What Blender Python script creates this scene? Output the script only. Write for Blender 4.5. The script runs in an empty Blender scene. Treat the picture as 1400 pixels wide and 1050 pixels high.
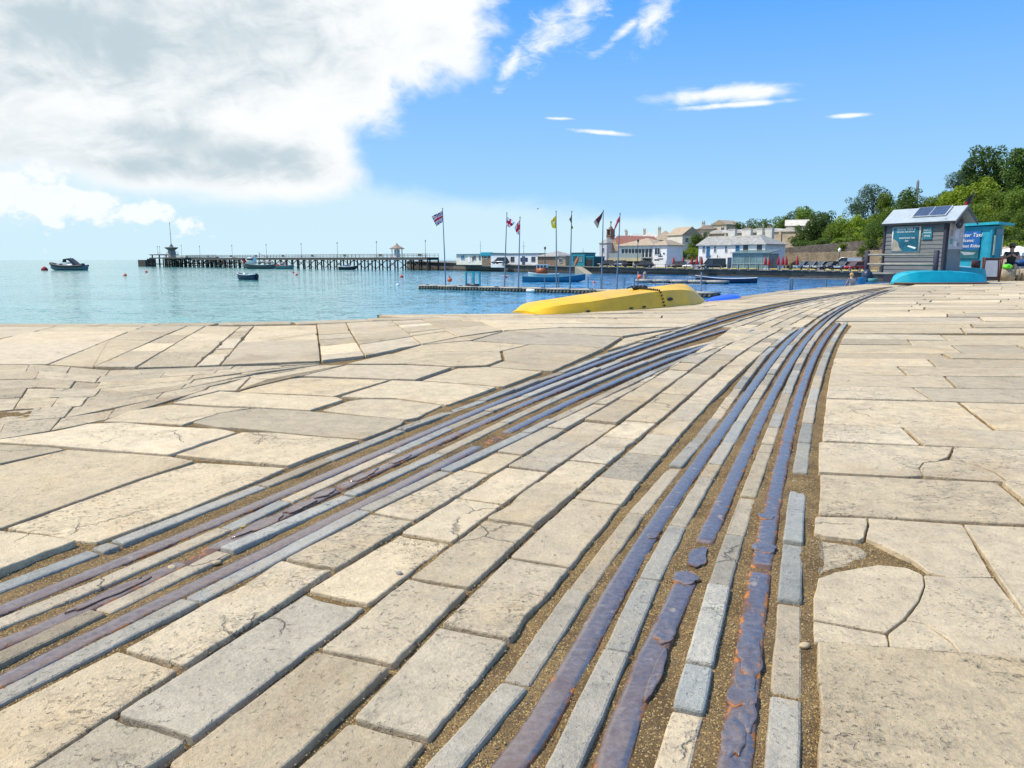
import bpy, bmesh, math, random
import numpy as np
from mathutils import Vector, Matrix, noise as mnoise
random.seed(7)
R = math.radians
sc = bpy.context.scene
COL = sc.collection
# ------------------------------------------------------------------ camera
FPX, PITCH, EYE = 1011.0, math.atan(170/1011.0), 0.8     # photo: 1400 x 1050
cd = bpy.data.cameras.new('camera'); cam = bpy.data.objects.new('camera', cd); COL.objects.link(cam)
cam.location = (0, 0, EYE); cam.rotation_euler = (math.pi/2 - PITCH, 0, 0)
cd.sensor_width = 36; cd.lens = 36*FPX/1400; cd.clip_start = 0.02; cd.clip_end = 30000
sc.camera = cam
SEA = -2.4
_cp, _sp = math.cos(PITCH), math.sin(PITCH)
def ray(px, py):
    a, b = px-700, 525-py
    return Vector((a, FPX*_cp + b*_sp, -FPX*_sp + b*_cp))
def G(px, py, z=0.0):                      # where a sight line of the photo meets the height z
    d = ray(px, py); t = (z-EYE)/d.z
    return (d.x*t, d.y*t)
def W(px, py, Y):                          # the point of a sight line at distance Y
    d = ray(px, py); t = Y/d.y
    return Vector((d.x*t, Y, EYE+d.z*t))
def XZ(px, py, Y):
    w = W(px, py, Y); return w.x, w.z
def mpp(Y): return Y/FPX                   # metres per photo pixel at distance Y

# ------------------------------------------------------------------ object helpers
def tag(o, label=None, cat=None, group=None, kind=None):
    if label: o['label'] = label
    if cat: o['category'] = cat
    if group: o['group'] = group
    if kind: o['kind'] = kind
    return o
def empty(name, loc=(0, 0, 0), rz=0.0, label=None, cat=None, group=None):
    o = bpy.data.objects.new(name, None); COL.objects.link(o)
    o.empty_display_size = 0.2
    o.location = loc; o.rotation_euler = (0, 0, rz)
    return tag(o, label, cat, group)
def copy_tree(o, parent=None):
    c = o.copy(); COL.objects.link(c); c.parent = parent
    for ch in list(o.children): copy_tree(ch, c)
    return c
class MB:
    """collects shapes, builds one mesh object"""
    def __init__(s): s.v, s.f, s.m, s.sm = [], [], [], []
    def add(s, vs, fs, mi=0, smooth=False):
        b = len(s.v); s.v += [tuple(x) for x in vs]
        for f in fs: s.f.append([b+i for i in f]); s.m.append(mi); s.sm.append(smooth)
        return s
    def box(s, c, d, rz=0.0, mi=0, bev=0.0, rot=None):
        M = (Matrix.Rotation(rz, 3, 'Z') if rot is None else rot); c = Vector(c)
        hx, hy, hz = d[0]/2, d[1]/2, d[2]/2
        if bev <= 0 or min(hx, hy, hz) <= bev:
            P = [(-hx,-hy,-hz),(hx,-hy,-hz),(hx,hy,-hz),(-hx,hy,-hz),(-hx,-hy,hz),(hx,-hy,hz),(hx,hy,hz),(-hx,hy,hz)]
            F = [(3,2,1,0),(4,5,6,7),(0,1,5,4),(1,2,6,5),(2,3,7,6),(3,0,4,7)]
            return s.add([c+M@Vector(p) for p in P], F, mi)
        bm = bmesh.new(); bmesh.ops.create_cube(bm, size=1)
        for v in bm.verts: v.co = Vector((v.co.x*2*hx, v.co.y*2*hy, v.co.z*2*hz))
        bmesh.ops.bevel(bm, geom=bm.edges[:], offset=bev, segments=2, affect='EDGES')
        bm.verts.index_update()
        s.add([c+M@v.co for v in bm.verts], [[v.index for v in f.verts] for f in bm.faces], mi, True)
        bm.free(); return s
    def cyl(s, p0, p1, r0, r1=None, n=10, mi=0, cap=True, smooth=True):
        r1 = r0 if r1 is None else r1
        p0, p1 = Vector(p0), Vector(p1); d = (p1-p0).normalized()
        a = d.orthogonal().normalized(); b = d.cross(a)
        vs, fs = [], []
        for p, r in ((p0, r0), (p1, r1)):
            for i in range(n):
                t = 2*math.pi*i/n; vs.append(p+a*r*math.cos(t)+b*r*math.sin(t))
        for i in range(n): j = (i+1) % n; fs.append((i, j, n+j, n+i))
        s.add(vs, fs, mi, smooth)
        if cap: s.add(vs, [tuple(range(n))[::-1], tuple(range(n, 2*n))], mi)
        return s
    def tube(s, pts, r, n=8, mi=0, smooth=True):
        pts = [Vector(p) for p in pts]; rs = r if isinstance(r, (list, tuple)) else [r]*len(pts)
        rings = []; a = None
        for i, p in enumerate(pts):
            d = (pts[min(i+1, len(pts)-1)]-pts[max(i-1, 0)]).normalized()
            if a is None: a = d.orthogonal().normalized()
            a = (a-d*a.dot(d)).normalized(); b = d.cross(a)
            rings.append([p+(a*math.cos(2*math.pi*k/n)+b*math.sin(2*math.pi*k/n))*rs[i] for k in range(n)])
        return s.loft(rings, True, True, mi, smooth)
    def loft(s, rings, closed=True, cap=False, mi=0, smooth=True):
        n = len(rings[0]); vs = [p for r in rings for p in r]; fs = []
        for i in range(len(rings)-1):
            for k in range(n if closed else n-1):
                j = (k+1) % n; fs.append((i*n+k, i*n+j, (i+1)*n+j, (i+1)*n+k))
        s.add(vs, fs, mi, smooth)
        if cap: s.add(rings[0], [tuple(range(n))[::-1]], mi); s.add(rings[-1], [tuple(range(n))], mi)
        return s
    def lathe(s, prof, c=(0, 0, 0), n=16, mi=0, smooth=True):
        c = Vector(c)
        rings = [[c+Vector((r*math.cos(2*math.pi*k/n), r*math.sin(2*math.pi*k/n), z)) for k in range(n)] for r, z in prof]
        return s.loft(rings, True, True, mi, smooth)
    def ball(s, c, r, n=12, mi=0, sq=(1, 1, 1)):
        c = Vector(c); prof = []
        rings = []
        for i in range(n//2+1):
            t = -math.pi/2+math.pi*i/(n//2)
            rr, z = max(1e-4, math.cos(t))*r, math.sin(t)*r
            rings.append([c+Vector((rr*math.cos(2*math.pi*k/n)*sq[0], rr*math.sin(2*math.pi*k/n)*sq[1], z*sq[2])) for k in range(n)])
        return s.loft(rings, True, False, mi, True)
    def prism(s, poly, z0, z1, mi=0):
        n = len(poly)
        vs = [(p[0], p[1], z0) for p in poly]+[(p[0], p[1], z1) for p in poly]
        fs = [tuple(range(n))[::-1], tuple(range(n, 2*n))]+[(i, (i+1) % n, n+(i+1) % n, n+i) for i in range(n)]
        return s.add(vs, fs, mi)
    def extr(s, prof, a, b, mi=0):
        """profile of 3-D points (a list) swept from offset a to offset b"""
        n = len(prof); a, b = Vector(a), Vector(b)
        vs = [Vector(p)+a for p in prof]+[Vector(p)+b for p in prof]
        fs = [tuple(range(n))[::-1], tuple(range(n, 2*n))]+[(i, (i+1) % n, n+(i+1) % n, n+i) for i in range(n)]
        return s.add(vs, fs, mi)
    def build(s, name, mats, parent=None, loc=None):
        me = bpy.data.meshes.new(name); me.from_pydata(s.v, [], s.f)
        for m in (mats if isinstance(mats, (list, tuple)) else [mats]): me.materials.append(m)
        me.polygons.foreach_set('material_index', s.m); me.polygons.foreach_set('use_smooth', s.sm)
        bm = bmesh.new(); bm.from_mesh(me)
        bmesh.ops.recalc_face_normals(bm, faces=bm.faces); bm.to_mesh(me); bm.free()
        me.update()
        o = bpy.data.objects.new(name, me); COL.objects.link(o)
        if parent: o.parent = parent
        if loc: o.location = loc
        return o

# ------------------------------------------------------------------ node helpers
class NT:
    def __init__(s, tree): s.t = tree; s.n = tree.nodes; s.l = tree.links
    def new(s, typ, **kw):
        nd = s.n.new(typ)
        for k, v in kw.items(): setattr(nd, k, v)
        return nd
    def put(s, sock, v):
        if isinstance(v, bpy.types.NodeSocket): s.l.new(v, sock)
        elif isinstance(v, (tuple, list)) and sock.type == 'RGBA' and len(v) == 3: sock.default_value = (*v, 1)
        else: sock.default_value = v
    def math(s, op, a, b=0.0, c=None, clamp=False):
        nd = s.new('ShaderNodeMath', operation=op, use_clamp=clamp)
        s.put(nd.inputs[0], a); s.put(nd.inputs[1], b)
        if c is not None: s.put(nd.inputs[2], c)
        return nd.outputs[0]
    def add(s, a, b): return s.math('ADD', a, b)
    def sub(s, a, b): return s.math('SUBTRACT', a, b)
    def mul(s, a, b): return s.math('MULTIPLY', a, b)
    def mx(s, a, b): return s.math('MAXIMUM', a, b)
    def mn(s, a, b): return s.math('MINIMUM', a, b)
    def step(s, v, lo, hi, a=0.0, b=1.0, smooth=True):
        nd = s.new('ShaderNodeMapRange', interpolation_type='SMOOTHSTEP' if smooth else 'LINEAR')
        s.put(nd.inputs[0], v); s.put(nd.inputs[1], lo); s.put(nd.inputs[2], hi); s.put(nd.inputs[3], a); s.put(nd.inputs[4], b)
        return nd.outputs[0]
    def mix(s, f, a, b, blend='MIX'):
        nd = s.new('ShaderNodeMix', data_type='RGBA', blend_type=blend)
        s.put(nd.inputs[0], f); s.put(nd.inputs[6], a); s.put(nd.inputs[7], b)
        return nd.outputs[2]
    def noise(s, vec, scale, detail=4.0, rough=0.55, dist=0.0, out=0):
        nd = s.new('ShaderNodeTexNoise'); s.put(nd.inputs['Vector'], vec)
        nd.inputs['Scale'].default_value = scale; nd.inputs['Detail'].default_value = detail
        nd.inputs['Roughness'].default_value = rough; nd.inputs['Distortion'].default_value = dist
        return nd.outputs[out]
    def vor(s, vec, scale, feature='F1', rnd=1.0, out=0):
        nd = s.new('ShaderNodeTexVoronoi', feature=feature); s.put(nd.inputs['Vector'], vec)
        nd.inputs['Scale'].default_value = scale; nd.inputs['Randomness'].default_value = rnd
        return nd.outputs[out]
    def vmap(s, vec, scale=(1, 1, 1), rot=(0, 0, 0), loc=(0, 0, 0)):
        nd = s.new('ShaderNodeMapping'); s.put(nd.inputs[0], vec)
        nd.inputs[1].default_value = loc; nd.inputs[2].default_value = rot; nd.inputs[3].default_value = scale
        return nd.outputs[0]
    def bump(s, h, strength, dist, normal=None):
        nd = s.new('ShaderNodeBump'); nd.inputs['Strength'].default_value = strength; nd.inputs['Distance'].default_value = dist
        s.put(nd.inputs['Height'], h)
        if normal is not None: s.put(nd.inputs['Normal'], normal)
        return nd.outputs[0]
    def pos(s): return s.new('ShaderNodeNewGeometry').outputs['Position']
    def obj(s): return s.new('ShaderNodeTexCoord').outputs['Object']
def newmat(name):
    m = bpy.data.materials.new(name); m.use_nodes = True
    nt = NT(m.node_tree); nt.n.clear()
    out = nt.new('ShaderNodeOutputMaterial'); b = nt.new('ShaderNodeBsdfPrincipled')
    nt.l.new(b.outputs[0], out.inputs[0])
    return m, nt, b
_mc = {}
def paint(name, col, rough=0.5, metal=0.0, var=0.12, scale=3.0, bump=0.0, bscale=40.0, spec=0.5):
    """weathered paint, plaster, metal, cloth: a colour broken up by patchy dirt and a fine grain"""
    if name in _mc: return _mc[name]
    m, nt, b = newmat(name); P = nt.obj()
    n1 = nt.noise(P, scale, 5, 0.6); n2 = nt.noise(P, scale*9, 3, 0.6)
    k = nt.add(nt.mul(n1, 0.7), nt.mul(n2, 0.3))
    lo = tuple(max(0, c*(1-var*1.6)) for c in col); hi = tuple(min(1, c*(1+var)) for c in col)
    nt.put(b.inputs['Base Color'], nt.mix(nt.step(k, 0.3, 0.7), lo, hi))
    nt.put(b.inputs['Roughness'], nt.step(n1, 0.2, 0.8, max(0.03, rough-0.1), min(1, rough+0.12)))
    b.inputs['Metallic'].default_value = metal
    b.inputs['Specular IOR Level'].default_value = spec
    if bump: nt.put(b.inputs['Normal'], nt.bump(nt.noise(P, bscale, 3), 0.5, bump))
    _mc[name] = m; return m
SKY_STRENGTH = 0.12
SKY_TINT = (1.0, 1.0, 1.0)
# ------------------------------------------------------------------ sun and sky
SUN_AZ, SUN_EL = R(-87), R(55)              # from the left and a little ahead, high
sd = Vector((math.sin(SUN_AZ)*math.cos(SUN_EL), math.cos(SUN_AZ)*math.cos(SUN_EL), math.sin(SUN_EL)))
ld = bpy.data.lights.new('sun', 'SUN'); ld.energy = 4.6; ld.angle = R(0.6); ld.color = (1, 0.94, 0.84)
lo_ = bpy.data.objects.new('sun', ld); COL.objects.link(lo_); lo_.location = (-30, 10, 60)
lo_.rotation_euler = (-sd).to_track_quat('-Z', 'Y').to_euler()
wd = bpy.data.worlds.new('World'); sc.world = wd; wd.use_nodes = True
nt = NT(wd.node_tree); nt.n.clear()
wo = nt.new('ShaderNodeOutputWorld'); bg = nt.new('ShaderNodeBackground'); nt.l.new(bg.outputs[0], wo.inputs[0])
sky = nt.new('ShaderNodeTexSky', sky_type='NISHITA'); sky.sun_disc = False
sky.sun_elevation = SUN_EL; sky.sun_rotation = SUN_AZ
sky.air_density = 1.0; sky.dust_density = 0.3; sky.ozone_density = 2.0; sky.altitude = 0
D = nt.new('ShaderNodeTexCoord').outputs['Generated']
sx = nt.new('ShaderNodeSeparateXYZ'); nt.put(sx.inputs[0], D)
az = nt.math('ARCTAN2', sx.outputs[0], sx.outputs[1]); el = nt.math('ARCSINE', nt.mn(nt.mx(sx.outputs[2], -1.0), 1.0))
cv = nt.new('ShaderNodeCombineXYZ'); nt.put(cv.inputs[0], az); nt.put(cv.inputs[1], el)
SV = cv.outputs[0]
def azel(px, py):
    d = ray(px, py).normalized(); return math.atan2(d.x, d.y), math.asin(d.z)
def ellipse(px, py, rx, ry, rot=0.0):
    """1 in the middle of a patch of sky, 0 on its rim, below 0 outside; sizes in degrees of sky"""
    a, e = azel(px, py)
    u, v = nt.sub(az, a), nt.sub(el, e)
    c, s_ = math.cos(R(rot)), math.sin(R(rot))
    p = nt.add(nt.mul(u, c/R(rx)), nt.mul(v, s_/R(rx))); q = nt.add(nt.mul(u, -s_/R(ry)), nt.mul(v, c/R(ry)))
    return nt.sub(1.0, nt.math('SQRT', nt.add(nt.mul(p, p), nt.mul(q, q))))
def overhead(a, e, ra, re):  # unseen cloud patch, added to make the blue sky light more neutral
    p = nt.mul(nt.sub(az, R(a)), 1/R(ra)); q = nt.mul(nt.sub(el, R(e)), 1/R(re))
    return nt.sub(1.0, nt.math('SQRT', nt.add(nt.mul(p, p), nt.mul(q, q))))
def union(lst):
    r = lst[0]
    for x in lst[1:]: r = nt.math('SMOOTH_MAX', r, x, 0.15)
    return r
n_big = nt.noise(nt.vmap(SV, (1, 1.5, 1)), 5.0, 9, 0.58, 0.4)
n_mid = nt.noise(nt.vmap(SV, (1, 1.6, 1), loc=(3, 1, 0)), 13.0, 8, 0.6, 0.5)
n_fine = nt.noise(nt.vmap(SV, (1, 2.2, 1), (0, 0, R(-20)), (7, 2, 0)), 22.0, 8, 0.65, 0.8)
# the big cumulus on the left, and unseen cloud added above the view
big = union([ellipse(120, 40, 22, 10), ellipse(380, -10, 16, 9), ellipse(540, -60, 10, 8, 30), ellipse(300, 120, 13, 6), ellipse(150, 165, 15, 5),
             ellipse(390, 200, 6.5, 4), ellipse(395, 235, 6.5, 2.6), ellipse(330, 225, 9, 3.0), ellipse(455, 80, 6, 5.5), ellipse(-200, 60, 30, 10), ellipse(200, 225, 8, 2.4), overhead(-35, 44, 75, 17), overhead(40, 66, 70, 14), overhead(-140, 30, 60, 16)])
bigf = nt.add(nt.mul(big, 1.0), nt.add(nt.mul(nt.sub(n_big, 0.5), 0.75), nt.mul(nt.sub(n_mid, 0.5), 0.50)))
m_big = nt.step(bigf, 0.0, nt.step(el, R(4), R(12), 0.55, 0.24))
# its sunlit tops and grey undersides
grey = union([ellipse(330, 50, 15, 4.5, -8), ellipse(60, 20, 16, 3), ellipse(270, 200, 9, 1.8, -8), ellipse(120, 222, 12, 1.8), ellipse(-150, 150, 20, 4)])
g = nt.step(nt.add(nt.add(grey, nt.mul(nt.sub(n_big, 0.5), 2.6)), nt.mul(nt.sub(n_mid, 0.5), 1.9)), -0.22, 1.0)
thick = nt.step(bigf, 0.1, 0.9)
c_big = nt.mix(nt.mul(g, thick), (0.94, 0.96, 0.97), (0.52, 0.63, 0.69))
# low line of small heads on the left, thin bank over the horizon, loose wisps
low = union([ellipse(20, 268, 5, 1.5, -3), ellipse(60, 262, 2.2, 2.4), ellipse(115, 280, 5, 1.5, -10), ellipse(190, 293, 4.2, 1.0, -14), ellipse(-80, 260, 6, 1.8)])
n_puff = nt.noise(nt.vmap(SV, (1, 1.25, 1), loc=(5, 4, 0)), 30.0, 7, 0.58, 0.2)
m_low = nt.mul(nt.step(nt.add(low, nt.add(nt.mul(nt.sub(n_puff, 0.5), 3.4), nt.mul(nt.sub(n_mid, 0.5), 1.2))), 0.05, 0.55), 0.92)
bank = union([ellipse(620, 318, 16, 2.9), ellipse(800, 328, 15, 2.2), ellipse(450, 312, 15, 3.6), ellipse(150, 300, 24, 4.6)])
m_bank = nt.mul(nt.step(nt.add(bank, nt.add(nt.mul(nt.sub(n_big, 0.5), 0.6), nt.mul(nt.sub(n_mid, 0.5), 0.5))), -0.05, 0.42), 0.85)
wisp = union([ellipse(748, 44, 4.6, 1.7, 33), ellipse(790, 24, 2.4, 1.7, 40), ellipse(888, 28, 2.4, 1.5, 50), ellipse(700, 85, 2.6, 0.8, 60),
              ellipse(852, 44, 3.0, 0.5, 35)])
m_w = nt.mul(nt.step(nt.add(wisp, nt.add(nt.mul(nt.sub(n_fine, 0.5), 2.6), nt.mul(nt.sub(n_mid, 0.5), 1.2))), 0.0, 1.25), 0.92)
lens = union([ellipse(985, 128, 6.2, 0.75, 2), ellipse(1030, 126, 4.0, 0.75, 2), ellipse(1010, 143, 5.0, 0.28, 1), ellipse(1163, 158, 1.5, 0.2, 0), ellipse(767, 162, 1.4, 0.16, -2), ellipse(823, 181, 2.6, 0.22, -6)])
m_l = nt.mul(nt.step(nt.add(lens, nt.add(nt.mul(nt.sub(n_fine, 0.5), 1.3), nt.mul(nt.sub(n_mid, 0.5), 0.7))), 0.0, 0.85), 0.97)
K = SKY_STRENGTH
grad = nt.mix(nt.step(el, R(-1), R(20), smooth=False), tuple(x/K for x in (0.47, 0.77, 0.97)), tuple(x/K for x in (0.065, 0.36, 0.99)))
skyc = nt.mix(0.93, sky.outputs[0], grad)
c = nt.mix(m_bank, skyc, tuple(x/K for x in (0.64, 0.84, 0.93)))
c = nt.mix(m_low, c, tuple(x/K for x in (0.92, 0.96, 0.95)))
sc_ = nt.new('ShaderNodeVectorMath', operation='SCALE'); nt.put(sc_.inputs[0], c_big); sc_.inputs[3].default_value = 1/K
c = nt.mix(m_big, c, sc_.outputs[0])
c = nt.mix(nt.mx(m_w, m_l), c, tuple(x/K for x in (0.95, 0.98, 1.0)))
nt.put(bg.inputs[0], c); bg.inputs[1].default_value = K
sc.view_settings.view_transform = 'Standard'; sc.view_settings.look = 'None'
sc.view_settings.exposure = 0.08; sc.view_settings.gamma = 1.0
# ------------------------------------------------------------------ stone and iron materials
def stone_material(name, warm, grey, blue, pit=1.0, bumpk=1.0):
    """vertex attribute tone: R value, G 0 warm .. 1 grey, B blue-grey share, A roughness of the surface"""
    m, nt, b = newmat(name); P = nt.pos()
    at = nt.new('ShaderNodeAttribute'); at.attribute_name = 'tone'
    sp = nt.new('ShaderNodeSeparateColor'); nt.put(sp.inputs[0], at.outputs['Color'])
    val, gre, blu, rou = sp.outputs[0], sp.outputs[1], sp.outputs[2], at.outputs['Alpha']
    off = nt.new('ShaderNodeCombineXYZ'); nt.put(off.inputs[2], nt.mul(val, 37.0)); 
    va = nt.new('ShaderNodeVectorMath', operation='ADD'); nt.put(va.inputs[0], P); nt.put(va.inputs[1], off.outputs[0])
    Q = va.outputs[0]
    big = nt.noise(Q, 2.3, 6, 0.62, 0.6); mid = nt.noise(Q, 14.0, 6, 0.65, 0.4); fin = nt.noise(Q, 120.0, 4, 0.7)
    grain = nt.noise(Q, 420.0, 2, 0.6)
    col = nt.mix(gre, warm, grey); col = nt.mix(blu, col, blue)
    # staining: warm ochre patches, paler worn areas, dark specks
    col = nt.mix(nt.mul(nt.step(big, 0.50, 0.74), 0.45), col, nt.mix(1.0, col, (1.04, 0.90, 0.70), 'MULTIPLY'))
    col = nt.mix(nt.mul(nt.step(nt.noise(Q, 5.0, 5, 0.6, 1.0), 0.52, 0.72), 0.45), col, nt.mix(1.0, col, (0.76, 0.76, 0.79), 'MULTIPLY'))
    st_ = nt.mul(nt.step(nt.add(nt.noise(Q, 0.9, 6, 0.68, 1.2), nt.mul(nt.sub(mid, 0.5), 0.5)), 0.54, 0.72), 0.55)
    col = nt.mix(st_, col, (0.27, 0.195, 0.115))
    k = nt.add(nt.mul(mid, 0.55), nt.mul(fin, 0.45))
    sc1 = nt.new('ShaderNodeVectorMath', operation='SCALE'); nt.put(sc1.inputs[0], col); nt.put(sc1.inputs[3], nt.step(k, 0.28, 0.72, 0.62, 1.34, False))
    col = sc1.outputs[0]
    sc2 = nt.new('ShaderNodeVectorMath', operation='SCALE'); nt.put(sc2.inputs[0], col); nt.put(sc2.inputs[3], nt.add(0.62, nt.mul(val, 0.76)))
    col = sc2.outputs[0]
    # pits and flaked ledges in bands
    pm = nt.noise(Q, 3.1, 4, 0.6, 0.8)
    pmask = nt.step(nt.add(pm, nt.mul(nt.sub(rou, 0.5), 0.40)), 0.54, 0.72)
    pitn = nt.noise(nt.vmap(Q, (1, 1.4, 1)), 48.0, 5, 0.62, 0.35)
    pits = nt.mul(nt.step(pitn, 0.60, 0.68), pmask)
    small = nt.step(nt.add(nt.noise(Q, 75.0, 3, 0.55, 0.5), nt.mul(nt.sub(pm, 0.5), 0.25)), 0.62, 0.70)
    ledge = nt.noise(nt.vmap(Q, (1, 1.8, 1)), 11.0, 8, 0.62, 0.5)
    led = nt.mul(nt.step(ledge, 0.44, 0.58), nt.add(0.12, nt.mul(pmask, 0.38)))
    hair = nt.vor(nt.mix(0.14, Q, nt.noise(Q, 6.0, 5, 0.6, out=1)), 2.6, 'DISTANCE_TO_EDGE')
    crack = nt.mul(nt.step(hair, 0.0, 0.012, 1.0, 0.0), nt.step(nt.noise(Q, 1.7, 2), 0.58, 0.62))
    dirt = nt.mx(nt.mul(pits, 0.38*pit), nt.mx(nt.mul(small, 0.35*pit), nt.mul(crack, 0.6)))
    col = nt.mix(dirt, col, (0.13, 0.10, 0.065))
    nt.put(b.inputs['Base Color'], col)
    nt.put(b.inputs['Roughness'], nt.step(mid, 0.3, 0.7, 0.62, 0.88)); b.inputs['Specular IOR Level'].default_value = 0.35
    h = nt.add(nt.mul(big, 0.9), nt.mul(mid, nt.add(0.22, nt.mul(rou, 0.35))))
    h = nt.add(h, nt.add(nt.mul(nt.noise(Q, 45.0, 6, 0.7), 0.34), nt.add(nt.mul(fin, 0.20), nt.mul(grain, 0.10))))
    h = nt.sub(h, nt.add(nt.mul(pits, 0.55), nt.add(nt.mul(small, 0.16), nt.mul(crack, 0.35))))
    h = nt.add(h, nt.mul(led, 0.5))
    nt.put(b.inputs['Normal'], nt.bump(h, 1.0*bumpk, 0.014))
    return m
M_slab = stone_material('limestone_slab', (0.565, 0.445, 0.275), (0.485, 0.40, 0.275), (0.40, 0.365, 0.285))
M_sett = stone_material('granite_sett', (0.46, 0.365, 0.235), (0.39, 0.335, 0.245), (0.30, 0.305, 0.275), 0.6, 1.0)
def sand_material():
    m, nt, b = newmat('sandy_joint'); P = nt.pos()
    a = nt.noise(P, 6.0, 5, 0.6); g = nt.vor(P, 330.0); g2 = nt.vor(P, 330.0, out=1); w = nt.noise(P, 900, 2)
    c = nt.mix(nt.step(a, 0.3, 0.7), (0.125, 0.077, 0.030), (0.245, 0.158, 0.066))
    sp = nt.new('ShaderNodeSeparateColor'); nt.put(sp.inputs[0], g2)
    c = nt.mix(nt.step(sp.outputs[0], 0.82, 0.88, smooth=False), c, (0.40, 0.28, 0.11))
    c = nt.mix(nt.mul(nt.step(sp.outputs[1], 0.70, 0.75), 0.75), c, (0.075, 0.055, 0.04))
    c = nt.mix(nt.mul(nt.step(nt.noise(P, 2.2, 4, 0.6), 0.55, 0.7), 0.65), c, (0.085, 0.055, 0.025))
    nt.put(b.inputs['Base Color'], c); b.inputs['Roughness'].default_value = 0.95; b.inputs['Specular IOR Level'].default_value = 0.2
    nt.put(b.inputs['Normal'], nt.bump(nt.add(nt.mul(g, -0.5), nt.add(nt.mul(nt.noise(P, 45, 5, 0.6), 1.2), nt.mul(w, 0.1))), 1.0, 0.004))
    return m
M_sand = sand_material()
def iron_material():
    m, nt, b = newmat('worn_iron'); P = nt.pos()
    at = nt.new('ShaderNodeAttribute'); at.attribute_name = 'tone'
    sp = nt.new('ShaderNodeSeparateColor'); nt.put(sp.inputs[0], at.outputs['Color'])
    edge, rust = sp.outputs[0], sp.outputs[1]
    a = nt.noise(P, 9.0, 6, 0.62, 0.6); f = nt.noise(P, 60.0, 5, 0.65, 0.3); g = nt.noise(P, 260, 3)
    rm = nt.step(nt.add(nt.add(nt.mul(edge, 0.62), nt.mul(rust, 0.55)), nt.add(nt.mul(nt.sub(a, 0.5), 1.1), nt.mul(nt.sub(f, 0.5), 0.8))), 0.40, 0.62)
    br = nt.mul(rm, nt.step(nt.noise(P, 24, 4, 0.6, 0.5), 0.51, 0.62))
    steel = nt.mix(nt.step(f, 0.3, 0.7), (0.235, 0.180, 0.160), (0.335, 0.265, 0.240))
    steel = nt.mix(nt.mul(nt.step(a, 0.5, 0.66), 0.55), steel, (0.24, 0.16, 0.14))
    col = nt.mix(rm, steel, nt.mix(nt.step(g, 0.3, 0.7), (0.085, 0.05, 0.045), (0.16, 0.085, 0.055)))
    col = nt.mix(br, col, (0.46, 0.15, 0.02))
    dusty = nt.mx(nt.mul(nt.step(nt.noise(P, 17, 5, 0.65, 0.8), 0.58, 0.72), 0.7), nt.mul(nt.step(nt.noise(P, 140, 3, 0.6), 0.62, 0.74), 0.4))
    col = nt.mix(dusty, col, (0.30, 0.27, 0.22))
    nt.put(b.inputs['Base Color'], col)
    nt.put(b.inputs['Metallic'], nt.mul(nt.step(rm, 0.0, 1.0, 0.66, 0.05), nt.step(dusty, 0.0, 0.7, 1.0, 0.2)))
    nt.put(b.inputs['Roughness'], nt.add(nt.step(rm, 0.0, 1.0, 0.25, 0.75), nt.add(nt.mul(nt.sub(f, 0.5), 0.25), nt.mul(dusty, 0.4))))
    nt.put(b.inputs['Normal'], nt.bump(nt.add(nt.mul(a, 0.25), nt.add(nt.mul(f, 0.16), nt.mul(g, nt.mul(rm, 0.3)))), 0.6, 0.005))
    return m
M_iron = iron_material()

# ------------------------------------------------------------------ plan of the quay, measured on the ground
def fit(px_pts, deg):
    q = np.array([G(*p) for p in px_pts]); x, y = q[:, 0], q[:, 1]
    # fitted against the logarithm of the distance, near points counting most
    ly = np.log(y); kk = np.polyfit(ly, x, deg+1, w=y**-1.4)
    yy = np.exp(np.linspace(ly.min(), ly.max(), 160)); xx = np.polyval(kk, np.log(yy)); ss = np.gradient(xx, yy)
    y0, y1 = yy[0], yy[-1]
    def X(Y):
        if Y < y0: return float(xx[0]+(Y-y0)*ss[2])
        if Y > y1: return float(xx[-1]+(Y-y1)*ss[-3])
        return float(np.interp(Y, yy, xx))
    def S(Y): return float(np.interp(Y, yy[2:-2], ss[2:-2]))
    X.s = S; return X
def off(X, w):                     # a line beside X, w metres to its right
    def Z(Y):
        s = X.s(Y); return X(Y)+w*math.sqrt(1+s*s)
    Z.s = X.s; return Z
def mid(rows): return [((a+b)/2, y) for y, a, b in rows]
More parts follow.
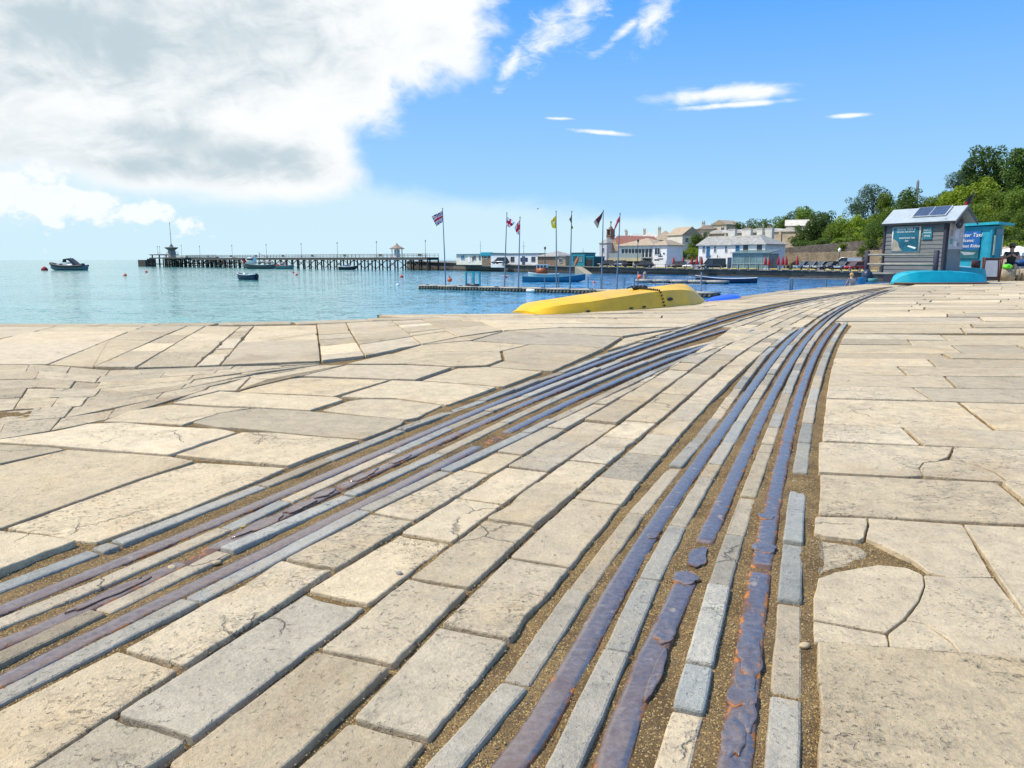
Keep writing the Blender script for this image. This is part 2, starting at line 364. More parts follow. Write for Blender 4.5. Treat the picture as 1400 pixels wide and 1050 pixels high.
RT = {
 'sett1': [(1050,586,638),(850,747,781),(808,772,804),(700,861,886),(650,900,926),(602,943,964),(570,971,988),(542,992,1005),(515,1009,1024),(495,1036,1049),(463,1063,1072),(450,1081,1090)],
 'rail1': [(1050,666,717),(850,797,836),(750,859,890),(683,904,933),(650,927,955),(600,974,988),(575,986,1002),(550,1003,1018),(520,1029,1041),(500,1041,1055),(480,1063,1072),(450,1091,1099)],
 'sett2': [(1050,745,794),(850,842,879),(790,871,906),(720,911,939),(650,954,980),(602,989,1007),(578,1005,1021),(544,1025,1039),(525,1036,1051),(500,1054,1069),(465,1085,1092),(450,1098,1105),(430,1128,1136),(420,1147,1154),(410,1164,1173),(400,1190,1198),(392,1222,1230)],
 'rail2': [(1050,809,860),(850,893,930),(795,920,950),(737,954,979),(650,991,1015),(600,1018,1034),(575,1031,1047),(550,1046,1059),(520,1060,1072),(480,1087,1098),(450,1109,1116),(430,1134,1143),(420,1152,1161),(410,1172,1180),(400,1196,1205),(392,1228,1236)],
 'sett3': [(1050,894,943),(850,955,987),(798,966,997),(728,993,1020),(650,1024,1044),(605,1040,1056),(583,1051,1066),(563,1060,1071),(537,1069,1082),(510,1079,1091),(480,1098,1111),(450,1118,1127),(430,1142,1150),(420,1161,1169),(410,1180,1188),(400,1203,1211),(392,1235,1242)],
 'rail3': [(1050,979,1027),(850,1011,1048),(765,1026,1059),(650,1053,1076),(605,1065,1083),(575,1077,1091),(550,1083,1097),(510,1096,1109),(490,1107,1117),(460,1126,1133),(441,1143,1149)],
 'sett4': [(1050,1046,1093),(850,1062,1094),(740,1070,1099),(650,1083,1103),(604,1091,1108),(576,1096,1114),(545,1104,1116),(514,1114,1127),(490,1123,1132),(460,1137,1146),(441,1152,1161)],
}
LT = {   # columns of the photo: x, upper and lower edge of the strip
 'settA': [(0,793,811),(100,760,775),(150,736,749),(250,705,716),(350,664,671),(450,620,631),(500,605,614),(600,564,571),(700,530,534.5),(760,508,512),(859,473,476),(936,447,450),(1000,428,430),(1057,416,418),(1121,404.5,406),(1203,393.5,394.7)],
 'rail1': [(0,824,840),(100,784,799),(150,759,774),(200,750,764),(250,724,739),(300,702,718),(350,680,691),(450,643,654),(500,619,633),(550,597,610),(600,577,589),(650,557,567),(700,537,546),(750,518,525),(800,497,503),(850,481,486),(900,464,469),(950,448.5,452),(1001,431,433.5),(1057,418.5,420.5),(1121,406.5,408),(1164,400,401.3),(1203,395.6,396.7)],
 'settB': [(0,844,861),(100,801,818),(150,781,794),(200,769,781),(250,744,757),(350,692,704),(430,663,671),(500,631,643),(550,607,617),(600,587,596),(650,566,574),(700,544,551),(750,526,531),(800,507,511),(850,489,493),(900,471.5,475),(950,455.5,459),(1000,440,442.5),(1057,421,423),(1121,408.5,410),(1203,397,398.2)],
 'rail2': [(0,873,887),(100,831,844),(150,804,815),(200,778,793),(250,772,783),(300,745,757),(350,712,721),(400,689,697),(440,668,678),(500,643,657),(550,624,634),(600,600,613),(650,577,590),(700,552,562),(750,532,542),(800,511,519),(850,494,499),(900,479,484),(950,461,467),(1000,446,449)],
 'settC': [(0,892,907),(100,848,864),(200,797,810),(286,756,768),(350,730,744),(400,708,720),(450,680,693),(500,660,676),(550,637,651),(650,590,600),(700,566,577),(750,544,553),(800,521,530),(850,503,509),(900,487,491),(950,470,474)],
 'rail3': [(0,917,939),(100,874,891),(200,819,836),(280,785,800),(350,753,770),(400,725,742),(450,702,714),(500,676,694),(550,654,671),(600,629,646),(650,609,617),(700,581,589),(750,555,564),(800,534,543),(850,513,520),(900,494,500),(950,477,483),(1000,457,461)],
 'settD': [(0,947,964),(100,900,915),(200,849,866),(250,817,832),(350,766,781),(400,742,757),(450,716,729),(500,689,699),(550,663,680),(600,640,654),(650,620,631),(700,594,606),(750,573,583),(800,546,556),(850,523,531),(900,501,509),(950,483,488),(1000,464,469)],
}
DEG = {'sett2': 5, 'rail2': 5, 'sett3': 5, 'settA': 5, 'settB': 5}
SETT_W, RAIL_W = 0.061, 0.056
RC = {k: fit(mid(v), 5 if k in ('sett2', 'rail2', 'sett3') else 4) for k, v in RT.items()}
LC = {k: fit([(x, (a+b)/2) for x, a, b in v], 6 if k in ('settA', 'rail1', 'settB') else 4) for k, v in LT.items()}
# keep the lines of one track the same distance apart all along
edge_px = [(0,443),(150,442),(300,441),(400,438.8),(500,435.7),(600,432.8),(700,430),(770,426.5),(830,422),(900,417),(960,412),(1010,405.5),(1060,398.7),(1100,394.8),(1130,392.4),(1165,390),(1200,388)]
EDGE = [G(*p) for p in edge_px]
EDGE = [(-30, 10.6), (-16, 9.75), (-10, 9.4)] + EDGE + [(14.6, 26.7), (15.6, 30.5)]
def edge_x_at(Y):                  # the water-side edge right of the middle
    for (x0, y0), (x1, y1) in zip(EDGE, EDGE[1:]):
        if y0 <= Y <= y1 and y1 > y0: return x0+(x1-x0)*(Y-y0)/(y1-y0)
    return EDGE[-1][0]
def edge_y_at(x):
    for (x0, y0), (x1, y1) in zip(EDGE, EDGE[1:]):
        if x0 <= x <= x1 and x1 > x0: return y0+(y1-y0)*(x-x0)/(x1-x0)
    return EDGE[0][1]

# ------------------------------------------------------------------ stones
class Stones:
    def __init__(s): s.v, s.f, s.t, s.n = [], [], [], 0
    def stone(s, poly, gap=0.012, bev=0.008, amp=0.004, top=0.0, tone=(0.5, 0.3, 0, 0.4), rad=0.012, tilt=0.006, chip=1.0):
        P = [Vector((p[0], p[1])) for p in poly]
        A = sum(P[i].x*P[(i+1) % len(P)].y-P[(i+1) % len(P)].x*P[i].y for i in range(len(P)))
        if A < 0: P.reverse()
        if abs(A) < 2*0.0025: return
        cx = sum((p.x for p in P))/len(P); cy = sum((p.y for p in P))/len(P); dist = math.hypot(cx, cy)
        # inset by half the joint
        Q = []; n = len(P)
        for i in range(n):
            a, b, c = P[i-1], P[i], P[(i+1) % n]
            e1, e2 = (b-a), (c-b)
            if e1.length < 1e-5 or e2.length < 1e-5: continue
            e1.normalize(); e2.normalize()
            n1, n2 = Vector((-e1.y, e1.x)), Vector((-e2.y, e2.x))
            h = n1+n2; L = h.length
            if L < 0.2: h, L = n1, 1.0
            h = h/L; k = gap/2/max(0.35, h.dot(n1)); Q.append(b+h*k)
        if len(Q) < 3: return
        # round the corners, then walk round the outline
        S = []; n = len(Q)
        for i in range(n):
            a, b, c = Q[i-1], Q[i], Q[(i+1) % n]
            e1, e2 = (a-b), (c-b); L1, L2 = e1.length, e2.length
            if L1 < 1e-5 or L2 < 1e-5: continue
            turn = e1.normalized().dot(e2.normalized())
            if turn < -0.97: S.append(b); continue
            r = min(max(rad*random.uniform(0.5, 1.6), bev*1.5), L1*0.42, L2*0.42)
            p0, p2 = b+e1/L1*r, b+e2/L2*r
            S += [p0*(1-t)**2+b*2*t*(1-t)+p2*t*t for t in (0, 0.25, 0.5, 0.75, 1)]
        ds = max(0.016, dist*0.009); O = []; AT = []
        for i in range(len(S)):
            a, b = S[i], S[(i+1) % len(S)]; L = (b-a).length
            k = max(1, int(L/ds))
            for j in range(k): O.append(a+(b-a)*j/k); AT.append(min(1, 0.15+min(j, k-j)*L/k/0.035))
        n = len(O); seed = random.uniform(0, 100)
        N = []
        for i in range(n):
            d = (O[(i+2) % n]-O[i-2]);
            d = d.normalized() if d.length > 1e-7 else Vector((1, 0))
            N.append(Vector((-d.y, d.x)))           # inwards
        O2 = []
        for i in range(n):
            p = O[i]
            w = mnoise.noise((p.x*7, p.y*7, seed))*0.9+mnoise.noise((p.x*26, p.y*26, seed+9))*0.55+mnoise.noise((p.x*70, p.y*70, seed+3))*0.25
            ch = max(0, mnoise.noise((p.x*4.5, p.y*4.5, seed+31))-0.33)*0.05*chip
            O2.append(p+N[i]*(amp*w+ch)*AT[i])
        ta, tb = random.gauss(0, tilt), random.gauss(0, tilt)
        def z(p, d):
            return top+ta*(p.x-cx)+tb*(p.y-cy)+d
        base = len(s.v); t = tone
        rings = []
        for ins, dz, ab in ((-0.004, None, 0), (0.0, -1.1*bev, 0), (0.28*bev, -0.42*bev, 0), (bev, 0.0, 1)):
            ring = []
            for i in range(n):
                kk = bev*(0.2*mnoise.noise((O2[i].x*18, O2[i].y*18, seed+50)))
                p = O2[i]+N[i]*(ins+(kk if ab else 0))
                ring.append((p.x, p.y, -0.06 if dz is None else z(p, dz)))
            rings.append(ring)
        for ring in rings:
            s.v += ring; s.t += [t]*n
        for k in range(3):
            for i in range(n):
                j = (i+1) % n; s.f.append([base+k*n+i, base+k*n+j, base+(k+1)*n+j, base+(k+1)*n+i])
        s.f.append([base+3*n+i for i in range(n)]); s.n += 1
    def build(s, name, mat):
        me = bpy.data.meshes.new(name); me.from_pydata(s.v, [], s.f); me.materials.append(mat)
        at = me.color_attributes.new('tone', 'FLOAT_COLOR', 'POINT')
        at.data.foreach_set('color', np.array(s.t, dtype=np.float32).ravel())
        me.update(); o = bpy.data.objects.new(name, me); COL.objects.link(o)
        return tag(o, kind='structure')
def tone(kind='slab'):
    r = random.random
    if kind == 'slab': return (min(1, max(0, random.gauss(0.5, 0.15))), min(1, max(0, random.gauss(0.3, 0.28))), 0.0, r())
    if kind == 'block':
        b = 0.0 if r() < 0.8 else random.uniform(0.15, 0.45)
        return (min(1, max(0, random.gauss(0.47, 0.15))), min(1, max(0, random.gauss(0.4, 0.3))), b, r())
    b = 0.0 if r() < 0.4 else random.uniform(0.35, 0.9)
    return (min(1, max(0, random.gauss(0.5, 0.16))), min(1, max(0, random.gauss(0.5, 0.3))), b, r()*0.7)
slabs, blocks, setts = Stones(), Stones(), Stones()

def strip(dst, XL, XR, ys, gap, gapx, kind, **kw):
    """stones between the lines XL and XR, cut square at the distances ys"""
    def R_(Y):
        w = XR(Y)-XL(Y); s = XL.s(Y); return Y-s*w/(1+s*s)
    g2 = (gapx-gap)/2
    for y0, y1 in zip(ys, ys[1:]):
        a0, a1 = y0+g2, y1-g2
        n = max(1, min(6, int((a1-a0)/0.35)))
        pl = [(XL(a0+(a1-a0)*i/n), a0+(a1-a0)*i/n) for i in range(n+1)]
        b0, b1 = R_(a0), R_(a1)
        pr = [(XR(b0+(b1-b0)*i/n), b0+(b1-b0)*i/n) for i in range(n+1)]
        k2 = dict(kw); k2['top'] = kw.get('top', 0)+random.gauss(0, 0.0025)
        dst.stone(pl+pr[::-1], gap=gap, tone=tone(kind), **k2)
def run(y0, y1, lo, hi, grow=0.0):
    ys = [y0]
    while ys[-1] < y1: ys.append(ys[-1]+random.uniform(lo, hi)*(1+grow*ys[-1]))
    return ys
def jy(pts): return sorted(G(*p)[1] for p in pts)      # distances of traced joints

# right-hand track: joints traced on the left edge of each row of setts
J1 = jy([(775,803),(862,700),(915,637),(944,602),(971,570),(992,542),(1000,530),(1010,515)])
J2 = jy([(828,886),(873,788),(913,717),(954,650),(974,633),(989,603),(1005,577),(1025,544),(1036,525),(1049,510)])
J3 = jy([(930,968),(940,905),(968,797),(993,727),(1011,677),(1040,605),(1051,583),(1060,563),(1069,537),(1074,522),(1078,510)])
J4 = jy([(1055,946),(1063,820),(1072,740),(1085,644),(1091,604),(1096,577),(1100,557),(1104,545),(1109,530),(1114,514)])
w2 = SETT_W/2
def sett_row(C, J, y1, near, **kw):
    ys = [J[0]-near*1.6, J[0]-near*0.75]+J if near else J
    ys += run(J[-1]+0.2, y1, 0.2, 0.42, 0.03)
    strip(setts, off(C, -w2), off(C, w2), ys, 0.006, 0.009, 'sett', bev=0.0055, amp=0.0017, rad=0.007, tilt=0.010, chip=0.22)
sett_row(RC['sett1'], J1, 8.7, 0.55)
sett_row(RC['sett2'], J2, 23.0, 0.5)
sett_row(RC['sett3'], [J3[0]-0.25]+J3, 22.0, 0.3)
sett_row(RC['sett4'], J4, 9.5, 0.3)
# left-hand track
JA = jy([(-60,835),(124,751),(132,741),(346,663),(441,627),(548,588),(610,564),(656,546),(696,531),(729,519),(761,507),(787,499),(810,489),(859,473)])
JB = jy([(-80,900),(296,720),(371,683),(541,617),(604,583),(671,561),(718,541),(790,511)])
JC = jy([(-120,960),(133,832),(298,752),(471,675),(596,618),(683,577),(790,531)])
JD = jy([(-100,1010),(272,818),(487,695),(600,642),(715,590),(757,573),(870,516)])
def sett_row_l(C, J, y1): 
    ys = J+run(J[-1]+0.3, y1, 0.25, 0.5, 0.03)
    strip(setts, off(C, -w2), off(C, w2), ys, 0.006, 0.009, 'sett', bev=0.0055, amp=0.0019, rad=0.007, tilt=0.010, chip=0.25)
sett_row_l(LC['settA'], JA, 10.0); sett_row_l(LC['settB'], JB, 19.0); sett_row_l(LC['settC'], JC, 7.5); sett_row_l(LC['settD'], JD, 8.6)

# courses of blocks between the two tracks
La = fit([(150,980),(250,912),(420,808),(467,775),(563,712),(626,679),(666,649),(711,623),(780,588),(827,557),(881,523),(922,497),(993,454)], 4)
Lb = fit([(217,1047),(273,1007),(440,881),(505,827),(600,755),(622,738),(683,691),(745,649),(777,629),(826,594),(861,568),(904,531),(959,497),(1019,457)], 4)
Lc = fit([(407,1043),(483,973),(540,913),(600,850),(651,800),(734,724),(791,669),(831,637),(860,614),(897,581),(941,543),(984,506),(1027,474),(1050,460)], 4)
Ld = fit([(575,1047),(606,1008),(661,940),(702,885),(774,797),(797,771),(857,692),(900,637),(936,600),(973,551),(1010,517),(1044,483),(1095,443)], 4)
L0 = off(LC['settD'], w2+0.004); L5 = off(RC['sett1'], -w2-0.004)
def bj(pts, y1, lo, hi): 
    j = jy(pts); return [j[0]-0.75, j[0]-0.36]+j+run(j[-1]+random.uniform(lo, hi), y1, lo, hi)
bk = dict(bev=0.004, amp=0.0038, rad=0.009, tilt=0.008, chip=0.7)
strip(blocks, L0, La, bj([(165,888),(410,765),(523,701),(619,641),(674,617),(726,584),(795,552),(847,521)], 8.6, 0.22, 0.40), 0.013, 0.015, 'block', **bk)
strip(blocks, La, Lb, bj([(165,978),(425,808),(554,727),(626,679),(703,637),(760,600),(803,574),(847,546)], 8.8, 0.22, 0.40), 0.017, 0.015, 'block', **bk)
strip(blocks, Lb, Lc, bj([(443,887),(574,789),(670,710),(739,659),(777,629),(826,596),(857,574),(881,557),(907,537)], 8.8, 0.22, 0.38), 0.022, 0.015, 'block', **bk)
strip(blocks, Lc, off(Ld, -0.012), bj([(488,981),(621,855),(714,761),(795,681),(828,651),(862,618),(892,592),(917,572),(934,550),(975,519)], 8.8, 0.22, 0.38), 0.022, 0.015, 'block', **bk)

# between the tracks farther off
def between(A, B, n):
    r = []
    for k in range(n+1):
        def X(Y, k=k): return A(Y)+(B(Y)-A(Y))*k/n
        def S(Y, k=k): return A.s(Y)+(B.s(Y)-A.s(Y))*k/n
        X.s = S; r.append(X)
    return r
for a, b in [(0, 1), (1, 2), (2, 3), (3, 4), (4, 5)]:
    ls = between(off(LC['settB'], 0.06), off(RC['sett2'], -0.06), 5)
    strip(blocks, ls[a], ls[b], run(8.9, 22.5, 0.25, 0.5, 0.02), 0.018, 0.024, 'block', **bk)

# right-hand slabs in courses
RE = fit([(1109,1050),(1111,850),(1116,700),(1117,650),(1121,600),(1124,578),(1128,545),(1132,515),(1137,500),(1147,471),(1160,446),(1178,430),(1200,415)], 4)
RE2 = off(RC['sett3'], w2+0.02)
cl = [((1109,1100),(1500,1135)), ((1111,876),(1400,899)), ((1116,702),(1400,716)), ((1119,646),(1400,659)), ((1122,602),(1400,615)), ((1121,579),(1400,589)), ((1127,544),(1400,550)),
      ((1130,527),(1400,531)), ((1134,512),(1400,515)), ((1136,500),(1400,502.5)), ((1139,489),(1400,492)), ((1141,482),(1400,483.5)), ((1147,471),(1400,472)), ((1150,464),(1400,465.5)), ((1152,457),(1400,458))]
lines = []
for p, q in cl:
    (x0, y0), (x1, y1) = G(*p), G(*q); k = (y1-y0)/(x1-x0); lines.append(lambda x, y0=y0, x0=x0, k=k: y0+k*(x-x0))
lines = [lambda x: -0.6+0.06*x, lambda x: 0.1+0.06*x] + lines
JR = {3: [((1317,716),(1395,835))], 4: [((1366,658),(1402,700))], 6: [((1235,584),(1258,607))], 7: [((1310,548),(1357,586))], 8: [((1254,531),(1272,546))], 9: [((1292,514),(1309,530))],
      10: [((1227,501),(1240,513))], 11: [((1266,490),(1278,501))], 12: [((1288,483),(1297,490))], 13: [((1297,471),(1313,482)), ((1390,472),(1402,481))], 14: [((1238,464),(1245,471))], 15: [((1283,457),(1297,465))]}
# a stone of the near course is broken: its pieces follow the cracks
def onG(*pts): return [G(*p) for p in pts]
def leftx(Y): return RE2(Y) if Y > 9.7 else RE(Y)
def course(dst, yl, yh, joints, x1, gap, kind='slab', lf=leftx, **kw):
    def xl(f):
        Y = 3.0
        x = 0
        for _ in range(25): x = lf(Y); Y = f(x)
        return x
    xa, xb = xl(yl), xl(yh)
    js = [(xa, xb)]+joints
    while js[-1][0] < x1: w = random.uniform(*kw.get('w', (0.9, 1.7))); t = random.gauss(0, 0.02); js.append((js[-1][0]+w, js[-1][1]+w+t))
    k2 = {k: v for k, v in kw.items() if k != 'w'}
    for (a0, a1), (b0, b1) in zip(js, js[1:]):
        dst.stone([(a0, yl(a0)), (b0, yl(b0)), (b1, yh(b1)), (a1, yh(a1))], gap=gap, tone=tone(kind), top=random.gauss(0, 0.003), **k2)
for i in range(len(lines)-1):
    js = [(G(*q)[0], G(*p)[0]) for p, q in JR.get(i, [])]
    if i == 3 or i == 5: continue
    course(slabs, lines[i], lines[i+1], js, 5.5 if i < 10 else 9, 0.019, w=(1.0, 1.6), bev=0.0045, amp=0.004, rad=0.008, chip=0.5, tilt=0.004)
ps = [  # the broken course nearest the camera but one, piece by piece
 [(1112,815),(1118,790),(1140,782),(1200,772),(1240,776),(1262,786),(1264,800),(1256,822),(1236,846),(1212,864),(1160,855),(1112,846)],
 [(1112,849),(1160,858),(1212,868),(1216,884),(1113,877)],
 [(1217,884),(1214,866),(1238,848),(1265,853),(1300,878),(1312,892)],
 [(1263,786),(1300,789),(1358,790),(1395,836),(1450,905),(1312,892),(1298,874),(1264,852),(1238,847),(1257,822),(1265,800)],
 [(1115,706),(1185,708),(1186,716),(1182,734),(1176,738),(1128,732),(1113,728)],
 [(1187,708),(1316,717),(1357,789),(1300,790),(1270,782),(1246,764),(1200,742),(1184,735),(1189,716)],
 [(1318,716),(1440,722),(1520,860),(1452,905),(1397,836)],
]
for q in ps: slabs.stone(onG(*q), gap=0.0015, bev=0.0025, amp=0.0022, chip=0.15, rad=0.004, tone=(0.5, 0.45, 0, 0.6), tilt=0.003)
slabs.stone(onG((1113,730),(1128,734),(1180,741),(1196,752),(1180,765),(1140,778),(1113,786)), gap=0.02, bev=0.012, amp=0.01, rad=0.04, top=-0.009, tone=(0.36, 0.4, 0, 1.0))
ps = [  # the cracked course beyond it
 [(1120,605),(1303,611),(1296,624),(1282,630),(1262,632),(1256,640),(1262,650),(1238,651),(1119,645)],
 [(1305,611),(1520,620),(1550,665),(1378,658),(1362,646),(1340,636),(1318,630),(1298,628)],
 [(1263,632.5),(1283,630.5),(1297,628.5),(1318,631),(1339,637),(1361,647),(1375,658),(1300,654),(1263,650.5),(1257,640.5)]]
for q in ps: slabs.stone(onG(*q), gap=0.0015, bev=0.0025, amp=0.0022, chip=0.15, rad=0.004, tone=(0.60, 0.4, 0.05, 0.8), tilt=0.003)
Y = lines[-1](0)
while Y < 31:
    d = random.uniform(0.42, 0.75); a, b = Y, Y+d; k = 0.0; Y = b
    course(slabs, lambda x, a=a: a, lambda x, b=b: b, [], min(27, 6+a*0.95), 0.022, w=(0.9, 2.0), bev=0.005, amp=0.006, tilt=0.004)

# left-hand slabs traced one by one
hand = [
 [(5,722),(135,676),(192,656),(270,632),(393,639),(345,660),(240,702),(132,741),(100,738),(60,730)],
 [(-90,740),(-90,660),(0,635),(93,614),(168,619),(234,624),(268,630),(192,654),(135,674),(3,720)],
 [(-90,606),(0,606),(69,610),(91,613),(0,633),(-90,657)],
 [(-25,602.5),(0,600),(75,589),(120,579),(168,577),(234,583),(300,586),(325,591),(232,622),(168,617),(69,608.5),(0,604.5)],
 [(330,591),(374,591.5),(431,597),(494,602),(440,620),(396,637),(300,628),(238,622)],
 [(300,584),(262,577),(300,565),(349,558),(423,562),(477,567),(555,574),(549,580),(497,600),(431,595.5),(374,589.5),(325,585)],
 [(440,560),(477,547),(500,544.5),(543,545),(606,553),(571,570),(555,573),(477,565)],
 [(465,541.5),(536,519.5),(586,521),(680,528),(615,552),(609,552.5),(543,543.5),(500,543)],
 [(325,535),(369,519),(414,515),(449,516),(533,518.5),(457,541),(411,538),(366,536.5)],
 [(235,551),(300,535),(366,538.5),(462,542.5),(470,546),(425,560.5),(357,557),(300,555)],
 [(140,575),(175,561),(233,552),(300,556),(347,557),(300,564),(262,576),(250,580),(200,577)],
 [(414,513.5),(474,499),(557,499),(618,502),(569,518.5),(536,518),(449,514.5)],
 [(690,492.5),(687,480),(724,472),(780,473),(825,477),(756,506),(740,505.5),(669,500)],
 [(577,519),(625,503),(667,501),(742,507.5),(690,527),(682,527)],
 [(475,498),(530,484.5),(600,481),(684,480),(687,491.5),(666,500),(622,501.5),(557,498)],
 [(532,484),(577,471),(640,466),(722,471),(684,479.5),(600,480)],
 [(646,465.5),(690,453),(762,456),(850,461),(826,476),(780,472),(724,471)],
 [(578,470.5),(627,461),(688,452.5),(644,465)],
 [(325,534),(345,513),(377,511),(437,499.5),(473,498.5),(412,513.5),(369,518)],
 [(235,550),(258,540),(300,527),(343,514),(324,534),(300,534)],
 [(-90,727),(0,727),(60,733),(108,741),(0,782),(-90,822)],
]
for q in hand: slabs.stone(onG(*q), gap=0.009, bev=0.004, amp=0.004, rad=0.008, chip=0.5, tone=tone('slab'), tilt=0.003, top=random.gauss(0, 0.003))
course(slabs, lambda x: 0.15+0.55*x*0, lambda x: 1.2, [], -9, 0.02)
# the radial band of big slabs along the quay edge
top_px = [(77,445.5),(197,445.2),(256,445.2),(281,445),(329,446),(347,445.5),(433,443.5),(473,441.5),(536,438.3),(577,436.5),(639,433.5),(700,431)]
bot_px = [(-150,497),(66,497),(128,501),(186,502),(267,500),(301,498.5),(439,494),(499,487),(577,470.5),(627,460.5),(688,451.5),(766,447)]
rad = [(G(*a), G(*b)) for a, b in zip([(10,446)]+top_px[1:], bot_px)]
rad = [((-6.35, 9.2), (-3.2, 5.3)) if False else r for r in rad]
ext = [((-8.3, 9.15), (-6.2, 5.7)), ((-10.2, 9.2), (-8.2, 5.8)), ((-12.5, 9.35), (-10.5, 6.0))][::-1]
rad = ext+[(G(77,445.5), G(-150,497))]+[(G(*a), G(*b)) for a, b in zip(top_px[1:], bot_px[1:])]
for (t0, b0), (t1, b1) in zip(rad, rad[1:]):
    wid = math.hypot(t1[0]-t0[0], t1[1]-t0[1])
    f = [0.0]; lo, hi = (0.10, 0.28) if wid < 0.5 else (0.22, 0.55)
    while f[-1] < 1: f.append(f[-1]+random.uniform(lo, hi))
    f[-1] = 1.0
    if len(f) > 2 and f[-1]-f[-2] < 0.1: f.pop(-2)
    L = lambda p, q, t: (p[0]+(q[0]-p[0])*t, p[1]+(q[1]-p[1])*t)
    for a, b in zip(f, f[1:]):
        j = random.gauss(0, 0.01)
        slabs.stone([L(b0, t0, a), L(b1, t1, a), L(b1, t1, b), L(b0, t0, b)], gap=0.016, bev=0.005, amp=0.005, tone=tone('slab'), tilt=0.004, top=random.gauss(0, 0.003))
# edge coping
for (x0, y0), (x1, y1) in zip(EDGE[:-2], EDGE[1:-1]):
    L_ = math.hypot(x1-x0, y1-y0); n = max(1, round(L_/0.9)); nx, ny = (y1-y0)/L_, -(x1-x0)/L_
    for i in range(n):
        a, b = i/n, (i+1)/n
        p = [(x0+(x1-x0)*t, y0+(y1-y0)*t) for t in (a, b)]
        slabs.stone([p[0], p[1], (p[1][0]+nx*0.38, p[1][1]+ny*0.38), (p[0][0]+nx*0.38, p[0][1]+ny*0.38)], gap=0.012, bev=0.02, amp=0.006, tone=(random.gauss(0.3, 0.1), 0.5, 0, 0.8), tilt=0.004, top=random.gauss(0.0, 0.004))
# small pavers on the left between band and slabs
lowc = [(-400,640),(-90,622),(0,598),(75,586),(138,574),(175,560),(250,541),(300,526),(345,512),(377,510.5),(437,498.5)]
upc = [(-400,500),(-90,497.5),(66,497.5),(147,505),(186,503.5),(240,502),(300,500),(345,499),(380,498),(410,496.5),(436,495.5)]
lo_w, up_w = onG(*lowc), onG(*upc)
def along(c, t):
    t *= len(c)-1; i = min(int(t), len(c)-2); u = t-i; return Vector((c[i][0]+(c[i+1][0]-c[i][0])*u, c[i][1]+(c[i+1][1]-c[i][1])*u))
NR = 7
for r in range(NR):
    t = 0.0
    while t < 1:
        loc = along(up_w, min(1, t)); wid = max(0.2, (along(up_w, min(1, t+0.02))-loc).length/0.02)
        dt = random.uniform(0.28, 0.75)/wid; t1 = min(1.0, t+dt)
        f0, f1 = r/NR, (r+1)/NR
        c = lambda t, f: along(lo_w, t).lerp(along(up_w, t), f)
        d = (c(t, f1)-c(t, f0)).length
        if d > 0.05: slabs.stone([c(t, f0), c(t1, f0), c(t1, f1), c(t, f1)], gap=0.004, bev=0.003, amp=0.003, chip=0.3, tone=(random.gauss(0.45, 0.08), random.random()*0.6, 0.1*random.random(), 0.9), tilt=0.005, top=random.gauss(-0.006, 0.003))
        t = t1
# far courses between the quay edge and the left-hand track
Y = G(760,447)[1]*0.985
A_L = off(LC['settA'], -w2-0.012)
first = True
def lfar(Y):
    if Y < 10.9: return G(766,447)[0]-(Y-G(766,447)[1])*1.35-0.0
    return edge_x_at(Y)+0.45
# fill between the hand-traced slabs and the track
fill = [[(852,461),(827,477),(757,507),(765,506),(860,472),(930,448),(880,450)], [(690,452),(766,447.5),(850,449),(928,447.5),(852,460),(762,455.5)]]
for q in fill[1:]: slabs.stone(onG(*q), gap=0.02, bev=0.007, amp=0.006, tone=tone('slab'))
slabs.stone(onG((852,462),(925,449),(858,472),(830,480)), gap=0.02, tone=tone('slab'))
Y = G(800,446.5)[1]
while Y < 24:
    d = random.uniform(0.38, 0.6); y0, y1 = Y, Y+d; Y = y1
    xa0, xa1 = lfar(y0), lfar(y1); xb0, xb1 = A_L(y0), A_L(y1)
    if xb0-xa0 < 0.15: continue
    n = max(1, round((xb0-xa0)/random.uniform(0.8, 1.4))); fr = [0]+sorted(min(.97, max(.03, (k+random.uniform(-.25, .25))/n)) for k in range(1, n))+[1]
    for a, b in zip(fr, fr[1:]):
        slabs.stone([(xa0+(xb0-xa0)*a, y0), (xa0+(xb0-xa0)*b, y0), (xa1+(xb1-xa1)*b, y1), (xa1+(xb1-xa1)*a, y1)], gap=0.022, tone=tone('slab'), tilt=0.004, top=random.gauss(0, 0.003))
slabs.build('slab_pavement', M_slab); blocks.build('block_pavement', M_slab); setts.build('sett_pavement', M_sett)

# ------------------------------------------------------------------ the bed of sand, the quay wall
SANDZ = -0.0075
def bed():
    xs = np.concatenate([np.arange(-3.2, 3.4, 0.022)]); ys = np.arange(0.6, 4.6, 0.022)
    vs = []
    for y in ys:
        for x in xs:
            k = min(1, (x+3.2)/.3, (3.4-x)/.3, (4.6-y)/.5)
            lo1 = LC['settA'](y)-0.04 < x < LC['settD'](y)+0.04; lo2 = RC['sett1'](y)-0.05 < x < RC['sett4'](y)+0.05
            d = min(abs(x-LC['settA'](y)), abs(x-LC['settD'](y)), abs(x-RC['sett1'](y)), abs(x-RC['sett4'](y)))
            dz = 0.0 if (lo1 or lo2) else -0.0060*min(1, max(0, d-.04)/.03)
            vs.append((x, y, SANDZ+dz-0.010*(1-k)+k*(0.006*mnoise.noise((x*5, y*5, 1))+0.0035*mnoise.noise((x*21, y*21, 2))+0.0018*mnoise.noise((x*60, y*60, 3)))))
    n = len(xs); fs = [(j*n+i, j*n+i+1, (j+1)*n+i+1, (j+1)*n+i) for j in range(len(ys)-1) for i in range(n-1)]
    me = bpy.data.meshes.new('sand_bed'); me.from_pydata(vs, [], fs); me.materials.append(M_sand)
    me.polygons.foreach_set('use_smooth', [True]*len(fs))
    o = bpy.data.objects.new('sand_ground', me); COL.objects.link(o); tag(o, kind='structure')
bed()
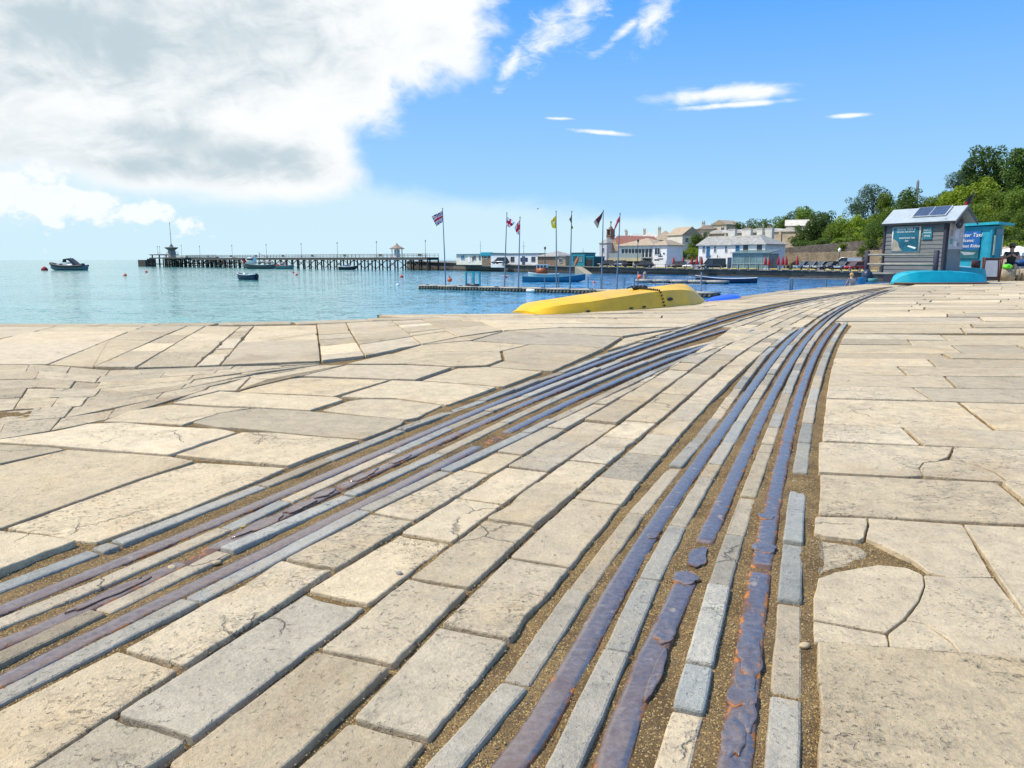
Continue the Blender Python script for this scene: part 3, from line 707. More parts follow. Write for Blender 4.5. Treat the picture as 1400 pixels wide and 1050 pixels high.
M_quaywall = paint('quay_wall_stone', (0.17, 0.15, 0.125), 0.9, var=0.35, scale=1.5, bump=0.03, bscale=6)
qp = EDGE+[(22, 40), (60, 40), (60, -30), (-40, -30)]
qb = MB(); n = len(qp)
qb.add([(x, y, -0.021) for x, y in qp], [tuple(range(n))[::-1]], 0)
qb.add([(x, y, -0.0205) for x, y in qp]+[(x, y, -6) for x, y in qp], [(i, (i+1) % n, n+(i+1) % n, n+i) for i in range(n)], 1)
tag(qb.build('quay_ground', [M_sand, M_quaywall]), kind='structure')

# ------------------------------------------------------------------ iron rails
RAILS = {}
def rail(C, y0, y1, label, seed, breaks=(), wob=1.0, lump=0.0):
    vs, fs, tn = [], [], []; Y = y0; prof = [(-1.0, -0.035), (-1.0, -0.006), (-0.88, -0.0005), (-0.5, 0.0012), (0.0, 0.0018), (0.5, 0.0012), (0.88, -0.0005), (1.0, -0.006), (1.0, -0.035)]
    k = 0
    while Y < y1:
        s = C.s(Y); L = math.sqrt(1+s*s); nx, ny = 1/L, -s/L
        sink = 0.0
        for a, b in breaks:
            if a < Y < b: sink = -0.0075*min(1, (Y-a)/0.012, (b-Y)/0.012)
        hw = RAIL_W/2*(1 if Y < 8.5 else max(0.55, 1-(Y-8.5)*0.25))
        for i, (u, z) in enumerate(prof):
            nn = mnoise.noise((Y*9+u*3, u*2, seed))*0.7+mnoise.noise((Y*30, u*4, seed+5))*0.45
            ww = u*hw*(1+0.05*mnoise.noise((Y*4, 3, seed)))+(0.0014*wob*nn*(1 if u > 0 else -1) if abs(u) > .8 else 0)
            zz = z+sink+(0.0 if z < -0.03 else 0.0006*nn*wob+lump*0.009*max(0, mnoise.noise((Y*8, u*1.6, seed+20)))*max(0, 1-abs(Y-1.2)/1.2)+0.0015*mnoise.noise((Y*1.3, 0, seed)))
            vs.append((C(Y)+nx*ww, Y+ny*ww, zz-0.002)); tn.append((abs(u)**3, 0.35*max(0, mnoise.noise((Y*1.7, 0, seed+40)))+(1.2 if sink < -0.0005 else 0)+lump*0.25, 0, 1))
        k += 1; Y += 0.012*max(1, Y/1.6)
    n = len(prof)
    for j in range(k-1):
        for i in range(n-1): fs.append((j*n+i, j*n+i+1, (j+1)*n+i+1, (j+1)*n+i))
    me = bpy.data.meshes.new('iron_rail'); me.from_pydata(vs, [], fs); me.materials.append(M_iron)
    me.polygons.foreach_set('use_smooth', [True]*len(fs))
    at = me.color_attributes.new('tone', 'FLOAT_COLOR', 'POINT'); at.data.foreach_set('color', np.array(tn, dtype=np.float32).ravel())
    o = bpy.data.objects.new('iron_rail', me); COL.objects.link(o)
    o['ix'] = seed; RAILS[seed] = (o, C); del o['ix']
    return tag(o, label, 'rail', 'old iron rails set in the quay paving')
gy = lambda *p: G(*p)[1]
rail(RC['rail1'], 0.7, 8.9, 'smooth iron rail beside the blocks, leftmost of the right-hand track', 11, wob=1.0)
rail(RC['rail2'], 0.7, 24, 'broken iron rail with a gap, middle one of the right-hand track', 12, [(gy(935,794), gy(954,740))], 1.6, 0.8)
rail(RC['rail3'], 0.7, 9.6, 'flaking iron rail with lifted rust scabs, nearest the large right slabs', 13, [(gy(1040,782), gy(1044,772))], 1.3, 1.6)
rail(LC['rail1'], 0.9, 20, 'smooth iron rail, top one of the left-hand track, nearest the sea', 14)
rail(LC['rail2'], 0.9, 8.6, 'crumbling layered iron rail, middle one of the left-hand track', 15, [(gy(268,768), gy(300,750)), (gy(455,670), gy(462,665))], 2.2, 1.2)
rail(LC['rail3'], 0.9, 8.6, 'purplish iron rail beside the blocks, lowest of the left-hand track', 16, [(gy(652,610), gy(690,590))])

# lifted scabs and flakes of rust on the worst rails
def scab(seed, px, py, ln, wd, th, k, shift=0.0):
    o, C = RAILS[seed]; x, Y = G(px, py); x = C(Y)+shift; s_ = C.s(Y); a = math.atan2(1, s_)
    rings = []; n = 26
    for rr, z in ((1.0, -0.004), (1.0, th*0.35), (0.93, th*.6), (0.55, th*0.42), (0.02, th*0.38)):
        ring = []
        for i in range(n):
            t = 2*math.pi*i/n; w = 1.25+0.55*mnoise.noise((math.cos(t)*1.3, math.sin(t)*1.3, k*3.7))+0.22*mnoise.noise((math.cos(t)*4, math.sin(t)*4, k*1.7))
            u, v = math.cos(t)*ln/2*rr*w*1.25, max(-.034, min(.034, math.sin(t)*wd/2*rr*w*1.15))
            ring.append((x+u*math.cos(a)-v*math.sin(a), Y+u*math.sin(a)+v*math.cos(a), z+0.0015*mnoise.noise((u*60, v*60, k))))
        rings.append(ring)
    m = MB(); m.loft(rings, True, False); q = m.build('rust_scab', M_iron, o)
    at = q.data.color_attributes.new('tone', 'FLOAT_COLOR', 'POINT')
    at.data.foreach_set('color', np.array([c for j in range(5) for i in range(n) for c in ((0.95, 0.25, 0, 1) if j < 2 else (0.3, 0.15, 0, 1) if j == 2 else (0.0, 0.1, 0, 1))], dtype=np.float32))
for q in ((13, 1022, 900, .10, .036, .0055, 1, .004), (13, 1016, 945, .07, .042, .005, 2, -.004), (13, 1008, 1010, .075, .030, .006, 3, -.010), (13, 1020, 978, .060, .018, .005, 4, .012), (13, 1040, 749, .05, .045, .003, 5, 0), (13, 1050, 706, .045, .03, .003, 6, -.012),
          (12, 900, 868, .05, .03, .005, 7, .012), (12, 872, 920, .12, .016, .004, 8, .026), (12, 930, 790, .05, .046, .004, 9, 0), (12, 942, 760, .09, .036, .001, 10, 0), (11, 880, 733, .03, .018, .004, 11, .014),
          (15, 345, 718, .13, .04, .006, 12, 0), (15, 400, 692, .10, .034, .007, 13, .006), (15, 430, 675, .07, .03, .007, 14, -.006), (15, 500, 650, .12, .036, .006, 15, 0), (15, 150, 812, .14, .026, .006, 16, -.008), (15, 540, 628, .1, .03, .005, 17, 0)):
    scab(*q)
# ------------------------------------------------------------------ the sea
def sea_material():
    m, nt, b = newmat('sea_water'); P = nt.pos()
    n1 = nt.noise(nt.vmap(P, (0.55, 1.0, 1)), 0.9, 6, 0.6, 0.5); n2 = nt.noise(nt.vmap(P, (0.5, 1.0, 1), (0, 0, R(25))), 3.2, 5, 0.6, 0.4)
    n3 = nt.noise(nt.vmap(P, (0.35, 1, 1)), 0.05, 4, 0.55); n4 = nt.noise(nt.vmap(P, (0.5, 1.0, 1), (0, 0, R(-15))), 0.22, 5, 0.6, 0.6)
    col = nt.mix(nt.step(n3, 0.35, 0.65), (0.055, 0.25, 0.25), (0.085, 0.32, 0.305))
    sx = nt.new('ShaderNodeSeparateXYZ'); nt.put(sx.inputs[0], P)
    rgt = nt.step(nt.math('DIVIDE', sx.outputs[0], nt.mx(sx.outputs[1], 1.0)), -0.35, 0.25)
    col = nt.mix(rgt, col, (0.026, 0.19, 0.45))  # bluer base colour to the right paints in the deeper sky's reflection
    nt.put(b.inputs['Base Color'], col); b.inputs['Roughness'].default_value = 0.10; b.inputs['IOR'].default_value = 1.33
    def slope(sc_, rot, st, k):
        c = nt.noise(nt.vmap(P, st, (0, 0, R(rot))), sc_, 3, 0.6, 0.3, out=1); v = nt.new('ShaderNodeVectorMath', operation='SUBTRACT'); nt.put(v.inputs[0], c); v.inputs[1].default_value = (0.5, 0.5, 0.5)
        s = nt.new('ShaderNodeVectorMath', operation='MULTIPLY'); nt.put(s.inputs[0], v.outputs[0]); s.inputs[1].default_value = (k, k, 0); return s.outputs[0]
    def vadd(a, b_):
        v = nt.new('ShaderNodeVectorMath', operation='ADD'); nt.put(v.inputs[0], a); nt.put(v.inputs[1], b_); return v.outputs[0]
    N_ = vadd(vadd(slope(0.30, 10, (0.7, 1, 1), 0.30), slope(0.95, -12, (0.7, 1, 1), 0.55)), slope(3.4, 20, (0.8, 1, 1), 0.70))
    N_ = vadd(N_, (0.0, 0.0, 1.0)); nn = nt.new('ShaderNodeVectorMath', operation='NORMALIZE'); nt.put(nn.inputs[0], N_)
    nt.put(b.inputs['Normal'], nn.outputs[0])
    return m
sm_ = MB(); ring = [(9000*math.cos(2*math.pi*i/96), 9000*math.sin(2*math.pi*i/96), SEA) for i in range(96)]
sm_.add(ring, [tuple(range(96))])
tag(sm_.build('sea_water', sea_material()), kind='structure')
# ------------------------------------------------------------------ common materials
M_white = paint('white_paint', (0.78, 0.78, 0.76), 0.6, var=0.06)
M_render_w = paint('white_render', (0.80, 0.79, 0.76), 0.85, var=0.08, scale=0.8)
M_cream = paint('cream_render', (0.70, 0.57, 0.40), 0.85, var=0.12, scale=0.8)
M_pale = paint('pale_render', (0.68, 0.63, 0.53), 0.85, var=0.10, scale=0.8)
M_beige = paint('beige_stone', (0.50, 0.40, 0.27), 0.9, var=0.2, scale=0.7, bump=0.03, bscale=5)
M_brown = paint('brown_brick', (0.23, 0.165, 0.115), 0.9, var=0.25, scale=2)
M_redroof = paint('red_tile', (0.40, 0.155, 0.10), 0.85, var=0.2, scale=3, bump=0.03, bscale=9)
M_tanroof = paint('tan_tile', (0.40, 0.31, 0.21), 0.85, var=0.2, scale=2, bump=0.03, bscale=9)
M_slate = paint('grey_slate', (0.33, 0.32, 0.29), 0.8, var=0.25, scale=1.5, bump=0.03, bscale=9)
M_paleroof = paint('pale_sheet_roof', (0.60, 0.55, 0.46), 0.7, var=0.15, scale=1)
M_glass = paint('dark_glass', (0.045, 0.055, 0.065), 0.12, var=0.3, scale=0.6)
M_bglass = paint('greenish_glass', (0.16, 0.25, 0.25), 0.12, var=0.3, scale=0.6)
M_timber = paint('wet_dark_timber', (0.055, 0.045, 0.036), 0.9, var=0.4, scale=2)
M_deck = paint('grey_deck_timber', (0.10, 0.085, 0.07), 0.9, var=0.3, scale=2)
M_iron_d = paint('dark_painted_iron', (0.05, 0.055, 0.06), 0.55, var=0.2)
M_steel = paint('galvanised_steel', (0.33, 0.36, 0.38), 0.45, 0.6, var=0.2)
M_bluepost = paint('blue_grey_post', (0.10, 0.20, 0.30), 0.5, var=0.15)
M_turq = paint('turquoise_paint', (0.02, 0.30, 0.40), 0.45, var=0.15)
M_tealroof = paint('teal_roof', (0.02, 0.24, 0.27), 0.6, var=0.2)
M_red = paint('red_canvas', (0.40, 0.015, 0.022), 0.8, var=0.15)
M_redplastic = paint('red_buoy_plastic', (0.72, 0.055, 0.05), 0.45, var=0.1)
M_orange = paint('orange_buoy_plastic', (0.80, 0.14, 0.05), 0.45, var=0.1)
M_concrete = paint('pontoon_concrete', (0.40, 0.37, 0.31), 0.9, var=0.2, scale=2)
M_weed = paint('weedy_float', (0.10, 0.105, 0.085), 0.9, var=0.45, scale=3)
M_black = paint('black_rubber', (0.018, 0.018, 0.02), 0.6, var=0.2)
M_navy = paint('navy_paint', (0.02, 0.035, 0.075), 0.4, var=0.15)
M_blueboat = paint('blue_gig_paint', (0.015, 0.16, 0.27), 0.4, var=0.12)
M_wood = paint('varnished_wood', (0.30, 0.15, 0.06), 0.5, var=0.2)
M_skin = paint('skin', (0.50, 0.30, 0.22), 0.6, var=0.08, scale=8)
M_yellow = paint('yellow_line_paint', (0.62, 0.46, 0.10), 0.8, var=0.2)
M_asphalt = paint('promenade_surface', (0.16, 0.15, 0.14), 0.95, var=0.2, scale=0.5)

def wall_mat():
    m, nt, b = newmat('harbour_wall_masonry'); P = nt.pos()
    br = nt.new('ShaderNodeTexBrick'); br.inputs['Scale'].default_value = 1.0
    cx = nt.new('ShaderNodeCombineXYZ'); sx = nt.new('ShaderNodeSeparateXYZ'); nt.put(sx.inputs[0], P)
    nt.put(cx.inputs[0], nt.add(sx.outputs[0], nt.mul(sx.outputs[1], 0.6))); nt.put(cx.inputs[1], sx.outputs[2]); nt.put(br.inputs['Vector'], cx.outputs[0])
    br.inputs['Brick Width'].default_value = 0.9; br.inputs['Row Height'].default_value = 0.32; br.inputs['Mortar Size'].default_value = 0.025
    br.inputs['Color1'].default_value = (0.15, 0.12, 0.095, 1); br.inputs['Color2'].default_value = (0.095, 0.08, 0.068, 1); br.inputs['Mortar'].default_value = (0.05, 0.042, 0.035, 1)
    n = nt.noise(P, 0.5, 5, 0.6)
    c = nt.mix(nt.step(n, 0.35, 0.7), br.outputs[0], nt.mix(0.6, br.outputs[0], (0.20, 0.16, 0.12)))
    c = nt.mix(nt.step(sx.outputs[2], SEA+0.15, SEA+0.75, 0.85, 0.0), c, (0.030, 0.030, 0.022))
    nt.put(b.inputs['Base Color'], c); b.inputs['Roughness'].default_value = 0.9
    nt.put(b.inputs['Normal'], nt.bump(nt.add(br.outputs[1], nt.mul(nt.noise(P, 4, 4), -0.8)), 0.8, 0.06))
    return m
M_hwall = wall_mat()
def rubble_mat(name, c1, c2):
    m, nt, b = newmat(name); P = nt.pos()
    v = nt.vor(nt.vmap(P, (1, 1, 1.8)), 1.6, out=1); e = nt.vor(nt.vmap(P, (1, 1, 1.8)), 1.6, 'DISTANCE_TO_EDGE')
    sp = nt.new('ShaderNodeSeparateColor'); nt.put(sp.inputs[0], v)
    c = nt.mix(sp.outputs[0], c1, c2); c = nt.mix(nt.step(e, 0, 0.06, 0.8, 0), c, tuple(x*0.4 for x in c1))
    c = nt.mix(nt.step(nt.noise(P, 0.35, 5, 0.6), 0.45, 0.7), c, nt.mix(1.0, c, (0.6, 0.62, 0.55), 'MULTIPLY'))
    nt.put(b.inputs['Base Color'], c); b.inputs['Roughness'].default_value = 0.95
    nt.put(b.inputs['Normal'], nt.bump(e, 0.8, 0.1)); return m
M_rubble_d = rubble_mat('dark_rubble_wall', (0.115, 0.095, 0.08), (0.19, 0.16, 0.13))
M_rubble_b = rubble_mat('tan_rubble_wall', (0.25, 0.19, 0.125), (0.34, 0.27, 0.18))

# ------------------------------------------------------------------ promenade, harbour wall, hillside
PROM = [(1270, 100, -0.95), (1100, 131, -0.97), (940, 158, -1.05), (820, 174, -0.80), (700, 197, -0.45), (620, 226, 0.0), (566, 240, 0.35), (556, 246, 0.4)]
PW = []
for px, Y, z in PROM:
    x = (px-700)*(Y*_cp+(EYE-z)*_sp)/FPX; PW.append(Vector((x, Y, z)))
LAND0 = [Vector((15.6, 30.5, 0)), Vector((24, 42, -0.1)), Vector((40, 70, -0.5)), Vector((52, 90, -0.85))]
front = LAND0+PW
wb = MB()
m0 = [p for p in front]
wb.add([(p.x, p.y, p.z) for p in m0]+[(p.x, p.y, -6) for p in m0], [(i, i+1, len(m0)+i+1, len(m0)+i) for i in range(len(m0)-1)])
hw = empty('harbour_wall', (0, 0, 0), 0, 'dark weed-stained stone harbour wall along the far promenade', 'harbour wall')
wb.build('wall_face', M_hwall, hw)
cp_ = MB()
for a, b in zip(front[3:], front[4:]):
    d = (b-a).normalized(); n = Vector((-d.y, d.x, 0)).normalized()
    q = [a-n*0.12, b-n*0.12, b+n*0.5, a+n*0.5]
    cp_.add([p+Vector((0, 0, 0.004)) for p in q]+[p+Vector((0, 0, -0.2)) for p in q], [(0, 1, 2, 3), (0, 1, 5, 4), (1, 2, 6, 5), (2, 3, 7, 6), (3, 0, 4, 7)])
cp_.build('coping', paint('wall_coping', (0.24, 0.21, 0.17), 0.9, var=0.2), hw)
def hill(x, Y):
    """height of the land behind the waterfront"""
    # distance behind the waterfront line
    best = 1e9; zz = 0
    for a, b in zip(front, front[1:]):
        ax, ay, bx, by = a.x, a.y, b.x, b.y
        t = max(0, min(1, ((x-ax)*(bx-ax)+(Y-ay)*(by-ay))/((bx-ax)**2+(by-ay)**2)))
        d = math.hypot(x-ax-t*(bx-ax), Y-ay-t*(by-ay))
        if d < best: best = d; zz = a.z+(b.z-a.z)*t
    r = x/max(1, Y)
    flat = 19 if Y > 95 else 12+max(0, (Y-60))*0.2
    slope = 0.0 if r < 0.05 else min(1, (r-0.05)/0.25)
    up = max(0, best-flat)
    k = 0.085+0.20*max(0, min(1, (r-0.36)/0.22))
    cap = 9+24*max(0, min(1, (r-0.30)/0.35))
    return zz-0.02+slope*cap*(1-math.exp(-up*k/cap*1.15))*(1+0.10*mnoise.noise((x*0.03, Y*0.03, 0)))
tv, tf = [], []; NS = 34; NT_ = 24
fr = [front[0]+Vector((6, -60, 0)), front[0]+Vector((3, -12, 0))]+front
pts = []
for a, b in zip(front, front[1:]):
    n = max(1, int((b-a).length/5))
    pts += [a.lerp(b, i/n) for i in range(n)]
pts.append(front[-1])
for i, p in enumerate(pts):
    a, b = pts[max(0, i-1)], pts[min(len(pts)-1, i+1)]; d = (b-a).normalized()
    for j in range(NT_):
        s = 0.02+(j/(NT_-1))**1.5*330
        out = Vector((0.62, 0.78, 0)) if i > 4 else Vector((0.85, 0.52, 0))
        q = Vector((p.x, p.y, 0))+out*s
        z = p.z-0.004 if j == 0 else hill(q.x, q.y)
        tv.append((q.x, q.y, z))
for i in range(len(pts)-1):
    for j in range(NT_-1): tf.append((i*NT_+j, i*NT_+j+1, (i+1)*NT_+j+1, (i+1)*NT_+j))
def land_mat():
    m, nt, b = newmat('hillside_ground'); P = nt.pos()
    sx = nt.new('ShaderNodeSeparateXYZ'); nt.put(sx.inputs[0], P)
    n = nt.noise(P, 0.3, 6, 0.65); g = nt.mix(nt.step(n, 0.35, 0.65), (0.035, 0.06, 0.015), (0.085, 0.10, 0.03))
    road = nt.mix(nt.step(nt.noise(P, 0.8, 5), 0.3, 0.7), (0.15, 0.14, 0.13), (0.22, 0.20, 0.18))
    nt.put(b.inputs['Base Color'], nt.mix(nt.step(nt.add(sx.outputs[2], nt.mul(n, 0.5)), 0.75, 1.1), road, g)); b.inputs['Roughness'].default_value = 0.95
    nt.put(b.inputs['Normal'], nt.bump(nt.noise(P, 2.0, 5), 0.6, 0.3)); return m
lb = MB(); lb.add(tv, tf, 0, True); tag(lb.build('hill_terrain', land_mat()), kind='structure')
# road kerb line in yellow along the wall, and the row of posts with chain
kb = MB(); pr = empty('promenade_railing', (0, 0, 0), 0, 'row of dark posts with a rail along the far promenade edge', 'railing')
kb2 = MB(); tot = 0
for a, b in zip(PW[:4], PW[1:4]):
    L_ = (b-a).length; n = int(L_/2.4); d = (b-a)/n; u = d.normalized()
    nrm = Vector((-u.y, u.x, 0))
    for i in range(n):
        p = a+d*i+nrm*-0.55*-1
        q = MB(); q.cyl((p.x, p.y, p.z-0.1), (p.x, p.y, p.z+0.85), 0.07, n=6); q.build('post', M_iron_d, pr)
        if i % 7 != 3: kb2.add([p+u*0.4+Vector((0, 0, 0.05)), p+d-u*0.4+Vector((0, 0, 0.05)), p+d-u*0.4+Vector((0, 0, 0.22)), p+u*0.4+Vector((0, 0, 0.22))], [(0, 1, 2, 3)])
    ra, rb = a+nrm*0.55, b+nrm*0.55
    kb.tube([ra+Vector((0, 0, 0.8)), rb+Vector((0, 0, 0.8))], 0.03, 6)
kb.build('rail', M_iron_d, pr)
for f in range(0, len(kb2.v), 4):
    a, b, c, d = (Vector(kb2.v[f+i]) for i in range(4)); u = (b-a).normalized(); n = Vector((-u.y, u.x, 0))*0.14
    bx = MB(); bx.add([a, b, c, d, a+n, b+n, c+n, d+n], [(0, 1, 2, 3), (4, 5, 6, 7), (3, 2, 6, 7), (0, 3, 7, 4), (1, 2, 6, 5)]); bx.build('kerb_stripe', M_yellow, pr)

# ------------------------------------------------------------------ buildings
class Place:
    """a footprint frame: origin on the ground, u to the right along the front, v to the back"""
    def __init__(s, pxa, Ya, pxb, Yb, z):
        s.a = Vector(((pxa-700)*(Ya*_cp+(EYE-z)*_sp)/FPX, Ya, z)); b = Vector(((pxb-700)*(Yb*_cp+(EYE-z)*_sp)/FPX, Yb, z))
        s.L = (b-s.a).length; s.u = (b-s.a).normalized(); s.v = Vector((-s.u.y, s.u.x, 0)); s.rz = math.atan2(s.u.y, s.u.x)
def house_root(name, pl, label, cat, group=None):
    return empty(name, pl.a, pl.rz, label, cat, group)
# inside a root's own frame: x along the front, y to the back, z up
def hip_roof(mb, x0, x1, y0, y1, z, h, ov=0.3, gable=False):
    x0, x1, y0, y1 = x0-ov, x1+ov, y0-ov, y1+ov; w, d = x1-x0, y1-y0
    if d <= w: ins = 0 if gable else d/2; r = [(x0+ins, (y0+y1)/2, z+h), (x1-ins, (y0+y1)/2, z+h)]; F = [(0, 1, 5, 4), (1, 2, 5), (2, 3, 4, 5), (3, 0, 4)]
    else: ins = 0 if gable else w/2; r = [((x0+x1)/2, y0+ins, z+h), ((x0+x1)/2, y1-ins, z+h)]; F = [(0, 1, 4), (1, 2, 5, 4), (2, 3, 5), (3, 0, 4, 5)]
    mb.add([(x0, y0, z), (x1, y0, z), (x1, y1, z), (x0, y1, z)]+r, F)
    mb.add([(x0, y0, z), (x1, y0, z), (x1, y1, z), (x0, y1, z), (x0, y0, z-.12), (x1, y0, z-.12), (x1, y1, z-.12), (x0, y1, z-.12)], [(0, 1, 5, 4), (1, 2, 6, 5), (2, 3, 7, 6), (3, 0, 4, 7), (4, 5, 6, 7)])
def win(root, x, z, w, h, side='f', d=0.0, frame=M_white, glass=M_glass, name='window', bars=1, recess=0.0):
    """a framed window on the front (y = d) or on the left/right end (x = d)"""
    f, g = MB(), MB(); t = 0.07
    def bxx(mb, cx, cz, ww, hh, dep, o):
        if side == 'f': mb.box((cx, d+o, cz), (ww, dep, hh))
        else: mb.box((d+o, cx, cz), (dep, ww, hh))
    sg = -1 if side in 'fl' else 1
    for cx, cz, ww, hh in ((x-w/2, z, t, h), (x+w/2, z, t, h), (x, z-h/2, w+t, t), (x, z+h/2, w+t, t)): bxx(f, cx, cz, ww, hh, 0.12, sg*0.03)
    for i in range(1, bars+1): bxx(f, x-w/2+w*i/(bars+1), z, 0.05, h, 0.08, sg*0.03)
    o = f.build(name, frame, root)
    bxx(g, x, z, w, h, 0.03, sg*0.02); g.build('pane', glass, o); return o
def chimney(parent, x, y, z0, z1, w=0.9, d=0.7, mat=None, pots=3):
    c = MB(); c.box((x, y, (z0+z1)/2), (w, d, z1-z0)); c.box((x, y, z1+0.06), (w+.16, d+.16, .12))
    o = c.build('chimney', mat or M_pale, parent)
    p = MB()
    for i in range(pots): p.cyl((x-w*0.3+w*0.6*i/max(1, pots-1), y, z1+.12), (x-w*0.3+w*0.6*i/max(1, pots-1), y, z1+.62), 0.13, 0.11, 7)
    p.build('chimney_pots', M_brown, o)
def simple_house(pl, depth, hw, hr, label, wmat, rmat, wins=(), gable=False, group='houses up the hillside', ch=1, name='house', low=4.0):
    r = house_root(name, pl, label, 'house', group); L = pl.L
    m = MB(); m.box((L/2, depth/2, hw/2-low/2), (L, depth, hw+low)); 
    if gable:
        if L >= depth: m.add([(0, 0, hw), (0, depth, hw), (0, depth/2, hw+hr*0.96), (L, 0, hw), (L, depth, hw), (L, depth/2, hw+hr*0.96)], [(0, 1, 2), (3, 4, 5)])
        else: m.add([(0, 0, hw), (L, 0, hw), (L/2, 0, hw+hr*0.96), (0, depth, hw), (L, depth, hw), (L/2, depth, hw+hr*0.96)], [(0, 1, 2), (3, 4, 5)])
    m.build('wall', wmat, r)
    q = MB(); hip_roof(q, 0, L, 0, depth, hw+0.01, hr, 0.3, gable); ro = q.build('roof', rmat, r)
    for i in range(ch): chimney(ro, L*(0.2+0.6*i), depth*0.55, hw+hr*0.5, hw+hr+0.7, pots=2, mat=wmat)
    for (x, z, w, h) in wins: win(r, x*L, z, w, h)
    return r

zP = lambda px, Y, py: EYE+(355-py)/FPX*Y     # height seen at a photo row
# white waterfront terrace with the slate roof: a long left wing and a hipped right block
pl = Place(954, 160, 1053, 147.5, -0.95)
r = house_root('white_terrace', pl, 'long white two-storey terrace with slate roof and four chimneys by the promenade', 'building')
Lall = pl.L; hw_ = zP(0, 151, 335)+0.95
L = min((abs(700+FPX*(pl.a.x+pl.u.x*t)/((pl.a.y+pl.u.y*t)*_cp+.3)-1012), t) for t in np.linspace(0, Lall, 300))[1]; Lb = Lall-L
w_ = MB(); w_.box((L/2, 4, hw_/2-0.5), (L, 8, hw_+1)); 
w_.box((L+Lb/2-0.2, 1.9, hw_/2-0.5), (Lb, 7.8, hw_+1.0))
w_.build('wall', M_render_w, r)
q = MB(); hip_roof(q, -0.2, L+2, 0, 8, hw_+0.02, 1.9, 0.35, True); hip_roof(q, L-0.2, L+Lb-0.2, -2, 5.8, hw_+0.04, 1.9, 0.4); ro = q.build('roof', M_slate, r)
for x, ww in ((L*0.52, 1.6), (L*0.86, 2.0), (L+1.6, 1.2), (L+3.6, 1.5)): chimney(ro, x, 4.4, hw_+1.0, hw_+3.2, ww, 0.9, M_pale, 4 if ww > 1.4 else 3)
for x, z, w, h, g in ((0.13, 3.9, .6, 1.4, 0), (0.40, 3.9, .55, 1.3, 0), (0.66, 3.9, .55, 1.3, 0), (0.9, 3.9, 0.6, 1.5, 0), (0.06, 1.6, .6, 1.7, 0)): win(r, x*L, z, w, h)
for x, z in ((0.235, 3.3),): 
    d_ = MB(); d_.box((x*L, -0.04, z), (0.8, 0.1, 2.3)); d_.build('shutter', paint('blue_shutter', (0.02, 0.13, 0.26), 0.5), r)
d_ = MB(); d_.box((L+0.4, -2.04, 3.4), (0.8, 0.1, 2.2)); d_.build('shutter', paint('blue_shutter', (0, 0, 0)), r)
for x, z in ((L+2.2, 4.0), (L+5.2, 4.0)): win(r, x, z, 0.95, 1.2, d=-2.0, frame=M_navy)
for x in (0.75, 0.9): 
    d_ = MB(); d_.box((x*L, -0.04, 1.15), (0.9, 0.1, 2.1)); d_.build('door', paint('blue_door', (0.02, 0.07, 0.13), 0.5), r)
for x in (0.33, 0.5): 
    d_ = MB(); d_.box((x*L, -0.6, hw_*0.5), (0.12, 0.12, 0.5)); d_.cyl((x*L, 0, hw_*0.5), (x*L, -0.7, hw_*0.5+.3), 0.03, n=6); d_.build('wall_lantern', M_iron_d, r)
# glass conservatory in front of the right block
gr = empty('glass_conservatory', pl.a, pl.rz, 'green-tinted glass cafe extension in front of the white terrace', 'conservatory')
g = MB(); g.box((L+5.6, -4.0, 1.45), (7.6, 3.8, 2.9)); g.build('glazing', M_bglass, gr)
f = MB()
for i in range(7): f.box((L+1.8+7.6*i/6, -5.92, 1.45), (0.09, 0.09, 2.94))
for z in (0.05, 1.0, 2.93): f.box((L+5.6, -5.93, z), (7.7, 0.1, 0.1))
for i in range(4): f.box((L+1.76, -5.9+3.8*i/3, 1.45), (0.09, 0.09, 2.9))
f.build('frame', paint('conservatory_frame', (0.35, 0.42, 0.42), 0.5), gr)
f = MB(); f.add([(L+1.4, -6.3, 2.96), (L+9.8, -6.3, 2.96), (L+9.8, -1.9, 3.6), (L+1.4, -1.9, 3.6)]+[(L+1.4, -6.3, 3.06), (L+9.8, -6.3, 3.06), (L+9.8, -1.9, 3.7), (L+1.4, -1.9, 3.7)], [(0, 1, 2, 3), (4, 5, 6, 7), (0, 1, 5, 4), (1, 2, 6, 5), (3, 0, 4, 7)]); f.build('roof', paint('green_glass_roof', (0.13, 0.19, 0.18), 0.3), gr)
# restaurant with the tan hipped roof
pl = Place(846, 181, 892, 174, -0.95); L = pl.L
r = house_root('restaurant', pl, 'white waterfront restaurant with tan hipped roof and a row of dark upstairs windows', 'building')
h1 = zP(0, 175, 336)+0.95; Ls = 6.0
m = MB(); m.box((L/2, 4.5, h1/2), (L, 9, h1)); m.build('wall', M_render_w, r)
q = MB(); hip_roof(q, 0, L, 0, 9, h1+.02, 1.75, 0.8); q.build('roof', M_tanroof, r)
for i in range(3):
    for j in range(3): win(r, L*(0.10+0.30*i)+j*1.05+0.2, h1-1.75, 0.9, 2.0, d=0, frame=M_white, bars=0)
m = MB(); m.box((L*0.5, -2.0, h1*0.42), (L*0.98, 4, 0.2)); m.box((L*0.5, -3.95, h1*0.42+0.6), (L*0.98, 0.06, 1.0)); m.build('balcony', paint('glass_balcony', (0.30, 0.34, 0.32), 0.3), r)
m = MB(); m.box((L*0.5, -4.1, h1*0.42-0.35), (L*0.98, 0.2, 0.7)); m.build('awning', paint('cream_awning', (0.55, 0.46, 0.27), 0.8), r)
for i in range(5):
    m = MB(); m.box((L*(0.02+0.24*i), -3.9, h1*0.2), (0.25, 0.25, h1*0.4)); m.build('pillar', M_pale, r)
for i in range(4): win(r, L*(0.14+0.24*i), h1*0.19, 2.0, 1.8, d=0, frame=M_white, bars=2)
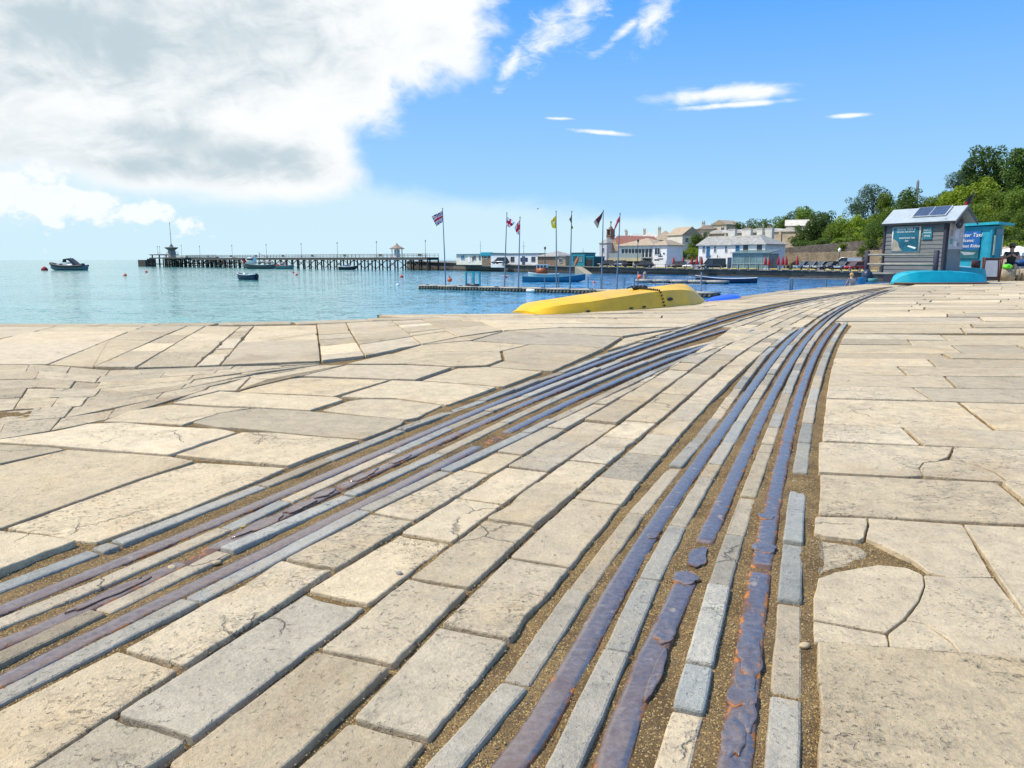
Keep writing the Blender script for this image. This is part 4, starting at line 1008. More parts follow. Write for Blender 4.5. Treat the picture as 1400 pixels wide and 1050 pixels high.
# its white right-hand wing with lettering
pl2 = Place(892, 173.5, 911, 170.5, -0.95); L2 = pl2.L
r2 = house_root('restaurant_wing', pl2, 'plain white end wing with small dark sign lettering beside the restaurant', 'building')
m = MB(); m.box((L2/2, 3, h1/2), (L2, 6, h1)); m.build('wall', M_render_w, r2)
m = MB(); hip_roof(m, 0, L2, 0, 6, h1+.02, 1.2, 0.4); m.build('roof', M_tanroof, r2)
win(r2, 1.3, h1-1.4, 1.5, 1.5, bars=1)
win(r2, 1.3, 1.3, 1.5, 1.2, bars=1)
sg = MB()
sg.add([(L2*0.50, -.05, h1-1.2), (L2*0.62, -.05, h1-2.3), (L2*0.50, -.05, h1-2.3)], [(0, 1, 2)]); sg.build('wall_sign', M_navy, r2); sg = MB(); sg.box((L2*0.55, -.05, h1-2.5), (1.2, .04, .2)); sg.build('wall_sign', M_navy, r2); sg = MB(); sg.box((L2*0.8, -.05, h1-1.9), (0.4, .04, .35)); sg.build('wall_sign', M_navy, r2); sg = MB(); sg.box((L2*0.55, -.05, h1-3.1), (1.6, .04, .18))
sg.build('wall_sign', M_navy, r2)
m = MB(); m.box((L2*0.55, -1.2, 0.75), (L2*1.3, 0.25, 1.5)); m.build('forecourt_wall', M_render_w, r2)
# hotel with the red roof and the clock turret
pl = Place(828, 196, 862, 188, -0.8); L = pl.L; h1 = zP(0, 190, 341)+0.8
r = house_root('hotel', pl, 'cream hotel with red tiled roof and an arched turret at its left end', 'building')
m = MB(); m.box((L/2, 6, h1/2), (L, 12, h1)); m.build('wall', M_cream, r)
q = MB(); hip_roof(q, 0, L, 0, 12, h1+.02, 3.4, 0.3, True); q.build('roof', M_redroof, r)
m = MB(); m.add([(1.5, -0.4, h1-0.5), (6.0, -0.4, h1-0.5), (3.75, -0.4, h1+2.6), (1.5, 6, h1-0.5), (6.0, 6, h1-0.5), (3.75, 6, h1+2.6)], [(0, 1, 2), (3, 4, 5), (0, 2, 5, 3), (1, 2, 5, 4)]); m.build('gable', M_tanroof, r)
t = MB(); t.box((0.8, 0.8, h1/2+1.7), (1.5, 1.5, h1+3.4)); t.box((0.8, .8, h1+3.5), (1.75, 1.75, 0.2)); 
for sx_ in (0, 1): t.box((0.12+1.36*sx_, 0.8, h1+4.3), (0.28, 1.4, 1.5))
t.box((0.8, 0.8, h1+5.1), (1.6, 1.6, .2)); t.lathe([(0.6, h1+5.2), (0.45, h1+5.6), (0.12, h1+6.0), (0.1, h1+6.6), (0.26, h1+6.9), (0.05, h1+7.3)], (0.8, 0.8, 0), 10); t.build('turret', paint('brown_sandstone', (0.24, 0.165, 0.12), 0.9), r)
for i in range(3): win(r, L*(0.35+0.25*i), h1-1.5, 1.0, 1.5); win(r, L*(0.35+0.25*i), 2.4, 1.2, 1.9)
pl = Place(819, 194, 829, 192, -0.8)
r = house_root('villa', pl, 'narrow pale grey house left of the hotel turret', 'house'); m = MB(); hh = zP(0, 193, 333)+.8
m.box((pl.L/2, 5, hh/2), (pl.L, 10, hh)); m.build('wall', paint('pale_grey_render', (0.55, 0.55, 0.55), 0.9), r)
q = MB(); hip_roof(q, 0, pl.L, 0, 10, hh+.02, 1.2, 0.2); q.build('roof', M_slate, r)
for z in (1.6, 4.0): win(r, pl.L/2, z, 0.9, 1.2)
# hillside houses: front left px, Y, front right px, Y, base row, eave row, ridge row
HH = [
 (857, 232, 897, 236, 345, 333, 320, 'long low white house under a pale hipped roof behind the restaurant', M_pale, M_paleroof, False),
 (893, 246, 922, 244, 345, 329, 316, 'cream house with dark dormer glazing above the restaurant roof', M_cream, M_tanroof, False),
 (918, 224, 934, 220, 350, 326, 314, 'pinkish gabled house stepping up the hill', paint('pink_render', (0.56, 0.43, 0.35), 0.9), M_tanroof, True),
 (932, 214, 956, 216, 352, 322, 311, 'tall cream gabled house above the ivy hedge', M_pale, M_tanroof, True),
 (952, 226, 974, 224, 345, 315, 309, 'low house with brown roof near the hilltop', M_cream, M_brown, False),
 (972, 240, 992, 236, 335, 309, 303, 'topmost tan house beside the hilltop trees', M_cream, M_tanroof, True),
 (878, 262, 905, 262, 340, 326, 318, 'far small cream house on the skyline left of the dormer house', M_cream, M_paleroof, False),
]
for a, Ya, b, Yb, rb, re, rr, lab, wm, rm, gb in HH:
    pl = Place(a, Ya, b, Yb, zP(0, Ya, rb)); z0 = pl.a.z; he = zP(0, Ya, re)-z0; hr = zP(0, Ya, rr)-zP(0, Ya, re)
    rw = []
    n = max(1, int(pl.L/2.6))
    for i in range(n): rw.append(((i+.5)/n, he-1.5, 1.1, 1.3))
    simple_house(pl, 8, he, hr, lab, wm, rm, rw, gb, ch=0 if gb else 1)
# the beige building with the row of low vaulted roofs
pl = Place(968, 194, 1092, 176, zP(0, 185, 350)); L = pl.L; z0 = pl.a.z; he = zP(0, 185, 319)-z0; hr = zP(0, 185, 312)-zP(0, 185, 319)
r = house_root('vaulted_building', pl, 'long beige stone building with a row of pale vaulted roofs behind the white terrace', 'building')
m = MB(); m.box((L/2, 5, he/2-2), (L, 10, he+4)); m.build('wall', M_beige, r)
for i in range(5):
    x0, x1 = L*i/5, L*(i+1)/5
    arc = [(x0+(x1-x0)*k/10, 0, he+hr*math.sin(math.pi*(0.12+0.76*k/10))-hr*0.3) for k in range(11)]
    m = MB(); m.extr([(x1, 0, he-.05), (x0, 0, he-.05)]+arc, (0, -0.3, 0), (0, 10.3, 0)); m.build('vault_roof', M_paleroof, r)
for i in range(6): 
    m = MB(); m.box((L*i/5+(0.3 if i == 0 else -0.3 if i == 5 else 0), -0.12, he/2), (0.6, 0.24, he)); m.build('buttress', M_beige, r)
pl = Place(1074, 192, 1108, 190, zP(0, 190, 320)); z0 = pl.a.z
r = house_root('hilltop_shed', pl, 'low pale-roofed building among the trees above the vaulted building', 'building')
m = MB(); m.box((pl.L/2, 4, 0.4), (pl.L, 8, 2.4)); m.build('wall', M_pale, r)
m = MB(); ze = zP(0, 190, 310)-z0; zr = zP(0, 190, 301)-z0
m.add([(-.3, -.3, ze), (pl.L+.3, -.3, ze), (pl.L+.3, 4, zr), (-.3, 4, zr), (-.3, 8.3, ze), (pl.L+.3, 8.3, ze)], [(0, 1, 2, 3), (3, 2, 5, 4), (0, 3, 4), (1, 2, 5)]); m.build('roof', M_paleroof, r)
m = MB(); m.box((pl.L/2, 4, (ze+1)/2), (pl.L-.1, 7.9, ze-1.05)); m.build('upper_wall', M_cream, r)
# retaining walls behind the car park
def wall_thing(name, pts, label, mat, th=0.5):
    rr = empty(name, (0, 0, 0), 0, label, 'wall'); m = MB()
    P = []
    for px, Y, rowb, rowt in pts: P.append((W(px, 355, Y).x, Y, zP(0, Y, rowb), zP(0, Y, rowt)))
    for a, b in zip(P, P[1:]):
        d = Vector((b[0]-a[0], b[1]-a[1], 0)).normalized(); n = Vector((-d.y, d.x, 0))*th
        if n.y < 0: n = -n
        A, B = Vector((a[0], a[1], 0)), Vector((b[0], b[1], 0))
        m.add([A+Vector((0, 0, a[2])), B+Vector((0, 0, b[2])), B+Vector((0, 0, b[3])), A+Vector((0, 0, a[3])), A+n+Vector((0, 0, a[2])), B+n+Vector((0, 0, b[2])), B+n+Vector((0, 0, b[3])), A+n+Vector((0, 0, a[3]))], [(0, 1, 2, 3), (4, 5, 6, 7), (3, 2, 6, 7), (0, 4, 7, 3), (1, 5, 6, 2)])
    m.build('wall_face', mat, rr); return rr
wall_thing('retaining_wall', [(1066, 156, 372, 346), (1120, 147, 374, 345), (1180, 139, 375, 343), (1240, 128, 378, 340)], 'lower tan rubble wall directly behind the parked cars', M_rubble_b)
wall_thing('retaining_wall', [(1064, 160, 350, 340), (1110, 153, 352, 335.5), (1150, 148, 352, 332), (1215, 136, 356, 327), (1250, 130, 356, 325)], 'upper dark rubble wall topped by shrubs above the car park', M_rubble_d)
# buildings at the root of the pier
def shed(name, a, Ya, b, Yb, rb, rt, depth, label, wm, roof=None, rr=None, ov=0.3, hip=0):
    pl = Place(a, Ya, b, Yb, zP(0, (Ya+Yb)/2, rb)); h = zP(0, Ya, rt)-pl.a.z
    o = house_root(name, pl, label, 'building'); m = MB(); m.box((pl.L/2, depth/2, h/2-0.3), (pl.L, depth, h+0.6)); m.build('wall', wm, o)
    m = MB()
    if hip: hip_roof(m, 0, pl.L, 0, depth, h+.01, hip, ov)
    else: m.box((pl.L/2, depth/2, h+0.13), (pl.L+2*ov, depth+2*ov, 0.24))
    m.build('roof', roof or M_white, o); return o, pl.L, h
o, L, h = shed('pier_kiosk', 624, 218, 660, 207, 359, 347.5, 6, 'low pale kiosk with flat white roof at the landward end of the pier', M_pale, M_white, ov=0.6)
win(o, L*0.26, h*0.58, 2.0, 1.3, glass=paint('blue_glass', (0.08, 0.16, 0.28), 0.15)); win(o, L*0.72, h*0.55, 1.2, 1.3); win(o, L*0.9, h*0.55, 1.0, 1.3)
d_ = MB(); d_.box((L*0.5, -0.05, h*0.45), (1.0, 0.1, h*0.85)); d_.build('door', M_white, o)
o, L, h = shed('pier_shop', 659, 206, 674, 203, 361, 347.5, 5, 'small brown timber shop under a teal flat roof beside the pier kiosk', M_brown, M_tealroof, ov=0.25)
d_ = MB(); d_.box((L/2, -0.3, h+0.0), (L+.5, 0.12, 0.9)); d_.build('fascia', M_turq, o); win(o, L*0.35, h*0.68, 1.4, 0.6, bars=0); d_ = MB(); d_.box((L*0.75, -.06, h*0.3), (0.9, .12, h*0.5)); d_.build('hatch', M_wood, o)
o, L, h = shed('boat_shed', 671, 203, 736, 193, 362.5, 348, 6, 'long white single-storey shed with a dark roof edge and posters on its front', M_render_w, paint('dark_roof_edge', (0.12, 0.12, 0.12), 0.8), ov=0.2)
for x in (0.47, 0.9): win(o, L*x, h*0.55, 1.2, 1.3, frame=paint('grey_frame', (0.3, 0.3, 0.3), 0.6))
for x in (0.66, 0.76): 
    d_ = MB(); d_.box((L*x, -0.05, h*0.52), (0.75, 0.06, 1.0)); d_.build('poster', M_navy, o)
d_ = MB(); d_.box((L*0.70, -.06, h*0.42), (0.9, .1, h*0.8)); d_.build('door', paint('slate_blue_door', (0.05, 0.08, 0.14), 0.6), o)
o, L, h = shed('brown_shed', 735, 192, 763, 187, 364, 350.5, 7, 'brown brick shed with a grey hipped roof behind the wheelhouse boat', M_brown, M_slate, ov=0.4, hip=1.35)
o, L, h = shed('brick_outbuilding', 762, 187, 773, 186, 364, 351, 5, 'small tan outbuilding with one window beside the brown shed', M_beige, M_slate, ov=0.2)
win(o, L*0.4, h*0.6, 0.8, 1.0)
o, L, h = shed('teal_shed', 781, 182, 799, 179, 363, 347, 4, 'teal container shed with glazed front by the slipway', M_tealroof, paint('dark_teal_roof', (0.02, 0.06, 0.06), 0.6), ov=0.1)
win(o, L*0.3, h*0.6, 1.3, 1.2, frame=M_tealroof); win(o, L*0.72, h*0.55, 1.2, 1.5, frame=M_tealroof, glass=M_bglass)
o, L, h = shed('teal_shed', 799, 179.5, 812, 177, 363, 352, 3.5, 'lower dark teal store attached right of the glazed teal shed', paint('dark_teal', (0.01, 0.085, 0.10), 0.6), M_tealroof, ov=0.1)
d_ = MB(); d_.box((L/2, -.05, h*0.4), (L*0.6, .08, h*0.7)); d_.build('door', M_black, o)
# obelisk on the hill
w = W(1251.5, 290, 185); zt = zP(0, 185, 250)
ob = MB(); ob.lathe([(0.7, 0), (0.7, 0.6), (0.46, 0.65), (0.32, zt-w.z-0.6), (0.02, zt-w.z)], (0, 0, 0), 4, smooth=False)
tag(ob.build('obelisk', paint('grey_granite', (0.22, 0.21, 0.21), 0.85, var=0.15)), 'slender grey stone obelisk above the trees on the hill', 'obelisk').location = w

# ------------------------------------------------------------------ pier
P0 = W(592, 355, 226); P1 = W(232, 355, 338); P0.z = P1.z = 0
pd = (P1-P0); PL = pd.length; pdn = pd.normalized()
prz = math.atan2(pdn.y, pdn.x)
pier = empty('pier', (P0.x, P0.y, SEA), prz, 'long timber pier on dark braced piles running out across the bay', 'pier')
DZ = 3.9                                   # deck above the water; x along the pier, y to its far side (negative y faces the quay side)
PWd = 5.0
m = MB(); m.box((PL/2, 0, DZ-0.15), (PL, PWd, 0.3)); 
for y in (-PWd/2+.2, PWd/2-.2): m.box((PL/2, y, DZ-0.55), (PL, 0.35, 0.5))
m.build('deck', M_deck, pier)
nb = 46
for i in range(nb+1):
    x = PL*i/nb
    for y in (-PWd/2+.3, PWd/2-.3):
        c = MB(); c.cyl((x, y, -2.5), (x, y, DZ-0.3), 0.27, 0.24, 7); c.build('pile', M_timber, pier)
    if i % 3 == 2:
        b_ = MB(); y = PWd/2-.3
        for s_ in (-1, 1):
            b_.tube([(x, s_*y, DZ-0.7), (x+PL/nb*1.4, s_*y, 0.4)], 0.15, 5); b_.tube([(x, s_*y, DZ-0.7), (x-PL/nb*1.4, s_*y, 0.4)], 0.11, 5)
        b_.build('brace', M_timber, pier)
m = MB()
for y in (-PWd/2+.1, PWd/2-.1):
    for z in (1.05, 0.55): m.tube([(0, y, DZ+z), (PL, y, DZ+z)], 0.045, 5)
    n = int(PL/2)
    for i in range(n+1): m.box((PL*i/n, y, DZ+.55), (0.09, 0.09, 1.1))
    for i in range(n*3): 
        if i % 3: m.box((PL*i/(n*3), y, DZ+.55), (0.03, 0.03, 1.0))
m.build('railing', paint('pier_railing_paint', (0.22, 0.22, 0.21), 0.6), pier)
for i in range(9):
    x = PL*(0.045+0.11*i)
    if not 0 < x < PL: continue
    b_ = MB(); b_.box((x, -PWd/2+.55, DZ+.4), (1.6, 0.5, 0.12)); b_.box((x, -PWd/2+.8, DZ+.75), (1.6, 0.08, 0.6)); b_.build('bench', M_deck, pier)
# pier head: wider lower staging, upper deck, dolphins
HL = 46.0
h = empty('landing_stage', (P1.x, P1.y, SEA), prz, 'broad timber pier head with an upper landing deck and thick piles', 'pier')
m = MB(); m.box((-8, -2, DZ+0.0), (34, 14, 0.5)); m.build('main_deck', M_deck, h)
m = MB(); m.box((7.5, -1, DZ+1.5), (12, 8, 0.4)); m.build('upper_deck', M_deck, h)
m = MB(); m.box((-10, -9.2, 1.6), (36, 3, 0.35)); m.build('lower_landing', M_timber, h)
for i in range(11):
    for y in (-10.2, -5, 3.5):
        c = MB(); c.cyl((-25+4.3*i*0.92, y, -2.5), (-25+4.3*i*0.92, y, DZ-0.2 if y > -8 else 2.2+(i % 3)*0.4), 0.30, 0.26, 7); c.build('pile', M_timber, h)
for i in range(3):
    c = MB(); c.cyl((13.0, -4.5+3.2*i, -2), (13.0, -4.5+3.2*i, DZ+1.4), 0.32, 0.3, 7); c.build('pile', M_timber, h)
for i in range(7):
    b_ = MB(); x = -24+5.0*i
    b_.tube([(x, -5, DZ-0.4), (x+4.6, -5, 0.5)], 0.14, 5); b_.tube([(x+4.6, -5, DZ-.4), (x, -5, 0.5)], 0.14, 5); b_.build('brace', M_timber, h)
m = MB(); 
for x0, x1, y, z in ((-25, 2, -8.8, DZ+.25), (2, 13.4, -5, DZ+1.7)):
    for dz in (0.6, 1.1): m.tube([(x0, y, z+dz), (x1, y, z+dz)], 0.05, 5)
    n = int((x1-x0)/2)
    for i in range(n+1): m.box((x0+(x1-x0)*i/n, y, z+.55), (.1, .1, 1.1))
m.build('railing', M_iron_d, h)
m = MB()
for x in (-22, -16): m.tube([(x, -8.9, DZ+.2), (x+5, -8.9, 1.7)], 0.1, 5); m.tube([(x, -8.9, DZ+1.1), (x+5, -8.9, 2.7)], 0.06, 5)
m.build('stairs', paint('pale_stair_timber', (0.30, 0.26, 0.21), 0.9), h)
# low boarding deck running back along the quay side of the pier
m = MB(); m.box((-44, -5.2, 1.9), (34, 3.2, 0.4)); m.build('boarding_deck', M_timber, h)
for i in range(10):
    for y in (-6.6, -4):
        c = MB(); c.cyl((-60+3.6*i, y, -2.5), (-60+3.6*i, y, 3.0+0.9*(i % 2)), 0.24, 0.22, 7); c.build('pile', M_timber, h)
for i in range(5):
    b_ = MB(); b_.tube([(-58+6.6*i, -6.7, 3.3), (-52.5+6.6*i, -6.7, 0.5)], 0.13, 5); b_.tube([(-58+6.6*i, -6.7, 0.5), (-52.5+6.6*i, -6.7, 3.3)], 0.13, 5); b_.build('brace', M_timber, h)
m = MB(); m.box((-30.5, -5, 3.0), (7, 1.4, 0.2), rot=Matrix.Rotation(0.42, 3, 'Y')); m.box((-50, -5, 3.0), (6, 1.4, 0.2), rot=Matrix.Rotation(-0.42, 3, 'Y')); 
m.build('stairs', paint('pale_stair_timber', (0, 0, 0)), h)
m = MB(); m.box((-38, -5.6, 2.9), (0.9, 0.5, 1.7)); m.build('orange_locker', M_orange, h)
# lookout with mast on the head
lk = empty('lookout_tower', (P1.x, P1.y, SEA), prz, 'small lookout hut with overhanging roof and thin mast on the pier head', 'tower')
m = MB(); m.box((-2.5, 0, DZ+1.7), (2.4, 2.4, 3.2)); m.build('wall', paint('tower_boards', (0.28, 0.28, 0.24), 0.8), lk)
m = MB(); m.lathe([(1.2, DZ+3.2), (3.0, DZ+4.5), (3.1, DZ+4.7), (1.0, DZ+4.9), (0.5, DZ+5.9), (0.25, DZ+6.2)], (-2.5, 0, 0), 8, smooth=False); m.build('roof', paint('tower_roof', (0.20, 0.22, 0.20), 0.8), lk)
m = MB(); m.cyl((-2.5, 0, DZ+6.2), (-2.5, 0, DZ+15.5), 0.12, 0.06, 6); m.box((-2.5, 0, DZ+10.8), (1.2, .1, .1)); m.box((-2.5, 0, DZ+14.6), (0.8, .1, .1)); m.ball((-2.5, 0, DZ+15.4), 0.25, 8); m.build('mast', M_iron_d, lk)
# mooring dolphin beyond the head
dl = empty('mooring_dolphin', (P1.x, P1.y, SEA), prz, 'square cluster of dark timber piles standing off the end of the pier', 'mooring'); 
m = MB(); m.box((28.0, -2, 1.55), (8, 5, 3.1)); m.build('fender_box', M_timber, dl)
for i in range(5):
    c = MB(); c.cyl((24.6+1.7*i, -4.3, -1), (24.6+1.7*i, -4.3, 3.6+0.3*(i % 2)), 0.45, 0.42, 8); c.build('pile', M_timber, dl)
m = MB(); m.box((18, -1.5, 1.2), (12, 1.2, 0.4)); m.build('catwalk', M_timber, dl)
m = MB(); m.cyl((20.6, -1.5, -1), (20.6, -1.5, 4.4), 0.25, n=7); m.build('pile', M_timber, dl)
# lamp posts on the pier
def lamp(x, base, hgt, y=0.0, dbl=False):
    r = empty('pier_lamp', (0, 0, 0), 0, None, 'lamp post', 'lamp posts along the pier')
    p = P0+pdn*x; nn = Vector((-pdn.y, pdn.x, 0)); p = p+nn*y
    r.location = (p.x, p.y, SEA+base); m = MB(); m.cyl((0, 0, 0), (0, 0, hgt), 0.07, 0.045, 6); m.cyl((0, 0, 0), (0, 0, 0.8), 0.12, 0.10, 6); m.build('post', M_iron_d, r)
    g = MB(); g.lathe([(0.08, hgt), (0.16, hgt+.1), (0.17, hgt+.3), (0.06, hgt+.45), (0.02, hgt+.6)], (0, 0, 0), 8); g.build('lantern', M_iron_d, r); return r
for k, (px, lab) in enumerate([(588, 'thin pier lamp nearest the shore end'), (522, 'pier lamp just left of the pier shelter'), (468, 'pier lamp above the small white moored boat'), (419, 'pier lamp above the open piles, second left of the shelter'), (371, 'pier lamp right above the moored fishing boats'), (324, 'pier lamp above the black open motorboat'), (280, 'pier lamp nearest the pier head')]):
    # where the pier line crosses this photo column
    best = min((abs(700+FPX*((P0+pdn*x).x)/((P0+pdn*x).y*_cp+0.4)-px), x) for x in np.linspace(0, PL, 400))
    lamp(best[1], DZ, 4.6, 1.8)['label'] = lab
for x, y, hh, lab in ((PL+9, 1, 3.2, 'left one of the paired lamps on the upper landing deck'), (PL+7, 1, 3.2, 'right one of the paired lamps on the upper landing deck'), (PL-14, 1, 5.0, 'tall lamp on the pier head right of the lookout')):
    lamp(x, DZ+(1.7 if 'upper' in lab else .2), hh, y)['label'] = lab
# shelter on the pier
best = min((abs(700+FPX*((P0+pdn*x).x)/((P0+pdn*x).y*_cp+0.4)-543), x) for x in np.linspace(0, PL, 400))[1]
p = P0+pdn*best
sh = empty('pier_shelter', (p.x, p.y, SEA+DZ), prz, 'small white pier shelter with brown hipped roof and finial', 'shelter')
m = MB()
for sx_ in (-1, 1):
    for sy in (-1, 1): m.box((sx_*1.1, sy*1.1, 1.3), (0.22, 0.22, 2.6))
m.box((0, 0, 1.3), (0.12, 2.2, 2.4)); m.box((0, 1.05, 0.45), (2.2, .1, .9)); m.build('frame', M_white, sh)
m = MB(); m.lathe([(2.3, 2.6), (2.4, 2.75), (1.2, 3.4), (0.9, 3.5), (0.25, 4.1), (0.05, 4.5)], (0, 0, 0), 8, smooth=False); m.build('roof', paint('shelter_roof', (0.30, 0.22, 0.16), 0.8), sh)
# ------------------------------------------------------------------ trees and shrubs
def leaf_mat(name, c1, c2, c3):
    m, nt, b = newmat(name); P = nt.obj(); oi = nt.new('ShaderNodeObjectInfo').outputs['Random']
    at = nt.new('ShaderNodeAttribute'); at.attribute_name = 'leaf'
    sp = nt.new('ShaderNodeSeparateColor'); nt.put(sp.inputs[0], at.outputs['Color'])
    c = nt.mix(sp.outputs[0], c1, c2); c = nt.mix(nt.mul(nt.step(nt.noise(P, 0.55, 4, 0.6), 0.5, 0.68), 0.8), c, c3)
    k = nt.new('ShaderNodeVectorMath', operation='SCALE'); nt.put(k.inputs[0], c); nt.put(k.inputs[3], nt.add(0.75, nt.mul(oi, 0.5)))
    nt.put(b.inputs['Base Color'], k.outputs[0]); b.inputs['Roughness'].default_value = 0.55; b.inputs['Specular IOR Level'].default_value = 0.25
    tr = nt.new('ShaderNodeBsdfTranslucent'); nt.put(tr.inputs[0], k.outputs[0]); ms = nt.new('ShaderNodeMixShader'); ms.inputs[0].default_value = 0.38
    nt.l.new(b.outputs[0], ms.inputs[1]); nt.l.new(tr.outputs[0], ms.inputs[2])
    out = [n for n in nt.n if n.type == 'OUTPUT_MATERIAL'][0]; nt.l.new(ms.outputs[0], out.inputs[0])
    return m
LEAF = {'dark': leaf_mat('dark_leaves', (0.062, 0.112, 0.020), (0.122, 0.192, 0.032), (0.044, 0.086, 0.028)),
        'mid': leaf_mat('mid_leaves', (0.110, 0.178, 0.020), (0.202, 0.283, 0.032), (0.080, 0.144, 0.022)),
        'bright': leaf_mat('bright_leaves', (0.184, 0.263, 0.016), (0.318, 0.395, 0.030), (0.129, 0.211, 0.020)),
        'blue': leaf_mat('bluish_leaves', (0.067, 0.119, 0.063), (0.129, 0.192, 0.094), (0.104, 0.171, 0.045))}
M_bark = paint('bark', (0.12, 0.09, 0.06), 0.95, var=0.3, scale=3)
def crown_mesh(name, mat, n_lobes, n_leaf, size, seed, flat=1.0, low=False):
    """unit crown: about 1 wide and 1 high, made of leaf clumps on uneven lobes"""
    rg = random.Random(seed); v, f, col = [], [], []
    lobes = []
    for i in range(n_lobes):
        t = rg.uniform(0, 2*math.pi); h = rg.uniform(0.12, 0.92) if not low else rg.uniform(0.05, 0.75)
        rad = (0.40*math.sqrt(max(0.05, 1-((h-0.42)/0.60)**2)))*rg.uniform(0.35, 1.05)
        r = rg.uniform(0.10, 0.20)*(1.0 if h < .8 else 0.75)
        lobes.append((Vector((math.cos(t)*rad, math.sin(t)*rad, h)), r, rg.random()))
    lobes += [(Vector((0, 0, 0.45)), 0.27, 0.2), (Vector((0.05, 0, 0.70)), 0.18, 0.5)]
    wsum = sum(l[1]**2 for l in lobes)
    for c, r, tv_ in lobes:
        for _ in range(int(n_leaf*r*r/wsum)):
            d = Vector((rg.gauss(0, 1), rg.gauss(0, 1), rg.gauss(0, 1))).normalized()
            if d.z < -0.45 and rg.random() < 0.6: continue
            p = c+d*r*(rg.uniform(0.6, 1.0)**0.6)*(1+0.22*mnoise.noise(d*2.5+c*9))*(1.25 if rg.random() < 0.06 else 1)
            p.z = max(0.0, p.z)*flat
            nrm = (d*0.8+Vector((rg.gauss(0, .6), rg.gauss(0, .6), rg.gauss(0.3, .6)))).normalized()
            a = nrm.orthogonal().normalized(); b = nrm.cross(a); s = size*rg.uniform(0.55, 1.3); an = rg.uniform(0, 6.28)
            a, b = a*math.cos(an)+b*math.sin(an), b*math.cos(an)-a*math.sin(an)
            i0 = len(v)
            v += [p-a*s, p-b*s*0.55+nrm*s*0.15, p+a*s, p+b*s*0.55+nrm*s*0.15]; f.append((i0, i0+1, i0+2, i0+3))
            k = min(1, max(0, 0.45*tv_+0.55*rg.random())); col += [(k, k, k, 1)]*4
    me = bpy.data.meshes.new(name); me.from_pydata([tuple(p) for p in v], [], f); me.materials.append(mat)
    at = me.color_attributes.new('leaf', 'FLOAT_COLOR', 'POINT'); at.data.foreach_set('color', np.array(col, dtype=np.float32).ravel())
    return me
CR = {}
for k, (mt, nl, nf, sz, fl) in {'dark': ('dark', 26, 5200, 0.026, 1), 'mid': ('mid', 24, 5200, 0.026, 1), 'bright': ('bright', 22, 5000, 0.027, 1), 'blue': ('blue', 30, 4600, 0.022, 1)}.items():
    CR[k] = [crown_mesh('crown', LEAF[mt], nl, nf, sz, 11+13*len(CR)+j, fl) for j in range(2)]
for k in ('dark', 'mid', 'bright'):
    CR['low_'+k] = [crown_mesh('crown', LEAF[k], 16, 2600, 0.036, 70+len(CR), 1, True)]
def trunk_mesh():
    m = MB(); m.tube([(0, 0, -0.3), (0.01, 0, 0.0), (0.02, 0.01, 0.25), (0.0, 0.0, 0.6)], [0.045, 0.035, 0.025, 0.01], 7)
    for i in range(6):
        t = i*1.05; z = 0.18+0.05*i
        m.tube([(0.015, 0, z), (math.cos(t)*0.13, math.sin(t)*0.13, z+0.14), (math.cos(t)*0.24, math.sin(t)*0.24, z+0.24)], [0.016, 0.010, 0.004], 5)
    return m
TR = trunk_mesh().build('trunk', M_bark); TR_ME = TR.data; bpy.data.objects.remove(TR)
def tree(px, top, Y, wpx, kind, label, group='trees on the hillside', name='tree', hfac=None):
    x = W(px, 355, Y).x; zt = zP(0, Y, top); zb = hill(x, Y)
    wid = wpx/FPX*Y; h = zt-zb
    h = min(h, (hfac or 1.3)*wid)
    zb2 = zt-h
    r = empty(name, (x, Y, zb2), random.uniform(0, 6.28), label, name, group)
    c = bpy.data.objects.new('crown', random.choice(CR[kind])); COL.objects.link(c); c.parent = r
    cb = -0.03*h
    c.location = (0, 0, cb); c.scale = (wid*1.25, wid*1.25, (h-cb)/1.02)
    t = bpy.data.objects.new('trunk', TR_ME); COL.objects.link(t); t.parent = r; t.scale = (wid*0.9, wid*0.9, h)
    return r
